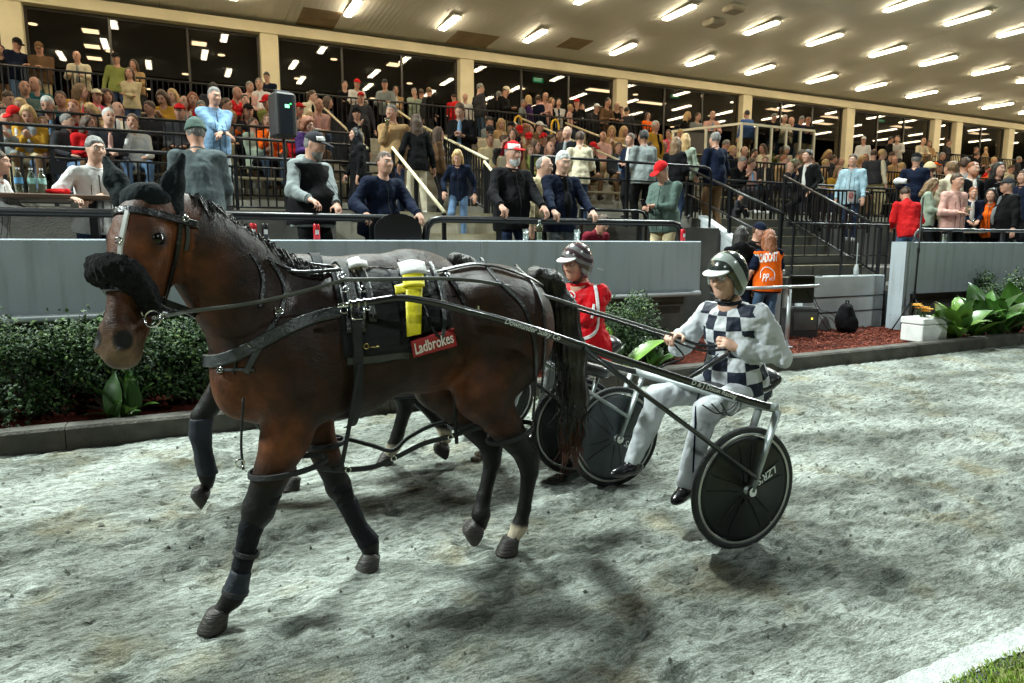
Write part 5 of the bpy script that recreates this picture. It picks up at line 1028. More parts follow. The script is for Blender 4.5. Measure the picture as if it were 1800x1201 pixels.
    if off[1]==0:
        bv_=BVHTree.FromPolygons(V.tolist(),Q.tolist())
        for x_,y_ in ((.56,CY),(.48,CY),(.40,CY),(.32,CY-.008),(.24,CY-.02),(.17,CY-.04),(.11,CY-.06),(.06,CY-.085)):
            h_=bv_.ray_cast(Vector((x_,y_,2.4)),Vector((0,0,-1)))
            if h_[0] is not None: crest.append(np.array(h_[0])-[0,0,.006])
    if crest:
        cp_=smoothpath(crest,14)
        for p in cp_:
            for j in range(15):
                p0=p+rr.normal(size=3)*np.array([.012,.008,.003])-[0,0,.004]; sd=1 if j<10 else -1; mb.tube([p0-org,p0+np.array([rr.uniform(-.01,.03),(.030+rr.random()*.03)*sd,.004+.008*rr.random()])-org,p0+np.array([rr.uniform(0,.06),(.085+.04*rr.random())*sd*(1 if sd>0 else .75),-rr.uniform(.03,.15 if sd>0 else .09)])-org],[.0042,.0036,.0008],4,cap=False)
        setp(mb.build('mane',M_HAIRB,o),kind='stuff')
    return o,dict(V=V,Q=Q,pt=pt,HB=HB,a=a,n=n,l=l,bvh=BVHTree.FromPolygons(V.tolist(),Q.tolist()),org=org)
def G_(x,y): return gz(y)
# -- the leading bay horse (toe directions face -X)
hx=(-1,-.05,0)
legs1=[dict(hind=False,p=[(.42,2.945,1.02,.118),(.375,2.945,.86,.089),(.245,2.95,.555,.054),(.215,2.95,.49,.040),(.165,2.952,.30,.032),(.132,2.952,.195,.042),(.072,2.95,.135,.038)],b=[(.25,2.95,.555,.056),(.128,2.955,.19,.041)],hoof=((.045,2.945,gz(2.945)+.002),hx)),
 dict(hind=False,p=[(.49,3.25,1.02,.12),(.53,3.24,.84,.086),(.632,3.20,.515,.052),(.665,3.20,.44,.039),(.73,3.195,.28,.032),(.768,3.19,.205,.046),(.778,3.18,.14,.036)],b=[(.63,3.2,.515,.053)],hoof=((.752,3.17,gz(3.17)-.004),hx)),
 dict(hind=True,p=[(1.38,2.97,1.12,.165),(1.27,2.945,.96,.125),(1.545,3.01,.60,.056),(1.572,3.02,.50,.044),(1.556,3.045,.30,.036),(1.532,3.05,.205,.044),(1.483,3.045,.135,.038)],b=[(1.565,3.015,.575,.056)],sock=True,hoof=((1.455,3.04,gz(3.04)+.002),hx)),
 dict(hind=True,p=[(1.36,3.23,1.12,.165),(1.17,3.25,.95,.12),(1.445,3.22,.60,.056),(1.452,3.22,.51,.044),(1.40,3.21,.33,.036),(1.378,3.20,.24,.048),(1.375,3.20,.18,.038)],b=[(1.45,3.22,.58,.056)],hoof=((1.352,3.19,gz(3.19)+.055),(-.45,0,-.9),(-.85,0,.52)))]
neck1=[((.46,3.1,1.475),(.035,3.005,1.785),.10,.078),((.30,3.09,1.22),(.055,3.0,1.58),.158,.096),((.40,3.1,1.33),(.09,3.02,1.655),.168,.105),((.045,3.0,1.68),(-.045,2.955,1.765),.095,.085)]
H1,HD1=horse('bay horse in black harness walking left nearest the camera',(0,0,0),legs1,neck1,(-.068,2.95,1.825),(-.64,-.77,0),.38,True)
# -- the second horse, half hidden behind it
oy=1.30; ox=.06
def L2(pts): return [(x-ox,y-oy,z-.06,r) for x,y,z,r in pts]
h2=lambda x,y,z: (x-ox,y-oy,z-.06)
legs2=[dict(hind=False,p=L2([(.42,4.24,1.08,.12),(.30,4.24,.98,.092),(.075,4.25,.68,.056),(.06,4.25,.58,.045),(.075,4.25,.42,.038),(.085,4.25,.33,.046),(.085,4.25,.27,.036)]),b=[],hoof=(h2(.07,4.25,.185),(-.5,0,-.85),(-.85,0,.5))),
 dict(hind=False,p=L2([(.50,4.54,1.08,.12),(.50,4.53,.92,.092),(.42,4.46,.59,.058),(.45,4.45,.52,.045),(.52,4.40,.36,.038),(.56,4.38,.28,.046),(.58,4.36,.21,.036)]),b=[],hoof=(h2(.56,4.34,gz(4.34)-.004),hx)),
 dict(hind=True,p=L2([(1.40,4.27,1.18,.165),(1.20,4.25,1.02,.125),(1.31,4.38,.66,.062),(1.335,4.40,.56,.050),(1.30,4.47,.37,.041),(1.28,4.50,.28,.046),(1.245,4.52,.21,.038)]),b=[],sock=True,hoof=(h2(1.225,4.53,gz(4.53)+.002),hx)),
 dict(hind=True,p=L2([(1.42,4.53,1.18,.165),(1.32,4.55,1.0,.12),(1.42,4.44,.68,.062),(1.46,4.43,.60,.050),(1.57,4.41,.45,.041),(1.62,4.40,.38,.046),(1.63,4.40,.31,.038)]),b=[],sock=True,hoof=(h2(1.63,4.40,.225),(-.2,0,-.95),(-.95,0,.2)))]
hd2=onY(282,402,4.36)-np.array([ox,oy,.06]); _h=hd2+np.array([.07,.02,-.06])
neck2=[((.46,3.1,1.45),tuple(_h+[.02,0,.0]),.105,.08),((.30,3.09,1.22),tuple(_h+[.05,0,-.19]),.155,.09),((.40,3.1,1.33),tuple(_h+[.05,0,-.10]),.165,.10),(tuple(_h+[.03,0,-.06]),tuple(hd2+[.0,0,-.05]),.10,.09)]
H2,HD2=horse('bay horse with white hind socks half hidden behind the leading horse',(ox,oy,.06),legs2,neck2,tuple(hd2),(-.9,-.42,0),.34,True,h=.016,ears=True)
# ---------------------------------------------------------------- harness
def castline(px,bvh,n=None,Yf=None,lift=.006,closed=False):
    P2=smoothpath([np.array(p[:2],float) for p in px],10) if len(px)>2 else [np.array(px[0],float)+(np.array(px[1],float)-np.array(px[0],float))*t for t in np.linspace(0,1,12)]
    H=[]
    for p in P2:
        r=ray(*p); h_=bvh.ray_cast(Vector(CC),Vector(nrm(r))); H.append(None if h_[0] is None else (np.array(h_[0]),np.array(h_[1]) if np.array(h_[1])@r<0 else -np.array(h_[1])))
    ok=[i for i,h_ in enumerate(H) if h_]; out=[];nm=[]
    for i,p in enumerate(P2):
        if H[i]: q,nn_=H[i]
        elif ok: k=min(ok,key=lambda j:abs(j-i)); q=CC+ray(*p)*((H[k][0]-CC)@CF); nn_=H[k][1]
        else: q=onY(p[0],p[1],3.0); nn_=np.array([0,-1.,0])
        out.append(q+nn_*lift); nm.append(nn_)
    out=np.array(out);nm=np.array(nm)
    for _ in range(3):
        if len(out)>4: out[1:-1]=.25*out[:-2]+.5*out[1:-1]+.25*out[2:]; nm[1:-1]=.25*nm[:-2]+.5*nm[1:-1]+.25*nm[2:]
    return out,nm
def ribbon(mb,P,N,w,t=.004,m=0,closed=False):
    n=len(P); V=[];F=[]; w=w if hasattr(w,'__len__') else [w]*n
    for i in range(n):
        T=nrm(P[(i+1)%n if closed else min(i+1,n-1)]-P[(i-1)%n if closed else max(i-1,0)]); b=nrm(np.cross(T,N[i])); nn_=nrm(np.cross(b,T)); h=w[i]/2
        V+=[P[i]-b*h,P[i]-b*h*.8+nn_*t,P[i]+b*h*.8+nn_*t,P[i]+b*h,P[i]+b*h-nn_*t*.8,P[i]-b*h-nn_*t*.8]
    for i in range(n if closed else n-1):
        j=(i+1)%n
        for k in range(6): l=(k+1)%6; F.append((i*6+k,j*6+k,j*6+l,i*6+l))
    if not closed: F+=[tuple(range(6)),tuple((n-1)*6+5-k for k in range(6))]
    mb.add(V,F,m)
def harness(label,HD,group='sets of racing harness'):
    o=empty('harness',HD['org'],0,label,'harness',group); return o
HA=harness('black racing harness on the leading bay horse',HD1); OG=HD1['org']
def strap(px,w,nm='strap',m=None,t=.004,bvh=None,lift=.006,par=None,org=None):
    P,N=castline(px,bvh or HD1['bvh'],lift=lift); mb=MB(); ribbon(mb,P-(OG if org is None else org),N,w,t); return mb.build(nm,m or M_LEA,par or HA,smooth=False),P,N
LASTD={}
def hit(u,v,bvh=None,lift=.01):
    bvh=bvh or HD1['bvh']; r=ray(u,v); h_=bvh.ray_cast(Vector(CC),Vector(nrm(r)))
    if h_[0] is None:
        k=LASTD.get(id(bvh)); d=k[0] if k else 2.9; return CC+r*d,(k[1] if k else np.array([0,-1.,0]))
    n_=np.array(h_[1]); n_=n_ if n_@r<0 else -n_; LASTD[id(bvh)]=((np.array(h_[0])-CC)@CF,n_); return np.array(h_[0])+n_*lift,n_
def ring(p,n,R,r=.004,nm='ring',m=None,par=None,org=None,sq=1.):
    u=nrm(np.cross(n,(0,0,1.1))); v=np.cross(n,u); mb=MB(); mb.tube([np.array(p)-(OG if org is None else org)+u*R*math.cos(t)+v*R*sq*math.sin(t) for t in np.linspace(0,2*math.pi,18)[:-1]],r,6,closed=True); return mb.build(nm,m or M_CHR,par or HA,smooth=True)
def buckle(u,v,s=.016,m=None):
    p,n=hit(u,v,lift=.012); w=nrm(np.cross(n,(0,0,1))); z_=np.cross(w,n); mb=MB(); P=[p-OG+w*a+z_*b for a,b in((-s,-s*.8),(s,-s*.8),(s,s*.8),(-s,s*.8))]; mb.tube(P,.0028,6,closed=True); mb.tube([p-OG-w*s,p-OG+w*s*.9],.002,5); return mb.build('buckle',m or M_CHR,HA,smooth=True)
pt=HD1['pt']; HB=HD1['HB']
# saddle cloth wrapped over the back
def wrap(xa,xb,a0,a1,lift,cy=3.1,cz=1.21,nx=14,na=40,bvh=None,thick=.006,edge=None):
    bvh=bvh or HD1['bvh']; V=[]
    for i in range(nx+1):
        for j in range(na+1):
            x=xa+(xb-xa)*i/nx; A=a0+(a1-a0)*j/na
            if edge: x,A=edge(i/nx,j/na,x,A)
            d=np.array([0,-math.sin(A),math.cos(A)]); o_=np.array([x,cy,cz]); h_=bvh.ray_cast(Vector(o_+d*.9),Vector(-d)); p=np.array(h_[0]) if h_[0] is not None else o_+d*.3
            V.append(p+d*(lift+.003*math.sin(x*40+A*5)+.0025*math.sin(x*19-A*11)))
    V=np.array(V); n=(nx+1)*(na+1); Vi=V-np.array([[0,-math.sin(a0+(a1-a0)*j/na),math.cos(a0+(a1-a0)*j/na)] for i in range(nx+1) for j in range(na+1)])*thick
    F=[];g=lambda i,j:i*(na+1)+j
    for i in range(nx):
        for j in range(na): F+=[(g(i,j),g(i+1,j),g(i+1,j+1),g(i,j+1)),(n+g(i,j),n+g(i,j+1),n+g(i+1,j+1),n+g(i+1,j))]
    for i in range(nx):
        for j in(0,na): q=(g(i,j),g(i+1,j),n+g(i+1,j),n+g(i,j)); F.append(q[::-1] if j==0 else q)
    for j in range(na):
        for i in(0,nx): q=(g(i,j),g(i,j+1),n+g(i,j+1),n+g(i,j)); F.append(q if i==0 else q[::-1])
    return np.concatenate([V,Vi]),F
m_cl=mat('saddle_cloth',(.008,.009,.011),rough=.75,spec=.3,var=.25,scale=12,bump=.6,bscale=26)
sc=empty('saddle_cloth',OG,0,'black saddle cloth with red lettered tag on the leading horse','saddle cloth')
V,F=wrap(.60,.90,-1.55,1.62,.014); link('cloth',mesh('cloth',V-OG,F,m_cl,None,True),sc)
V,F=wrap(.86,1.08,-1.1,1.36,.020,nx=10,edge=lambda s,t,x,A:(x,A-.12*s*t)); link('flap',mesh('flap',V-OG,F,m_cl,None,True),sc)
V,F=wrap(.615,.89,1.60,1.74,.012,nx=8,na=8); link('hem',mesh('hem',V-OG,F,M_LEAG,None,True),sc)
allV=np.concatenate([HD1['V']]); 
def patch(quad,nm,m,par,lift,nu=12,nv=6,org=OG,bvh=None,thick=.003,bulge=0.):
    q=np.array(quad,float); V=[];Nn=[]; hit(*q.mean(0),bvh,lift)
    for i in range(nu+1):
        for j in range(nv+1):
            s,t=i/nu,j/nv; u,v=(q[0]*(1-s)+q[1]*s)*(1-t)+(q[3]*(1-s)+q[2]*s)*t; p,n_=hit(u,v,bvh,lift); V.append(p+n_*bulge*math.sin(math.pi*s)); Nn.append(n_)
    V=np.array(V);Nn=np.array(Nn); b=V-Nn*thick; n=len(V); g=lambda i,j:i*(nv+1)+j; F=[]
    for i in range(nu):
        for j in range(nv): F+=[(g(i,j),g(i,j+1),g(i+1,j+1),g(i+1,j)),(n+g(i,j),n+g(i+1,j),n+g(i+1,j+1),n+g(i,j+1))]
    for i in range(nu): F+=[(g(i,0),g(i+1,0),n+g(i+1,0),n+g(i,0)),(g(i,nv),n+g(i,nv),n+g(i+1,nv),g(i+1,nv))]
    for j in range(nv): F+=[(g(0,j),n+g(0,j),n+g(0,j+1),g(0,j+1)),(g(nu,j),g(nu,j+1),n+g(nu,j+1),n+g(nu,j))]
    return link(nm,mesh(nm,np.concatenate([V,b])-org,F,m,None,True),par)
def ptext(txt,quad,nm,m,par,lift,size=1.,org=OG,bvh=None,bold=.0,ital=0.):
    V,F=textmesh(txt,1.,bold,ital); lo=V.min(0);hi=V.max(0); q=np.array(quad,float); W_=[]; hit(*q.mean(0),bvh,lift)
    for x,y,_ in V:
        s=(x-lo[0])/(hi[0]-lo[0]); t=1-(y-lo[1])/(hi[1]-lo[1]); u,v=(q[0]*(1-s)+q[1]*s)*(1-t)+(q[3]*(1-s)+q[2]*s)*t; p,n_=hit(u,v,bvh,lift); W_.append(p)
    return link(nm,mesh(nm,np.array(W_)-org,F,m),par)
patch([(721,599),(790,578),(796,606),(726,624)],'tag',mat('tag_red',(.34,.018,.022),rough=.5,var=.12,scale=8),sc,.040)
ptext('Ladbrokes',[(727,602),(787,584),(790,600),(730,619)],'lettering',mat('tag_white',(.75,.66,.62),rough=.5,var=0),sc,.046,bold=.02)
yb=empty('yellow_ribbon',OG,0,'bright yellow ribbon tied at the saddle of the leading horse','ribbon'); m_y=mat('ribbon_yellow',(.72,.62,.012),rough=.55,var=.12,scale=6,bump=.5,bscale=14)
patch([(713,512),(741,510),(738,588),(714,592)],'streamer',m_y,yb,.048,5,14,bulge=.003); patch([(690,513),(722,509),(722,524),(692,527)],'tail',m_y,yb,.046,8,4,bulge=.002); patch([(706,498),(742,496),(744,516),(708,517)],'knot',m_y,yb,.054,8,6,bulge=.006,thick=.008)
# harness saddle and girth
V,F=wrap(.615,.70,-1.2,1.25,.030,nx=6); link('saddle_pad',mesh('saddle_pad',V-OG,F,M_LEA,None,True),HA); V,F=wrap(.635,.675,-1.55,3.0,.042,nx=4,na=60); link('girth',mesh('girth',V-OG,F,M_LEAM,None,True),HA)
V,F=wrap(.715,.75,-1.1,1.1,.030,nx=4); link('back_band',mesh('back_band',V-OG,F,M_LEAG,None,True),HA)
V,F=wrap(.965,1.02,-.9,.75,.034,nx=4); link('crupper_band',mesh('crupper_band',V-OG,F,M_LEAG,None,True),HA)
for u,v in((606,520),(634,520),(604,553),(640,548),(600,498)): p,n=hit(u,v,lift=.05); ring(p,n,.014,.0035)
p,n=hit(624,552,lift=.052); mb=MB(); w=nrm(np.cross(n,(0,0,1))); zz=np.cross(w,n); mb.tube([p-OG+w*a+zz*b for a,b in((-.026,.03),(.026,.03),(.024,-.045),(-.024,-.045))],.005,6,closed=True); mb.build('tug_buckle',M_CHR,HA,smooth=True)
p,n=hit(640,608,lift=.03); ring(p,n,.011,.003,'snap_hook',M_BRS); mb=MB(); mb.tube([p-OG,p-OG+CR*.03-CU*.004,p-OG+CR*.055],.0035,6); mb.build('snap_hook',M_BRS,HA,smooth=True)
# top line straps (overcheck, back strap to crupper, loin straps)
strap([(590,478),(640,474),(700,478),(760,482),(800,474),(835,468),(880,474),(925,490),(950,504)],.022,lift=.012)
for y0 in(0,7): strap([(780,474+y0),(800,500+y0),(820,540)],.012)
strap([(845,456),(880,500),(920,540),(938,600),(940,660),(936,735)],.020,'breeching_strap'); strap([(905,468),(935,500),(952,540),(956,600),(950,690)],.016,'breeching_strap')
mb=MB()
for k in range(3): 
    P=[dep(u,v,HD1['bvh'] and 3.2+.0*u) for u,v in ((640,478+4*k),(700,470+3*k),(760,462+5*k))]
# neck straps
strap([(476,462),(492,486),(500,515),(494,545),(480,572)],.020); buckle(490,548,.014)
strap([(480,572),(462,602),(446,630),(434,655)],.026,m=M_LEAG); strap([(362,632),(400,630),(440,612),(480,585),(520,560),(580,545)],[.055],'breast_collar',M_LEAG) if False else None
P,N=castline([(361,634),(385,634),(420,622),(455,604),(500,580),(550,560),(600,548)],HD1['bvh'],lift=.009); mb=MB(); ribbon(mb,P-OG,N,.052,.007); mb.build('breast_collar',M_LEAG,HA)
strap([(382,652),(410,650),(448,650)],.012,m=M_LEAG); buckle(390,651,.012); strap([(418,622),(416,640),(412,656)],.010); p,n=hit(443,605,lift=.012); ring(p,n,.010)
# bridle
def circ(s,da,nm,w,m=M_LEA,lift=.008,s2=None,t=.004,rng=(0,2*math.pi)):
    """strap round the head at axial station s"""
    P=[];N=[]
    for A in np.linspace(rng[0],rng[1],41)[:(-1 if rng[1]-rng[0]>6.2 else None)]:
        d=HB[:,1]*math.cos(A)+HB[:,2]*math.sin(A); st=s+da*math.cos(A); c0=pt(st,-.02); h_=HD1['bvh'].ray_cast(Vector(c0+d*.3),Vector(-d)); p=np.array(h_[0]) if h_[0] is not None else c0+d*.08; P.append(p+d*lift);N.append(d)
    P=np.array(P);N=np.array(N)
    for _ in range(2): P=.25*np.roll(P,1,0)+.5*P+.25*np.roll(P,-1,0) if rng[1]-rng[0]>6.2 else P
    mb=MB(); ribbon(mb,P-OG,N,w,t,closed=rng[1]-rng[0]>6.2); return mb.build(nm,m,HA)
circ(.11,.03,'browband',.028,lift=.012); circ(.60,.0,'noseband',.030,M_LEA,.010,t=.006)
strap([(318,372),(313,420),(302,470),(290,515),(276,555)],.020,'cheek_strap',lift=.008)
strap([(226,372),(216,420),(212,455)],.018,'cheek_strap',mat('white_strap',(.6,.6,.58),rough=.4),lift=.008)
strap([(322,375),(330,410),(328,440)],.014,'throat_latch',M_LEAG)
# fluffy shadow roll across the nose
C=[pt(.50,.075,w) if False else None for w in()]
rp=[pt(.50,-.02,-.105),pt(.49,.035,-.108),pt(.49,.085,-.070),pt(.50,.108,0),pt(.53,.085,.060),pt(.60,.030,.084),pt(.68,-.025,.080)]
cp_=smoothpath(rp,6); rr2=np.interp(np.linspace(0,1,len(cp_)),[0,.2,.5,.7,1],[.028,.037,.041,.034,.020]); pr=[cone(cp_[i],cp_[i+1],rr2[i],rr2[i+1],.03) for i in range(len(cp_)-1)]
V,Q=sdf(pr,.009,.02); V=folds(V,Q,.004,120); link('shadow_roll',mesh('shadow_roll',V-OG,Q,M_FLEECE,None,True),HA)
# ear hoods
for k,(b_,m_,t_) in enumerate((((300,372),(304,322),(321,274)),((222,352),(203,318),(185,279)))):
    w=.062*(1 if k==0 else -1); B0=pt(-.02,-.015,w); d0=(B0-CC)@CF; B1=dep(*m_,d0); T1=dep(*t_,d0+.01); B0=dep(*b_,d0)
    V,Q=sdf([cone(B0-(B1-B0)*.35,B0,.048,.045,.03),cone(B0,B1,.044,.037,.03),cone(B1,T1,.037,.014,.03)],.009,.02,subs=[cone(B0*.3+B1*.7-CF*.046,T1-CF*.028,.018,.006,.02)]); V=folds(V,Q,.0010,40)
    link('ear_hood',mesh('ear_hood',V-OG,Q,mat('ear_cloth',(.009,.013,.015),rough=.9,spec=.15,var=.25,scale=10,bump=.4,bscale=60),None,True),HA)
V,Q=sdf([ell(pt(.00,.03,0),(.055,.07,.10),HB),ell(pt(.05,.055,0),(.05,.04,.085),HB)],.009,.03); V=folds(V,Q,.003,70); link('poll_pad',mesh('poll_pad',V-OG,Q,MATS['ear_cloth'],None,True),HA)
for u,v in((322,385),(284,556),(268,552),(247,548),(240,520),(213,425)): p,n=hit(u,v,lift=.014); ring(p,n,.011,.0035)
p,n=hit(268,560,lift=.03); ring(p,n,.030,.0045,'bit_ring')
# overcheck rein from the poll back to the saddle
def airline(pts,r=.006,nm='strap',m=None,par=None,org=None,n=8,flat=.4):
    P=smoothpath(pts,10); mb=MB(); mb.tube([p-(OG if org is None else org) for p in P],r,6,flat=flat,up=(0,1,0)); return mb.build(nm,m or M_LEA,par or HA,smooth=True)
airline([pt(-.03,-.02,.02),onY(380,378,3.02),onY(450,428,3.06),onY(520,458,3.09),onY(592,470,3.08)],.006,'overcheck_rein'); airline([pt(.02,-.05,.05),onY(375,395,3.0),onY(425,428,3.03),onY(470,452,3.06)],.006,'overcheck_rein')
airline([pt(.0,-.06,.06),onY(362,372,2.97),onY(402,408,2.985),onY(436,440,3.0),onY(470,462,3.01),onY(520,478,2.99),onY(600,474,2.95)],.008,'neck_strap',M_LEA,flat=.4)
strap([(440,446),(455,470),(462,500),(458,540)],.018,m=M_LEA); strap([(470,456),(520,478),(560,484),(600,478)],.014,m=M_LEA)
strap([(700,472),(726,500),(742,540),(760,585),(786,600)],.014,m=M_LEA,lift=.04); strap([(756,476),(772,520),(776,570),(770,600)],.018,m=M_LEAG,lift=.04)
wc=empty('white_rag',OG,0,'folded white cloth tucked under the straps on the saddle','cloth')
for q in ([(608,474),(640,473),(643,487),(612,489)],[(700,482),(745,480),(748,497),(704,499)]): patch(q,'fold',cloth('rag',(.55,.55,.53)),wc,.055,8,4,bulge=.012,thick=.012)
# hopples: leg loops joined by straps under the belly
def loop(cx,cy,cz,rx,ry,tilt,w=.024,nm='hopple_loop'):
    P=[];N=[]
    for A in np.linspace(0,2*math.pi,37)[:-1]: P.append((cx+rx*math.cos(A),cy+ry*math.sin(A),cz+tilt*math.cos(A)));N.append((math.cos(A),math.sin(A),.05))
    mb=MB(); ribbon(mb,np.array(P)-OG,np.array(N),w,.006,closed=True); mb.build(nm,M_LEAM,HA); return P
A_=onY(440,828,2.93); B_=onY(566,822,2.93); loop((A_[0]+B_[0])/2+.01,2.95,(A_[2]+B_[2])/2+.005,(B_[0]-A_[0])/2+.015,.112,.018)
loop(.565,3.225,.735,.108,.10,.0); loop(1.445,2.985,.735,.118,.105,.035); loop(1.33,3.232,.76,.112,.105,.03)
airline([onY(563,824,2.95),onY(610,826,2.98),onY(660,820,3.0),onY(700,802,3.0),onY(745,780,3.0),onY(790,768,2.98)],.013,'hopple_strap',M_LEAM); airline([onY(790,768,2.98),onY(840,752,2.94),onY(880,742,2.92)],.013,'hopple_strap',M_LEAM)
airline([onY(540,785,3.22),onY(600,772,3.25),onY(650,782,3.25),onY(690,792,3.25),onY(720,768,3.25),onY(770,745,3.25),onY(850,735,3.24)],.011,'hopple_strap',M_LEAM)
for u,v in((612,826),(692,806),(792,768)): ring(onY(u,v,2.95),np.array([0,-1.,0]),.012,.003)
airline([onY(632,640,2.79),onY(622,700,2.80),onY(612,760,2.86),onY(600,822,2.93)],.010,'hanger_strap',M_LEAM,flat=.35); airline([onY(428,700,2.80),onY(424,780,2.85),onY(428,826,2.87)],.005,'hanger_strap',M_LEAM); airline([onY(800,690,2.95),onY(800,730,2.97),onY(803,780,2.98)],.010,'hanger_strap',M_LEAM)
ring(onY(422,815,2.86),np.array([0,-1.,0]),.016,.004); airline([onY(938,640,2.94),onY(940,690,2.93),onY(936,738,2.90)],.006,'hanger_strap',M_LEAM); ring(onY(941,700,2.92),np.array([0,-1.,0]),.012,.004)
# leg boots
def boot(Lg,i0,i1,ra,nm='leg_boot',m=None,f0=0.,f1=1.,par=None,org=None):
    a=np.array(Lg['p'][i0][:3]);b=np.array(Lg['p'][i1][:3]); pts=[np.array(q[:3]) for q in Lg['p'][i0:i1+1]]; rr_=[q[3] for q in Lg['p'][i0:i1+1]]
    pr=[cone(pts[i],pts[i+1],rr_[i]+ra,rr_[i+1]+ra,.015) for i in range(len(pts)-1)]; d=nrm(b-a)
    V,Q=sdf(pr,.010,.015,cuts=[(a+(b-a)*f0,-d),(a+(b-a)*f1,d)]); V=folds(V,Q,.0022,45); return link(nm,mesh(nm,V-(OG if org is None else org),Q,m or M_NEOP,None,True),par or HA)
fl=legs1[0]; boot(fl,1,2,.006,'knee_boot',M_NEOP,.72,1.0); boot(fl,2,4,.008,'knee_boot',M_NEOP,-.3,1.0); boot(fl,4,5,.011,'leg_boot',mat('boot_navy',(.007,.011,.020),rough=.65,var=.3,scale=14,bump=.4,bscale=40),.0,1.0)
fl=legs1[1]; boot(fl,2,3,.009,'knee_boot',M_NEOP,-.6,1.0); boot(fl,3,5,.011,'leg_boot',M_NEOP)
for k,t in ((0,.08),(0,.5),(0,.95)):
    a=np.array(legs1[0]['p'][2][:3]);b=np.array(legs1[0]['p'][5][:3]); p=a+(b-a)*t; mb=MB(); d=nrm(b-a); R=frame(d); ang=np.linspace(0,2*math.pi,25)[:-1]; ribbon(mb,np.array([p+R[:,1]*.051*math.cos(x)+R[:,2]*.051*math.sin(x) for x in ang])-OG,np.array([R[:,1]*math.cos(x)+R[:,2]*math.sin(x) for x in ang]),.022,.004,closed=True); mb.build('boot_strap',M_LEAM,HA)
# second horse gear
HB2=harness('black racing harness on the horse behind, mostly hidden',HD2); O2=HD2['org']
V,F=wrap(.74,.80,-1.5,1.5,.014,cy=4.4,cz=1.27,bvh=HD2['bvh']); link('saddle_pad',mesh('saddle_pad',V-O2,F,m_cl,None,True),HB2)
fl2=dict(p=[(x+ox,y+oy,z+.06,r) for x,y,z,r in legs2[0]['p']]); boot(fl2,2,5,.014,'leg_boot',mat('boot_blue',(.005,.008,.016),rough=.7,var=.2),par=HB2,org=O2)
airline([onY(690,700,4.25),onY(735,698,4.22),onY(800,706,4.2)],.012,'hopple_strap',M_LEAM,par=HB2,org=O2)
# ================================================================ SULKIES
M_TYRE=mat('tyre_rubber',(.018,.020,.020),rough=.75,var=.3,scale=20,bump=.3,bscale=80); M_RIM=mat('rim_alloy',(.40,.41,.40),rough=.35,metal=.6,var=.1)
M_DISC=mat('disc_black',(.005,.007,.0075),rough=.42,var=.3,scale=5,col2=(.009,.012,.012),spec=.35); M_DISC2=mat('disc_grey',(.030,.040,.045),rough=.4,var=.3,scale=5,col2=(.045,.055,.06))
M_TUBE=mat('sulky_black',(.014,.016,.017),rough=.28,var=.2,scale=6,coat=.4); M_SILV=mat('sulky_silver',(.36,.40,.40),rough=.38,metal=.5,var=.12,scale=9)
M_LET=mat('shaft_lettering',(.62,.66,.64),rough=.5,var=0)
def wheel(par,c,rz,org,dm,R=.338,txt=True,camber=0.,spin=.5):
    B=rotz(rz)@rotx(camber); w=empty('wheel',c-org,0); w.parent=par
    # local: axle along Y, wheel in XZ
    Y2=lambda prof,n=48,m=0: prof
    def rev(prof,mats,nm,n=56):
        mb=MB(); mb.lathe(prof,n,(0,0,0),B@np.array([[1,0,0],[0,0,-1],[0,1,0]]),0,cap=False); return mb.build(nm,mats,w,smooth=True)
    r=.0185; rev([(R-r+r*math.cos(t),r*math.sin(t)) for t in np.linspace(0,2*math.pi,17)],M_TYRE,'tyre')
    rev([(R-.046,-.0135),(R-.034,-.0165),(R-.029,0),(R-.034,.0165),(R-.046,.0135)],M_RIM,'rim')
    prof=[(.0,-.030),(.045,-.029),(.05,-.024),(R-.075,-.0125),(R-.052,-.012),(R-.050,0),(R-.052,.012),(R-.075,.0125),(.05,.024),(.045,.029),(0,.030)]
    rev(prof,dm,'disc')
    mb=MB()
    for k in range(5):
        a=spin+k*2*math.pi/5; d=np.array([math.cos(a),0,math.sin(a)]); t=np.array([-math.sin(a),0,math.cos(a)])
        for s in(-1,1):
            for e in(-1,1):
                mb.tube([B@(d*.05+t*.018*e+np.array([0,.026*s,0])),B@(d*(R-.11)+t*.040*e+np.array([0,.0155*s,0])),B@(d*(R-.085)+t*.050*e+np.array([0,.0135*s,0]))],[.0025,.004,.002],5)
    mb.build('rib',dm,w,smooth=True)
    rev([(0,-.05),(.018,-.05),(.022,-.03),(.03,-.028),(.03,.028),(.022,.03),(.018,.05),(0,.05)],M_SILV,'hub',20)
    mb=MB(); mb.tube([B@np.array([.16,-.022,-.20]),B@np.array([.16,-.045,-.20])],.006,6); mb.build('valve',M_CHR,w)
    if txt:
        V,F=textmesh("LZR'S",.058,.0012,.2); a=txt; mb=MB(); ca,sa=math.cos(a),math.sin(a); hw=V[:,0].max()
        for x,y,_ in V:
            px,py=.055+hw-x+.02,-y; mb.V.append(tuple(B@np.array([px*ca-py*sa,-.0305+.0085*min(1,math.hypot(px,py)/.3)**1.0,px*sa+py*ca])))
        mb.F=[tuple(f) for f in F]; mb.M=[0]*len(F); mb.build('lettering',M_LET,w)
    return w
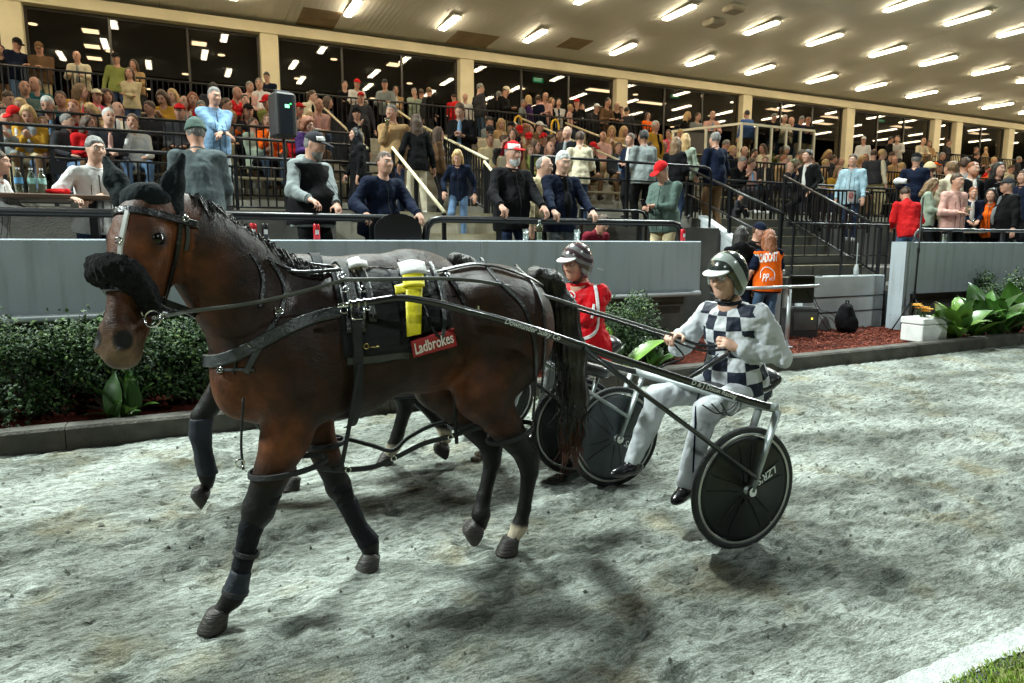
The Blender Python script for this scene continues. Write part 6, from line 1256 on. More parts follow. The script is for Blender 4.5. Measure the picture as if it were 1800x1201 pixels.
def sulky(label,off,near_pts,dm,letters=True):
    """built in world coordinates round driver position; off moves it"""
    O=np.array(off,float); org=np.array([2.6,3.1,gz(3.1)])+O*np.array([1,1,0]); s=empty('sulky',org,0,label,'sulky','racing sulkies')
    A=lambda *p: np.array(p,float)+O-org
    cN=np.array([2.645,2.605,gz(2.6)+.328]); cF=np.array([2.50,3.60,gz(3.6)+.322])
    wheel(s,cN+O,rad(-3),org,dm[0],txt=rad(25) if letters else 0,spin=.35); wheel(s,cF+O,rad(-3),org,dm[1],R=.335,txt=rad(-30) if letters else 0,spin=1.0)
    # shafts: straight from the wheel arch to a bend, then level along the horse
    nb_=[onY(1356,716,2.585),onY(1300,700,2.60),onY(1200,667,2.63),onY(1060,621,2.665),onY(930,577,2.70),onY(800,541,2.735),onY(745,529,2.75),onY(700,524,2.76),onY(650,531,2.77),onY(612,536,2.775)]
    mir=lambda p: np.array([p[0]-.13,6.19-p[1],p[2]+.03])
    if near_pts is not None: nb_=near_pts
    for k,pts in enumerate((nb_,[mir(p) for p in nb_])):
        P=smoothpath([p+O-org for p in pts],6); n=len(P); mb=MB(); mb.tube(P,[.021-.006*min(1,max(0,(i-n*.15)/(n*.6))) for i in range(n)],10,up=(0,0,1)); sh=mb.build('shaft',M_TUBE,s,smooth=True)
        mb=MB(); mb.tube([pts[-2]*.35+pts[-1]*.65+O-org,pts[-1]+(pts[-1]-pts[-2])*.5+O-org],.010,10); mb.build('shaft_tip',M_CHR,sh,smooth=True)
        mb=MB()
        for t in(.25,.55,.9): q=pts[-2]*(1-t)+pts[-1]*t+O-org; mb.lathe([(0,-.004),(.019,-.004),(.019,.004),(0,.004)],10,q,frame(pts[-1]-pts[-2])@roty(math.pi/2))
        mb.build('collar',M_CHR,sh)
        mb=MB(); q=pts[4]*.3+pts[5]*.7+O-org; mb.tube([q,q+[0,0,.035]],.006,6); mb.build('rein_stud',M_CHR,sh)
    # arch: crossbar, forks
    yn,yf=nb_[0][1],mir(nb_[0])[1]; xb,zb=nb_[0][0],nb_[0][2]
    N0=np.array([xb+.0,yn,zb]); F0=mir(nb_[0])
    mb=MB(); mb.tube([N0+O-org+[0,-.035,0],np.array([xb-.03,yn+.14,zb+.0])+O-org,np.array([xb-.07,3.09,zb+.012])+O-org,F0+O-org+[0,-.10,0],F0+O-org+[0,.03,0]],.024,12); mb.build('crossbar',M_SILV,s,smooth=True)
    def fork(top,hub,y): 
        a=np.array([top[0],y,top[2]-.01]);b=np.array([hub[0],y,hub[2]]); mb=MB(); d=b-a; mb.tube([a+O-org,a+d*.5+O-org,b+O-org],[.026,.022,.017],10,flat=.55,up=(1,0,0)); f=mb.build('fork',M_SILV,s,smooth=True); mb=MB(); mb.lathe([(0,-.008),(.026,-.008),(.026,.008),(0,.008)],14,b+O-org,np.array([[1,0,0],[0,0,-1],[0,1,0]])); mb.build('axle_cap',M_CHR,f); return a,b
    a1,b1=fork(N0,cN,cN[1]-.062); fork(N0-[.0,0,0],cN,cN[1]+.062); fork(F0,cF,cF[1]-.062); fork(F0,cF,cF[1]+.062)
    # diagonal stays
    st=nb_[2]*.15+nb_[3]*.85
    mb=MB(); mb.tube([nb_[3]*.7+nb_[4]*.3+O-org+[0,-.02,-.01],a1*.18+b1*.82+O-org+[-.012,-.012,0]],.0125,10); mb.build('stay',M_TUBE,s,smooth=True)
    q=mir(nb_[3]*.7+nb_[4]*.3); mb=MB(); mb.tube([q+O-org+[0,.0,-.01],np.array([cF[0]+.06,cF[1]-.075,cF[2]+.14])+O-org],.0125,10); mb.build('stay',M_SILV,s,smooth=True)
    # seat, its pan and brackets, foot stirrups, mudguard panel
    sc_=np.array([3.04,3.10,.815])
    V,Q=sdf([ell(sc_+[.02,0,0],(.20,.205,.050)),ell(sc_+[.16,0,.05],(.075,.20,.065),None,.06),ell(sc_+[-.16,0,-.008],(.12,.12,.038),None,.05)],.012,.05); link('seat',mesh('seat',V+O-org,Q,mat('seat_vinyl',(.02,.021,.022),rough=.32,var=.25,scale=8),None,True),s)
    mb=MB(); mb.box(sc_+O-org+[0,0,-.06],(.30,.26,.03),0,None,.01); mb.tube([sc_+O-org+[-.05,-.1,-.07],np.array([xb-.06,2.98,zb-.0])+O-org],.014,8); mb.build('seat_bracket',M_SILV,s,smooth=True); mb=MB(); mb.tube([sc_+O-org+[-.05,.1,-.07],np.array([xb-.06,3.22,zb+.01])+O-org],.014,8); mb.build('seat_bracket',M_SILV,s,smooth=True)
    # folded carbon undertray between the shafts
    mb=MB(); a=mir(nb_[3]); b=mir(nb_[1]); P=smoothpath([a+O-org+[.05,-.06,-.03],a*.5+b*.5+O-org+[0,-.08,-.07],b+O-org+[-.1,-.12,-.03]],8); mb.tube(P,[.012]+[.05]*(len(P)-2)+[.03],10,flat=.8); mb.build('footboard',M_TUBE,s,smooth=True)
    # cables under the near arch
    mb=MB()
    for k in range(3): q=nb_[1]+O-org; mb.tube(smoothpath([q+[-.22+.06*k,.03,-.02],q+[-.12+.04*k,.02,-.075-.01*k],q+[-.02+.03*k,.03,-.05],q+[.02,.03,-.012]],6),.004,5)
    mb.build('strap',M_LEA,s,smooth=True)
    if letters:
        def shafttext(txt,p0,p1,size,ital,nm='lettering'):
            V,F=textmesh(txt,size,.0004,ital); lo=V[:,0].min();hi=V[:,0].max(); d=nrm(p1-p0); up=nrm(np.cross(d,CF)); up=up if up[2]>0 else -up; nn_=-np.cross(d,up); nn_=nn_ if nn_@CF<0 else -nn_; mid=(p0+p1)/2; L_=np.linalg.norm(p1-p0); k=L_/(hi-lo)
            mb=MB(); mb.add([mid+d*(x-(lo+hi)/2)*k+up*y+nn_*(.0225-abs(y)*.12) +O-org for x,y,_ in V],F); return mb.build(nm,M_LET,s)
        def on(u): # point of the near shaft axis seen at picture column u
            best=min(smoothpath(nb_,40),key=lambda p:abs(proj(p)[0]-u)); return best
        shafttext('Downunder Sulky Co',on(884),on(982),.036,.25); shafttext('D & J Dixon Racing',on(1212),on(1290),.034,.15)
        mb=MB(); q0,q1=on(852),on(878); d=nrm(q1-q0); up=nrm(np.cross(d,CF)); up=up if up[2]>0 else -up; mb.tube([q0-CF*.019,q1-CF*.019],.003,5); mb.build('pinstripe',M_LET,s)
        V,F=textmesh('QUANTUM',.034,.0006); lo,hi=V[:,0].min(),V[:,0].max(); d=nrm(a1-b1); p0=b1+(a1-b1)*.80; mb=MB(); side=nrm(np.cross(d,(0,1,0)))
        mb.add([p0+(a1-b1)*.0+(-d)*(-(x-hi)*-1.0)*1.0+side*(-y)+np.array([0,-.0145,0])+O-org for x,y,_ in V],F); mb.build('lettering',M_LET,s)
    return s,nb_,org
S1,NB,SO=sulky('black sulky with lettered shafts carrying the driver in chequered silks',(0,0,0),None,(M_DISC,M_DISC2))
S2,NB2,_=sulky('black sulky behind, carrying the driver in red',(-.25,oy,.055),[p.copy() for p in NB],(M_DISC,M_DISC),letters=False)
# ================================================================ DRIVERS
def chkmat():
    m=mat('cloth_chequered',(.74,.75,.77),rough=.6,var=0,spec=.3,bump=.5,bscale=14); n=m.node_tree; b=n.nodes['Principled BSDF']; L=n.links.new
    a=n.nodes.new('ShaderNodeUVMap'); a.uv_map='chk'; k=n.nodes.new('ShaderNodeTexChecker'); k.inputs['Scale'].default_value=1; k.inputs[1].default_value=(.52,.54,.57,1); k.inputs[2].default_value=(.010,.014,.030,1); L(a.outputs[0],k.inputs[0]); L(k.outputs[0],b.inputs['Base Color']); return m
M_CHK=chkmat(); M_SILK=cloth('white_silk',(.50,.52,.55),rough=.5,bump=.55,bscale=11,var=.05); M_BREE=cloth('white_breeches',(.44,.46,.48),rough=.55,bump=.5,bscale=9,var=.06); M_REDS=cloth('red_silk',(.52,.006,.012),rough=.5,bump=.5,bscale=11,var=.1)
M_BOOT=mat('riding_boot',(.010,.010,.011),rough=.22,var=.3,scale=14)
def helmat(name,c0,c1,sc,rot):
    m=mat(name,c0,rough=.22,var=0,coat=.6); n=m.node_tree; b=n.nodes['Principled BSDF']; L=n.links.new; tc=n.nodes.new('ShaderNodeTexCoord'); mp=n.nodes.new('ShaderNodeMapping'); mp.inputs['Rotation'].default_value=rot; w=n.nodes.new('ShaderNodeTexWave'); w.inputs['Scale'].default_value=sc; w.inputs['Distortion'].default_value=6.5; w.inputs['Detail'].default_value=1; w.inputs['Detail Scale'].default_value=.9; w.bands_direction='Z'
    r=n.nodes.new('ShaderNodeValToRGB'); r.color_ramp.interpolation='CONSTANT'; r.color_ramp.elements[0].color=c0+(1,); r.color_ramp.elements[1].color=c1+(1,); r.color_ramp.elements[1].position=.56
    L(tc.outputs['Object'],mp.inputs[0]); L(mp.outputs[0],w.inputs[0]); L(w.outputs[0],r.inputs[0]); L(r.outputs[0],b.inputs['Base Color']); return m
M_HEL1=helmat('helmet_silver_black',(.26,.29,.27),(.025,.03,.028),3.4,(.5,.5,0)); M_HEL2=helmat('helmet_dark_stripes',(.060,.036,.042),(.17,.16,.165),4.5,(.2,.4,0))
def driver(label,off,kind):
    O=np.array(off,float); loc=np.array([3.05,3.10,.0])+O; s=.97; rz=math.pi+(.24 if kind==1 else .34)
    wl=lambda p: world2local(np.array(p)+O,loc,rz,s)
    LHt=onY(1300,612,2.955) if kind==1 else np.array([2.60,2.84,1.02]); RHt=onY(1192,590,3.22) if kind==1 else np.array([2.62,3.25,1.08])
    G,J=figure(h=.0072,detail=True,pelvis=(0,0,.815/s),lean=.20,head=(.0,.05),LH=wl(LHt),RH=wl(RHt),LF=wl((2.545,2.94,.225)),RF=wl((2.47,3.36,.245)),leg=1.08,bulk=1.26 if kind==1 else 1.2,belly=.02,hair='short',slv=.96,elat=.62 if kind==1 else 1.7,curl=(.95,.95),hdir=(rotz(-rz)@nrm((-.55,.35,.25)),rotz(-rz)@nrm((-.75,-.35,.1))),hup=(rotz(-rz)@np.array([-.3,-.75,.5]),rotz(-rz)@np.array([-.2,-.1,1.])),kpole=(.6,0,1),epole=(-.5,0,-.75),foot=(-.12,-.05))
    for q_,a_,f_ in (('top',.0030,34),('top',.0022,70),('trousers',.0035,28),('trousers',.002,60)): V_,Q_=G[q_]; G[q_]=(folds(V_,Q_,a_,f_),Q_)
    hc,hf=J['hc'],J['hf']; hp=lambda x,y,z: hc+hf@np.array([x,y,z])
    G['helmet']=sdf([ell(hp(-.012,0,.045),(.128,.112,.118),hf),ell(hp(-.045,0,-.01),(.098,.106,.10),hf,.03),ell(hp(.0,.085,-.035),(.055,.030,.075),hf,.03),ell(hp(.0,-.085,-.035),(.055,.030,.075),hf,.03)],.0075,.02,subs=[ell(hp(.085,0,-.045),(.115,.082,.098),hf,.012)],cuts=[(hp(0,0,-.105),hf@nrm([.25,0,-1]))])
    G['peak']=sdf([ell(hp(.108,0,.050),(.068,.086,.011),hf@roty(.25))],.006,.01,cuts=[(hp(.085,0,.04),hf@np.array([-1,0,0.]))])
    G['helmet_strap']=sdf([cone(hp(.0,.082,-.07),hp(.045,.045,-.135),.008),cone(hp(.0,-.082,-.07),hp(.045,-.045,-.135),.008),cone(hp(.045,.045,-.135),hp(.045,-.045,-.135),.008)],.006,.01); G.pop('hair',None)
    # mask collar
    m=dict(skin=SKINS[1] if kind==1 else SKINS[0],shoe=M_BOOT,trousers=M_BREE,top=M_CHK if kind==1 else M_REDS,helmet=M_HEL1 if kind==1 else M_HEL2,peak=mat('peak_white',(.62,.64,.60),rough=.35),helmet_strap=M_LEA,topname='silks_jacket',brow=HAIR['grey'])
    o=place(G,J,loc,rz,s,label,'sulky drivers',m); 
    jk=[c for c in o.children if c.name.startswith('silks_jacket')][0]; tr=[c for c in o.children if c.name.startswith('trousers')][0]
    V,Q=G['top']; me=jk.data
    if kind==1:
        me.materials.append(M_SILK); B=J['B']; q=(V-J['P']); lx=q@B[:,0]; ly=q@B[:,1]; lz=q@B[:,2]; ang=np.arctan2(ly,lx+.02); U=ang*.155/.083+40.5; Wc=lz/.083+40.25
        da=np.minimum(np.minimum(seg_d(V,J['SL'],J['EL']),seg_d(V,J['EL'],J['LH'])),np.minimum(seg_d(V,J['SR'],J['ER']),seg_d(V,J['ER'],J['RH']))); arm=((da<.082)&(np.abs(ly)>.125+.0*lz))|(da<.058)&(lx>.10)
        sl=arm[Q].mean(1)>.5; me.polygons.foreach_set('material_index',sl.astype(np.int32)); uv=me.uv_layers.new(name='chk'); li=Q.ravel(); uv.data.foreach_set('uv',np.stack([U[li],Wc[li]],1).astype(np.float32).ravel())
    # piping down the breeches, watch, collar, spectacles
    org=np.array(loc); W_=lambda p: rotz(rz)@(np.asarray(p)*s)
    bj=BVHTree.FromPolygons((W_(V.T.T) if False else (V*s)@rotz(rz).T+org).tolist(),Q.tolist()); V3,Q3=G['trousers']; bt=BVHTree.FromPolygons(((V3*s)@rotz(rz).T+org).tolist(),Q3.tolist())
    def line(px,w,m_,nm,par,bv,lift=.004):
        P,N=castline(px,bv,lift=lift); mb=MB(); R=rotz(-rz); ribbon(mb,(P-org)@R.T,N@R.T,w,.003); mb.build(nm,m_,o)
    if kind==1:
        line([(1333,664),(1300,668),(1262,672),(1240,680),(1226,700),(1222,760),(1218,830)],.010,CL['navy'],'piping',o,bt); line([(1262,622),(1240,640),(1212,655)],.005,CL['navy'],'piping',o,bt)
        c=J['LH']-nrm(J['LH']-J['EL'])*.03; d=nrm(J['LH']-J['EL']); R=frame(d); mb=MB(); mb.tube([(c+R[:,1]*.034*math.cos(t)+R[:,2]*.034*math.sin(t))*s for t in np.linspace(0,6.283,17)[:-1]],.010*s,6,closed=True,flat=.5); mb.build('watch',M_LEA,o,smooth=True)
    else:
        mw=cloth('white_stripe',(.75,.74,.74),rough=.6)
        line([(1046,502),(1049,520),(1051,545),(1050,575),(1040,590),(1020,598),(1003,604)],.024,mw,'stripe',o,bj); line([(1044,536),(1040,560)],.020,mw,'emblem',o,bj); line([(996,520),(1004,512),(1012,520),(1004,530),(996,524)],.010,mw,'emblem',o,bj); line([(992,540),(1016,540)],.016,cloth('maroon_print',(.10,.01,.02)),'emblem',o,bj); line([(1000,602),(1030,604),(1052,602)],.008,CL['blue'],'piping',o,bt); line([(1008,498),(1018,494),(1020,500)],.007,mw,'emblem',o,bj)
    mb=MB(); nb,B=J['nb'],J['B']; mb.tube([(nb+B@np.array([.058*math.cos(t)+.012,.062*math.sin(t),.028+.0*t]))*s for t in np.linspace(0,6.283,21)[:-1]],.014*s,8,closed=True); mb.build('collar',cloth('collar_dark',(.02,.022,.03)) if kind==1 else M_REDS,o,smooth=True)
    if kind==1:
        gm=glassy('spectacle_glass',(.9,.9,.9),.10)
        for sd in(1,-1):
            ct=hp(.107,.034*sd,.012); mb=MB(); mb.tube([(ct+hf@np.array([-abs(math.cos(t))*.004*0,.026*math.cos(t),.018*math.sin(t)]))*s for t in np.linspace(0,6.283,17)[:-1]],.0016,5,closed=True); mb.tube([hp(.105,.058*sd,.018)*s,hp(.02,.082*sd,.016)*s],.0016,5); mb.build('spectacle_frame',M_SILV,o); mb=MB(); mb.add([(ct+hf@np.array([0,.025*math.cos(t),.017*math.sin(t)]))*s for t in np.linspace(0,6.283,17)[:-1]],[tuple(range(16))]); mb.build('lens',gm,o)
        mb=MB(); mb.tube([hp(.107,.010,.016)*s,hp(.109,0,.019)*s,hp(.107,-.010,.016)*s],.0016,5); mb.build('spectacle_bridge',M_SILV,o)
    return o,J,loc,rz,s
D1=driver('driver in black and white chequered silks, striped silver helmet and spectacles',(0,0,0),1)
D2=driver('driver in red silks with white stripes and dark striped helmet',(-.265,1.28,.055),2)
# ---------------------------------------------------------------- reins and driving gear
dw=lambda T,q: T[2]+rotz(T[3])@(np.asarray(q)*T[4])
LHw=dw(D1,D1[1]['LH']); RHw=dw(D1,D1[1]['RH'])
rg=empty('reins',OG,0,'long leather reins from the leading horse to the chequered driver','reins')
M_REIN=mat('rein_leather',(.085,.088,.085),rough=.4,var=.3,scale=10)
bit,_n=hit(268,560,lift=.035)
rdir=nrm(RHw-D1[2])
def rein(pts,r,nm='rein',m=None): 
    P=smoothpath(pts,10); mb=MB(); mb.tube([p-OG for p in P],r,6,flat=.28,up=(0,1,0)); mb.build(nm,m or M_REIN,rg,smooth=True)
hR=RHw+np.array([-.07,-.03,.0]); hL=LHw+np.array([-.06,.04,.01])
rein([bit,onY(320,549,2.78),onY(420,537,2.74),onY(500,521,2.76),onY(606,492,2.78)],.0095); rein([onY(606,492,2.78),onY(690,491,2.80),onY(780,490,2.83),onY(860,497,2.86),onY(950,518,2.92),onY(1060,552,3.05),hR+[0,-.02,.01]],.0085)
rein([onY(640,480,3.42),onY(760,474,3.42),onY(880,494,3.42),onY(985,535,3.40),onY(1085,565,3.32),hR+[0,.02,-.01]],.008,m=M_LEA)
rein([hR+[0,-.01,.01],hR*.5+hL*.5+[0,0,-.02],hL],.009,m=M_LEA); rein([hR+[0,.0,-.02],hR*.5+hL*.5+[0,-.01,-.05],hL+[.01,0,-.02]],.007,m=M_LEA)
rein([hR+[0,-.02,-.04],RHw+np.array([-.02,-.08,-.12]),onY(1172,640,3.15),onY(1150,655,3.12)],.006,m=M_LEA)
wp=empty('whip',LHw,0,'short black driving stick held in the left hand of the chequered driver','stick'); mb=MB(); a=onY(1280,622,2.90)-LHw; b=onY(1206,668,2.80)-LHw; mb.tube([a,b],[.013,.010],8); mb.build('shaft',M_LEA,wp,smooth=True)
# ================================================================ PLANTS
def leafmat(name,c,c2): return mat(name,c,rough=.5,col2=c2,scale=3.5,spec=.3,det=2)
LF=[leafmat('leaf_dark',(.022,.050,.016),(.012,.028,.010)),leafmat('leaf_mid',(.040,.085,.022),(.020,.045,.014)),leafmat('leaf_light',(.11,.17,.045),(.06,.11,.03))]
M_STEM=mat('stem_bark',(.05,.035,.022),rough=.9)
def bluedir(r): v=r.normal(size=3); return v/np.linalg.norm(v)
def shrub(label,c,rx,ry,rz_,n,seed,ls=.042,group='shrubs in the garden bed'):
    r=np.random.default_rng(seed); o=empty('shrub',c,0,label,'shrub',group)
    V=[];F=[];M=[]; lobes=[(r.uniform(-.75,.75)*rx,r.uniform(-.7,.7)*ry,r.uniform(.16,.85)*rz_,r.uniform(.5,.8)) for _ in range(12)]+[(0,0,rz_*.55,.9)]
    mb=MB()
    for lx_,ly_,lz_,s in lobes: mb.tube([(lx_*.1,ly_*.1,0),(lx_*.6,ly_*.6,lz_*.5),(lx_,ly_,lz_)],[.018,.011,.005],5)
    mb.build('stem',M_STEM,o)
    sprigs=[]
    for i in range(n):
        lx_,ly_,lz_,s=lobes[r.integers(len(lobes))]; d=bluedir(r); q=r.random()**.35
        p=np.array([lx_+d[0]*rx*.5*s*q,ly_+d[1]*ry*.55*s*q,lz_+d[2]*rz_*.42*s*q]); 
        if r.random()<.05: p=p*1.12
        if p[2]<.03: continue
        out=nrm(p-np.array([0,0,rz_*.35])+.001); ax=nrm(out*.7+bluedir(r)*.9+np.array([0,0,.2])); nn_=nrm(out+bluedir(r)*.7+np.array([0,0,.6])); b=nrm(np.cross(ax,nn_)); nn_=np.cross(b,ax); l=ls*r.uniform(.6,1.35); w=l*r.uniform(.24,.34); k=len(V)
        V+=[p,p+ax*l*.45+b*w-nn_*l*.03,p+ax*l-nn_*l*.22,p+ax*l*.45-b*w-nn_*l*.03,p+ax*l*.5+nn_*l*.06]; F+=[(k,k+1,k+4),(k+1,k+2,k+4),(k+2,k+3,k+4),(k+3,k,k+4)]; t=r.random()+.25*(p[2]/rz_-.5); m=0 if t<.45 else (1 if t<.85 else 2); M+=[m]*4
    setp(link('foliage',mesh('foliage',V,F,LF,M),o),kind='stuff'); return o
LB=['leftmost dense green shrub in front of the grey wall','dense green shrub below the horse muzzle','green shrub behind the neck of the leading horse','green shrub hidden behind the leading horse chest']
for i,(u,v,rx) in enumerate(((40,650,.62),(190,640,.55),(330,630,.58),(470,640,.55))):
    p=onY(u,v,6.40); shrub(LB[i],(p[0],6.40,GBZ-.02),rx*1.2,.60,.75 if i!=1 else .70,8200,50+i)
for i,x in enumerate((-2.2,2.75,3.55,4.3)): shrub(['green shrub at the left edge of the bed','green shrub behind the saddle of the leading horse','green shrub behind the hindquarters of the leading horse','green shrub behind the driver in red'][i],(x,6.45,GBZ-.02),.5,.45,.75,2600,60+i)
p=onY(1130,600,6.42); shrub('rounded green shrub between the two drivers',(p[0],6.45,GBZ-.02),.58,.46,.80,6000,70); p=onY(1192,600,6.42)
p=onY(1775,560,6.5); shrub('dark green shrub at the right end of the bed',(p[0]+.15,6.6,GBZ-.02),.85,.42,.88,5200,72,.05); shrub('dark green shrub beyond the right picture edge',(p[0]+2.2,6.6,GBZ-.02),.8,.42,.85,2500,73,.05)
def strapplant(label,c,n,L_,w,seed,mats=(1,2,2),group='broad leaved lilies in the garden bed',lean=1.):
    r=np.random.default_rng(seed); o=empty('lily_plant',c,0,label,'plant',group); ml=[]
    for m in (0,1,2):
        V=[];F=[];k=7
        for i in range(k):
            t=i/(k-1); h=w*(math.sin(math.pi*min(1,t*.9+.08))**.8)*(1-t**4); x=t; z=math.sin(t*1.7)*.55; V+=[(x*.85,-h,z+.10*h/w*.5),(x*.85,0,z),(x*.85,h,z+.10*h/w*.5)]
        for i in range(k-1):
            for j in(0,1): a=i*3+j; F.append((a,a+3,a+4,a+1))
        ml.append(mesh('leaf',V,F,mat('lily_leaf_%d'%m,[(.035,.08,.02),(.07,.17,.03),(.15,.28,.045)][m],rough=.35,var=.25,scale=3,stretch=(1,8,1)),None,True))
    for i in range(n):
        l=link('leaf',ml[mats[r.integers(len(mats))]],o); l.rotation_euler=(r.uniform(-.25,.25),-r.uniform(.0,1.0)*lean+.15,r.uniform(0,6.28)); s=L_*r.uniform(.6,1.15); l.scale=(s,s,s*r.uniform(.7,1.2)); l.location=(r.uniform(-.05,.05),r.uniform(-.05,.05),.0)
    return o
for i,(u,lab,n,mt) in enumerate(((1672,'bright green broad leaved lily beside the white planter box',13,(1,2,2)),(1708,'green broad leaved lily, second from the white planter box',14,(0,1,1,2)),(1745,'green broad leaved lily, third from the white planter box',14,(0,1,1)),(1778,'green broad leaved lily furthest from the white planter box',12,(0,1)))):
    p=onY(u,600,5.98+.1*(i%2)); strapplant(lab,(p[0],p[1],GBZ-.03),n+7,.74,.20,80+i,mt,lean=.85)
p=onY(205,720,6.02); strapplant('broad leaved lily with a few bright leaves low by the left kerb',(p[0],6.0,GBZ-.05),12,.40,.17,90,(0,0,0,2)); p=onY(160,700,6.0); strapplant('broad leaved dark lily at the foot of the left shrub',(p[0]+.25,6.05,GBZ-.05),9,.38,.17,91,(0,0,1))
p=onY(1085,640,5.98); strapplant('broad leaved lily with long leaves behind the driver in red',(p[0],6.0,GBZ-.03),9,.62,.15,92,(0,1,2)); p=onY(1150,650,5.98); strapplant('low dark lily beneath the rounded shrub',(p[0],6.0,GBZ-.03),10,.40,.15,93,(0,0,1))
# ================================================================ PROPS IN THE GARDEN BED
p=onY(1632,600,6.0); o=empty('planter_box',(p[0],6.08,GBZ-.02),rad(-4),'white lidded box planter with chipped lid and orange flowers','planter')
mb=MB(); mb.box((0,0,.12),(.50,.34,.24),0,None,.012); mb.build('box',mat('planter_white',(.72,.73,.71),rough=.7,var=.1,scale=6,bump=.3,bscale=40),o); mb=MB(); mb.box((0,0,.292),(.52,.36,.092),0,None,.014); mb.build('lid',MATS['planter_white'],o)
fo=empty('marigolds',(p[0]-.02,6.08,GBZ+.31),0,'clump of bright orange marigolds growing in the white box','flowers'); r=np.random.default_rng(5); M_OR=mat('petal_orange',(.90,.40,.008),rough=.6,var=.3,scale=30)
for i in range(22):
    x,y,z_=r.normal()*.085,r.normal()*.05,.08+r.random()*.11; mb=MB(); mb.tube([(x*.4,y*.4,0),(x,y,z_)],.003,4,0); mb.build('stalk',LF[1],fo); mb=MB()
    for k in range(16): a=k*2.4; rr_=.062*(.4+.6*(k/16)); d=np.array([math.cos(a),math.sin(a),.55-.5*k/16]); t=np.array([-math.sin(a),math.cos(a),0]); c0=np.array([x,y,z_]); mb.add([c0,c0+d*rr_+t*.008,c0+d*rr_*1.15,c0+d*rr_-t*.008],[(0,1,2,3)])
    mb.build('flower',M_OR,fo)
mb=MB()
for i in range(60): a=r.uniform(0,6.28); q=np.array([r.normal()*.05,r.normal()*.05,r.random()*.09]); d=np.array([math.cos(a),math.sin(a),.3])*.035; t=np.array([-math.sin(a),math.cos(a),0])*.008; mb.add([q,q+d*.5+t,q+d,q+d*.5-t],[(0,1,2,3)])
setp(mb.build('foliage',LF[2],fo),kind='stuff')
# steel bar on a post
p=onY(1386,545,6.42); zt=onY(1386,506,6.42)[2]; o=empty('steel_rail',(p[0],6.42,GBZ-.05),0,'galvanised post and crossbar in the mulch beside the orange vest','rail'); mb=MB(); mb.tube([(0,0,0),(0,0,zt-GBZ+.03)],.028,12); mb.build('post',m_galv,o,smooth=True); mb=MB(); mb.tube([(-.75,.0,zt-GBZ+.06),(.55,.02,zt-GBZ+.06)],.022,10); mb.build('crossbar',m_galv,o,smooth=True); mb=MB(); mb.lathe([(0,0),(.08,0),(.08,.02),(0,.02)],16,(0,0,.03)); mb.build('foot_plate',m_galv,o)
# monitor and flight case
p=onY(1408,520,7.15); o=empty('monitor',(p[0]+.03,7.18,.80),rad(-18),'black monitor with hood standing on equipment case behind the steel bar','monitor'); mb=MB(); mb.box((0,0,.22),(.40,.06,.40),0,None,.015); mb.build('case',mat('plastic_black',(.012,.012,.013),rough=.4),o); mb=MB(); mb.box((0,-.034,.23),(.34,.006,.31)); mb.build('screen',mat('screen_off',(.006,.007,.008),rough=.12,var=0),o); mb=MB(); mb.box((0,-.1,.425),(.40,.2,.012)); mb.build('hood',M_LEAM,o)
o=empty('equipment_case',(p[0]+.03,7.18,GBZ-.04),rad(-18),'dark equipment case on the mulch under the monitor','case'); mb=MB(); mb.box((0,0,.23),(.44,.3,.46),0,None,.02); mb.build('body',mat('case_grey',(.025,.027,.028),rough=.55),o); mb=MB(); mb.box((.0,-.155,.26),(.36,.012,.26)); mb.build('front_panel',mat('case_panel',(.07,.075,.075),rough=.4),o); mb=MB(); mb.box((.10,-.163,.30),(.02,.008,.02)); mb.build('lamp',mat('led_yellow',(1,.75,.05),emit=4,var=0),o)
for k in range(4): mb=MB(); rr_=np.random.default_rng(k+9); P=[(p[0]+.1+.04*k,7.05,1.0-.15*k)]+[(p[0]+.15+.16*j+rr_.normal()*.05,7.02+rr_.normal()*.05,.95-.13*k-.12*j+rr_.normal()*.06) for j in range(1,4)]+[(p[0]+.75+.1*k,7.1,GBZ+.01)]; mb.tube(smoothpath(P,6),.005,5); setp(mb.build('cable',M_LEA),['black cable trailing from the monitor, uppermost','black cable trailing from the monitor, second','black cable trailing from the monitor, third','black cable trailing from the monitor, lowest'][k],'cable','cables trailing from the monitor')
# black bag
p=onY(1487,585,7.1); V,Q=sdf([ell((0,0,.20),(.17,.13,.22)),ell((.02,-.10,.14),(.12,.06,.12),None,.05),ell((-.0,0,.40),(.09,.07,.07),None,.06),cone((-.12,-.06,.1),(-.05,-.08,.40),.03)],.016,.05); o=link('backpack',mesh('backpack',folds(V,Q,.006,14),Q,cloth('bag_black',(.010,.010,.012)),None,True),None,(p[0],7.12,GBZ-.02)); setp(o,'black backpack slumped against the low white wall','bag'); mb=MB(); mb.tube([(-.02,0,.45),(-.02,0,.50),(.04,0,.50),(.04,0,.45)],.012,6); mb.build('handle',M_LEA,o)
# lighting stand tripod
p=onY(1604,560,6.85); o=empty('tripod_stand',(p[0],6.85,GBZ),0,'black tripod stand in front of the end of the right hand wall','tripod'); mb=MB(); mb.tube([(0,0,.28),(.02,0,2.05)],.014,8); mb.build('pole',m_black,o,smooth=True)
for a in (2.9,5.0,.9): mb=MB(); mb.tube([(0,0,.52),(.42*math.cos(a),.42*math.sin(a)*.6,0)],.010,6); mb.build('leg',m_black,o,smooth=True)
mb=MB(); mb.tube([(0,0,.5),(0,0,.6)],.024,8); mb.build('collar',m_black,o); mb=MB(); mb.tube([(.01,0,1.2),(.01,0,1.28)],.02,8); mb.build('collar',m_black,o)
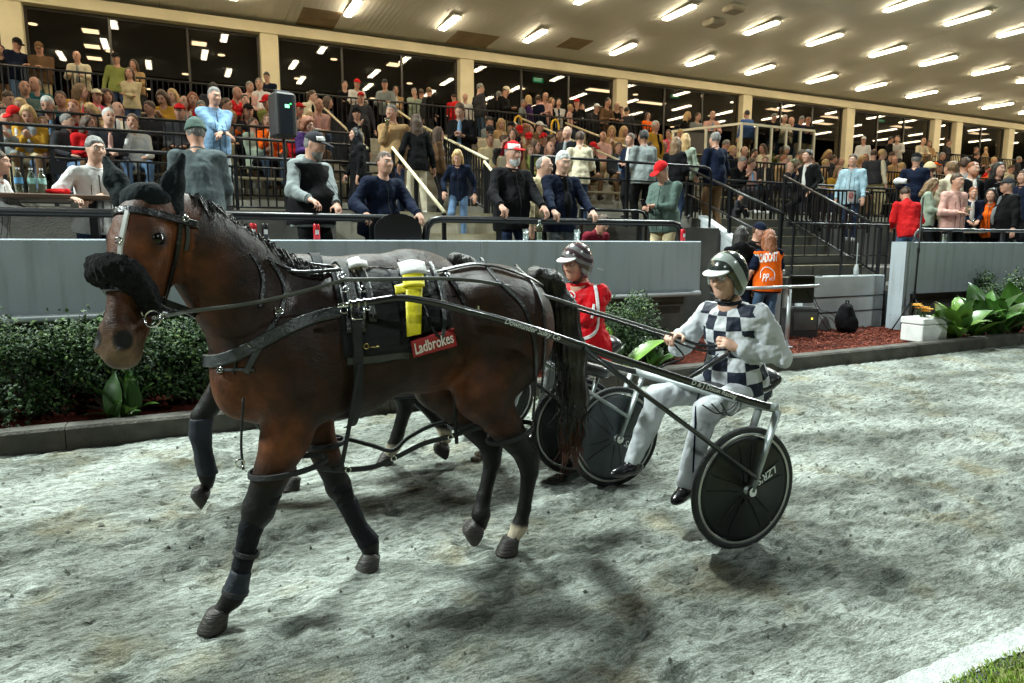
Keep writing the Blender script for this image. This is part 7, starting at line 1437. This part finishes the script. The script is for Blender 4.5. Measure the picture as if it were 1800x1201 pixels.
# mesh panel railing with camera above it
p=onY(1578,325,8.15); o=empty('camera_head',(p[0],8.15,p[2]),0,'small white remote camera on a black pole above the steps','camera'); V,Q=sdf([ell((0,0,.06),(.07,.08,.06)),cone((0,-.02,.06),(0,-.13,.05),.045)],.008,.02); link('housing',mesh('housing',V,Q,mat('camera_white',(.6,.62,.62),rough=.4),None,True),o); mb=MB(); mb.lathe([(0,0),(.035,0),(.035,.02),(0,.02)],16,(0,-.185,.05),rotx(math.pi/2)); mb.build('lens',EYE,o); mb=MB(); mb.tube([(0,0,0),(0,0,1.02-p[2])],.02,8); mb.tube([(0,0,-.03),(0,0,0)],.07,10); mb.build('pole',m_black,o)
p=onY(1507,487,7.5); o=empty('water_sensor',(p[0],7.53,1.185),0,'white bottle on a thin white rod standing on the low white wall','bottle'); mb=MB(); mb.lathe([(0,0),(.04,0),(.042,.10),(.03,.14),(.02,.17),(0,.175)],14); mb.build('bottle',m_white,o,smooth=True); mb=MB(); mb.tube([(0,0,.17),(0,0,.52)],.008,6); mb.build('rod',m_white,o)
# ================================================================ THINGS ON THE WALL AND TABLES
m_red=mat('can_red',(.55,.02,.03),rough=.3,metal=.4,var=.1); m_alu=mat('can_alu',(.6,.6,.6),rough=.25,metal=1,var=0); m_cup=glassy('clear_cup',(.80,.83,.80),.10,.1); m_pet=glassy('clear_bottle',(.72,.80,.76),.12,.05)
def can(u,v,label,m,Y=7.12):
    p=onY(u,v,Y); o=empty('drink_can',(p[0],Y,WT),0,label,'can','drink cans on the wall'); mb=MB(); mb.lathe([(.026,0),(.033,.008),(.033,.142),(.027,.155)],16,cap=False); mb.build('body',m,o,smooth=True); mb=MB(); mb.lathe([(0,.150),(.027,.150),(.027,.157),(.022,.157),(.022,.153),(0,.153)],16); mb.build('top',m_alu,o)
    mb=MB(); R=[(.0338*math.cos(t),.0338*math.sin(t)) for t in np.linspace(-2.1,-1.0,8)]
    for i in range(7): mb.add([(R[i][0],R[i][1],.05),(R[i+1][0],R[i+1][1],.055),(R[i+1][0],R[i+1][1],.10),(R[i][0],R[i][1],.095)],[(0,1,2,3)])
    mb.build('print',mat('can_print',(.7,.68,.66),rough=.4),o)
can(557,419,'red drink can on the wall below the man in the black vest',m_red); can(446,419,'red drink can behind the crest of the horse neck, beside the black can',m_red); can(467,419,'black drink can on the wall right of the red one',mat('can_black',(.015,.015,.018),rough=.3,metal=.4)); can(1200,420,'red drink can by the curved end of the rail',m_red)
def bottle(p,label,cap=(.6,.6,.6),fill=.5,lab=None,group='plastic bottles'):
    o=empty('bottle',p,0,label,'bottle',group); mb=MB(); mb.lathe([(.0,0),(.032,0),(.034,.012),(.033,.06),(.030,.075),(.034,.09),(.034,.15),(.028,.18),(.013,.205),(.013,.222)],18,cap=False); mb.build('body',m_pet,o,smooth=True); mb=MB(); mb.lathe([(0,.222),(.0155,.222),(.0155,.240),(0,.240)],14); mb.build('cap',mat('cap_%d'%int(cap[2]*100),cap,rough=.5),o)
    if lab: mb=MB(); mb.lathe([(.0348,.092),(.0348,.148)],18,cap=False); mb.build('paper_label',mat('label_'+lab,dict(blue=(.10,.28,.50),green=(.30,.55,.50))[lab],rough=.5,var=.35,scale=30),o,smooth=True)
    mb=MB(); mb.lathe([(0,.004),(.029,.004),(.029,.004+.16*fill),(0,.004+.16*fill)],14); mb.build('drink',mat('drink_pale',(.55,.53,.40),rough=.15),o); return o
p=onY(948,421,7.13); bottle((p[0],7.13,WT),'clear plastic bottle on the wall between the two men gripping the rail',fill=.6)
def cup(p,label,liq=(.5,.2,.03),fill=.0,group='plastic cups',parent=None):
    o=empty('cup',p,0,label,'cup',group); mb=MB(); mb.lathe([(0,.0),(.030,0),(.042,.13),(.0405,.13),(.029,.004),(0,.004)],18,cap=False); mb.build('body',m_cup,o,smooth=True)
    if fill: mb=MB(); mb.lathe([(0,.006),(.0285,.006),(.0285+.011*fill,.006+.11*fill),(0,.006+.11*fill)],16); mb.build('drink',mat('beer_amber',liq,rough=.1,var=0),o); mb=MB(); mb.lathe([(0,.006+.11*fill),(.0285+.011*fill,.006+.11*fill),(.029+.011*fill,.02+.11*fill),(0,.02+.11*fill)],16); mb.build('foam',mat('foam',(.75,.68,.5),rough=.8),o)
    return o
p=onY(924,421,7.11); cup((p[0],7.11,WT),'empty clear cup on the wall left of the clear bottle'); p=onY(1014,421,7.11); cup((p[0],7.11,WT),'empty clear cup on the wall below the white haired man'); p=onY(1660,421,7.11)
cup((p[0],7.11,WT),'yellowish cup on the right hand wall under the rail',(.5,.42,.1),.6)
for k,key,lab in ((0,'beer','cup of amber beer held by the man in pale pink shirt'),(1,'tan','cup of beer raised by the man in the tan jacket')):
    T=SP[key]; q=wpt(T,T[1]['RH'] if key=='tan' else (T[1]['LH']*.5+T[1]['RH']*.5)); cup(q+np.array([-.02,-.10,-.03]),lab,(.45,.13,.02),.8)
T=SP['phone']; q=wpt(T,T[1]['LH']*.5+T[1]['RH']*.5); mb=MB(); mb.box(q+np.array([-.12,-.02,.03]),(.012,.075,.15),0,roty(-.6)); setp(mb.build('phone',mat('phone_black',(.01,.01,.012),rough=.15)),'dark mobile phone held by the man in the green jumper','phone')
# high table at the left
p=onY(0,343,7.95); zt=onY(70,343,7.9)[2]; o=empty('high_table',(-1.75,8.0,1.0),0,'dark high table with timber top at the far left','table'); mb=MB(); mb.box((.42,0,zt-1.0-.02),(1.65,.62,.045),0,None,.008); mb.build('tabletop',mat('table_timber',(.11,.06,.035),rough=.5,var=.3,scale=3,stretch=(1,9,9)),o)
for x in(-.2,1.05): mb=MB(); mb.box((x,0,(zt-1.05)/2),(.07,.4,zt-1.05)); mb.build('leg',m_black,o)
for i,(u,lab,c) in enumerate(((35,'blue','leftmost of three water bottles on the high table'),(58,'green','middle one of three water bottles on the high table'),(76,'green','rightmost of three water bottles on the high table'))): q=onY(u,342,7.85); bottle((q[0],7.85,zt+.003),c,(.35,.55,.6),.9 if i else .2,lab)
q=onY(103,338,7.85); V,Q=sdf([ell((0,0,.025),(.09,.05,.022)),ell((.05,.02,.035),(.05,.03,.025)),ell((-.05,-.01,.03),(.06,.025,.02))],.009,.02); o=link('red_cloth',mesh('red_cloth',folds(V,Q,.006,60),Q,CL['red'],None,True),None,(q[0],7.85,zt+.003)); setp(o,'crumpled red cloth on the high table by the white polo shirt','cloth')
q=onY(98,292,10.2); o=empty('rail_sign',(q[0],10.38,q[2]-.0),0,'small black square sign fixed on the promenade railing','sign'); mb=MB(); mb.box((0,0,0),(.17,.02,.17)); mb.build('panel',m_black,o); mb=MB(); mb.tube([(0,.02,-.09),(0,.02,.09)],.01,6); mb.build('bracket',m_black,o)
# table at the right
q=onY(1705,390,8.35); o=empty('high_table',(q[0]+.1,8.5,1.25),0,'small dark high table among the crowd at the right','table'); mb=MB(); mb.lathe([(0,.66),(.35,.66),(.35,.70),(0,.70)],28); mb.build('tabletop',mat('table_pale',(.5,.42,.30),rough=.5),o); mb=MB(); mb.tube([(0,0,0),(0,0,.66)],.04,10); mb.build('leg',m_black,o); bottle((q[0]+.22,8.4,1.955),'clear water bottle on the high table at the right',(.5,.5,.55),.4)
# PA speaker on its stand
q=onY(497,204,10.3); o=empty('loudspeaker',(q[0],10.3,q[2]-.31),rad(12),'black powered loudspeaker with green display on a pole','speaker'); mb=MB(); mb.box((0,0,.31),(.30,.30,.60),0,None,.03); mb.build('cabinet',mat('speaker_black',(.020,.020,.021),rough=.5),o); mb=MB(); mb.box((-.0,-.152,.31),(.17,.008,.52)); mb.build('control_panel',mat('speaker_panel',(.010,.014,.022),rough=.3),o)
mb=MB(); mb.box((.01,-.158,.42),(.06,.006,.045)); mb.build('display',mat('display_green',(.25,.9,.45),emit=2.2,var=0),o); mb=MB(); mb.box((.06,-.158,.455),(.018,.006,.018)); mb.build('light',mat('led_green',(.05,.9,.2),emit=2.5,var=0),o); mb=MB(); mb.tube([(-.12,0,.6),(-.1,0,.64),(.1,0,.64),(.12,0,.6)],.015,6); mb.build('handle',m_black,o)
o=empty('speaker_stand',(q[0],10.3,PZ-.2),0,'black pole stand holding up the loudspeaker','stand'); mb=MB(); mb.tube([(0,0,0),(0,0,q[2]-.31-PZ+.2)],.022,8); mb.build('pole',m_black,o)
# notice on the hooped railing
q=onY(1497,346,9.15); o=empty('notice',(q[0],9.17,q[2]),0,'small white and red notice fixed to the hooped railing','sign'); mb=MB(); mb.box((0,0,0),(.17,.012,.2)); mb.build('board',mat('notice_white',(.7,.62,.6),rough=.5),o); mb=MB(); mb.tube([(.05*math.cos(t),-.008,.02+.05*math.sin(t)) for t in np.linspace(0,6.28,17)[:-1]],.008,5,closed=True); mb.tube([(-.035,-.008,-.015),(.035,-.008,.055)],.007,5); mb.build('symbol',mat('sign_red',(.5,.02,.02),rough=.5),o)
# ================================================================ WRITING AND MARKS ON CLOTHES
def ontop(T,child,txt,quad,nm,m,lift=.006,patchq=None,bold=.0,ital=0.):
    o,J,loc,rz,s=T; c=[k for k in o.children if k.name.startswith(child)][0]; me=c.data; V=np.array([v.co[:] for v in me.vertices])@rotz(rz).T+loc; bv=BVHTree.FromPolygons(V.tolist(),[tuple(p.vertices) for p in me.polygons]); R=rotz(-rz)
    if patchq is not None:
        ob=patch(patchq,nm,m,o,lift,8,4,np.zeros(3),bv,.002); 
    else: ob=ptext(txt,quad,nm,m,o,lift,1.,np.zeros(3),bv,bold,ital)
    for v in ob.data.vertices: v.co=Vector(R@(np.array(v.co[:])-loc))
    return ob
m_pr=mat('print_white',(.78,.78,.76),rough=.6,var=0)
T=SP['crew']; ontop(T,'vest','BROADCAST',[(1327,447),(1367,443),(1366,459),(1328,463)],'lettering',m_pr,.008,bold=.03)
ontop(T,'vest','NBC' if False else 'PP',[(1340,482),(1352,481),(1352,494),(1340,495)],'emblem',m_pr,.008,bold=.01,ital=.3); ontop(T,'vest','HELI' if False else 'HO3',[(1352,488),(1362,487),(1361,493),(1352,494)],'lettering',m_pr,.008)
o,J,loc,rz,s=T; c=[k for k in o.children if k.name.startswith('vest')][0]; V=np.array([v.co[:] for v in c.data.vertices])@rotz(rz).T+loc; bv=BVHTree.FromPolygons(V.tolist(),[tuple(p.vertices) for p in c.data.polygons]); P,N=castline([(1337,489),(1338,477),(1345,470),(1354,472),(1361,480),(1361,487)],bv,lift=.007); mb=MB(); ribbon(mb,(P-loc)@rotz(-rz).T,N@rotz(-rz).T,.010,.002); mb.build('emblem',m_pr,o)
try:
    ontop(SP['red'],'cap','',None,'badge',m_pr,.004,patchq=[(893,253),(914,254),(914,264),(893,262)]); ontop(SP['vest'],'cap','',None,'badge',m_pr,.004,patchq=[(556,240),(571,241),(572,249),(557,247)])
except Exception: pass
# manure on the sand between the horses
for k,(u,v) in enumerate(((835,812),(850,806),(842,802))):
    g=onG(u,v); V,Q=sdf([ell((0,0,.015),(.035,.03,.022)),ell((.03,.01,.01),(.025,.02,.018))],.007,.01); o=link('dung',mesh('dung',folds(V,Q,.004,60),Q,mat('dung',(.05,.032,.018),rough=.9),None,True),None,(g[0],g[1],trackz(g[0],g[1]))); setp(o,['dark clod of dung, left one of three behind the hooves','dark clod of dung, right one of three behind the hooves','dark clod of dung, middle one of three behind the hooves'][k],'dung','dung on the sand')
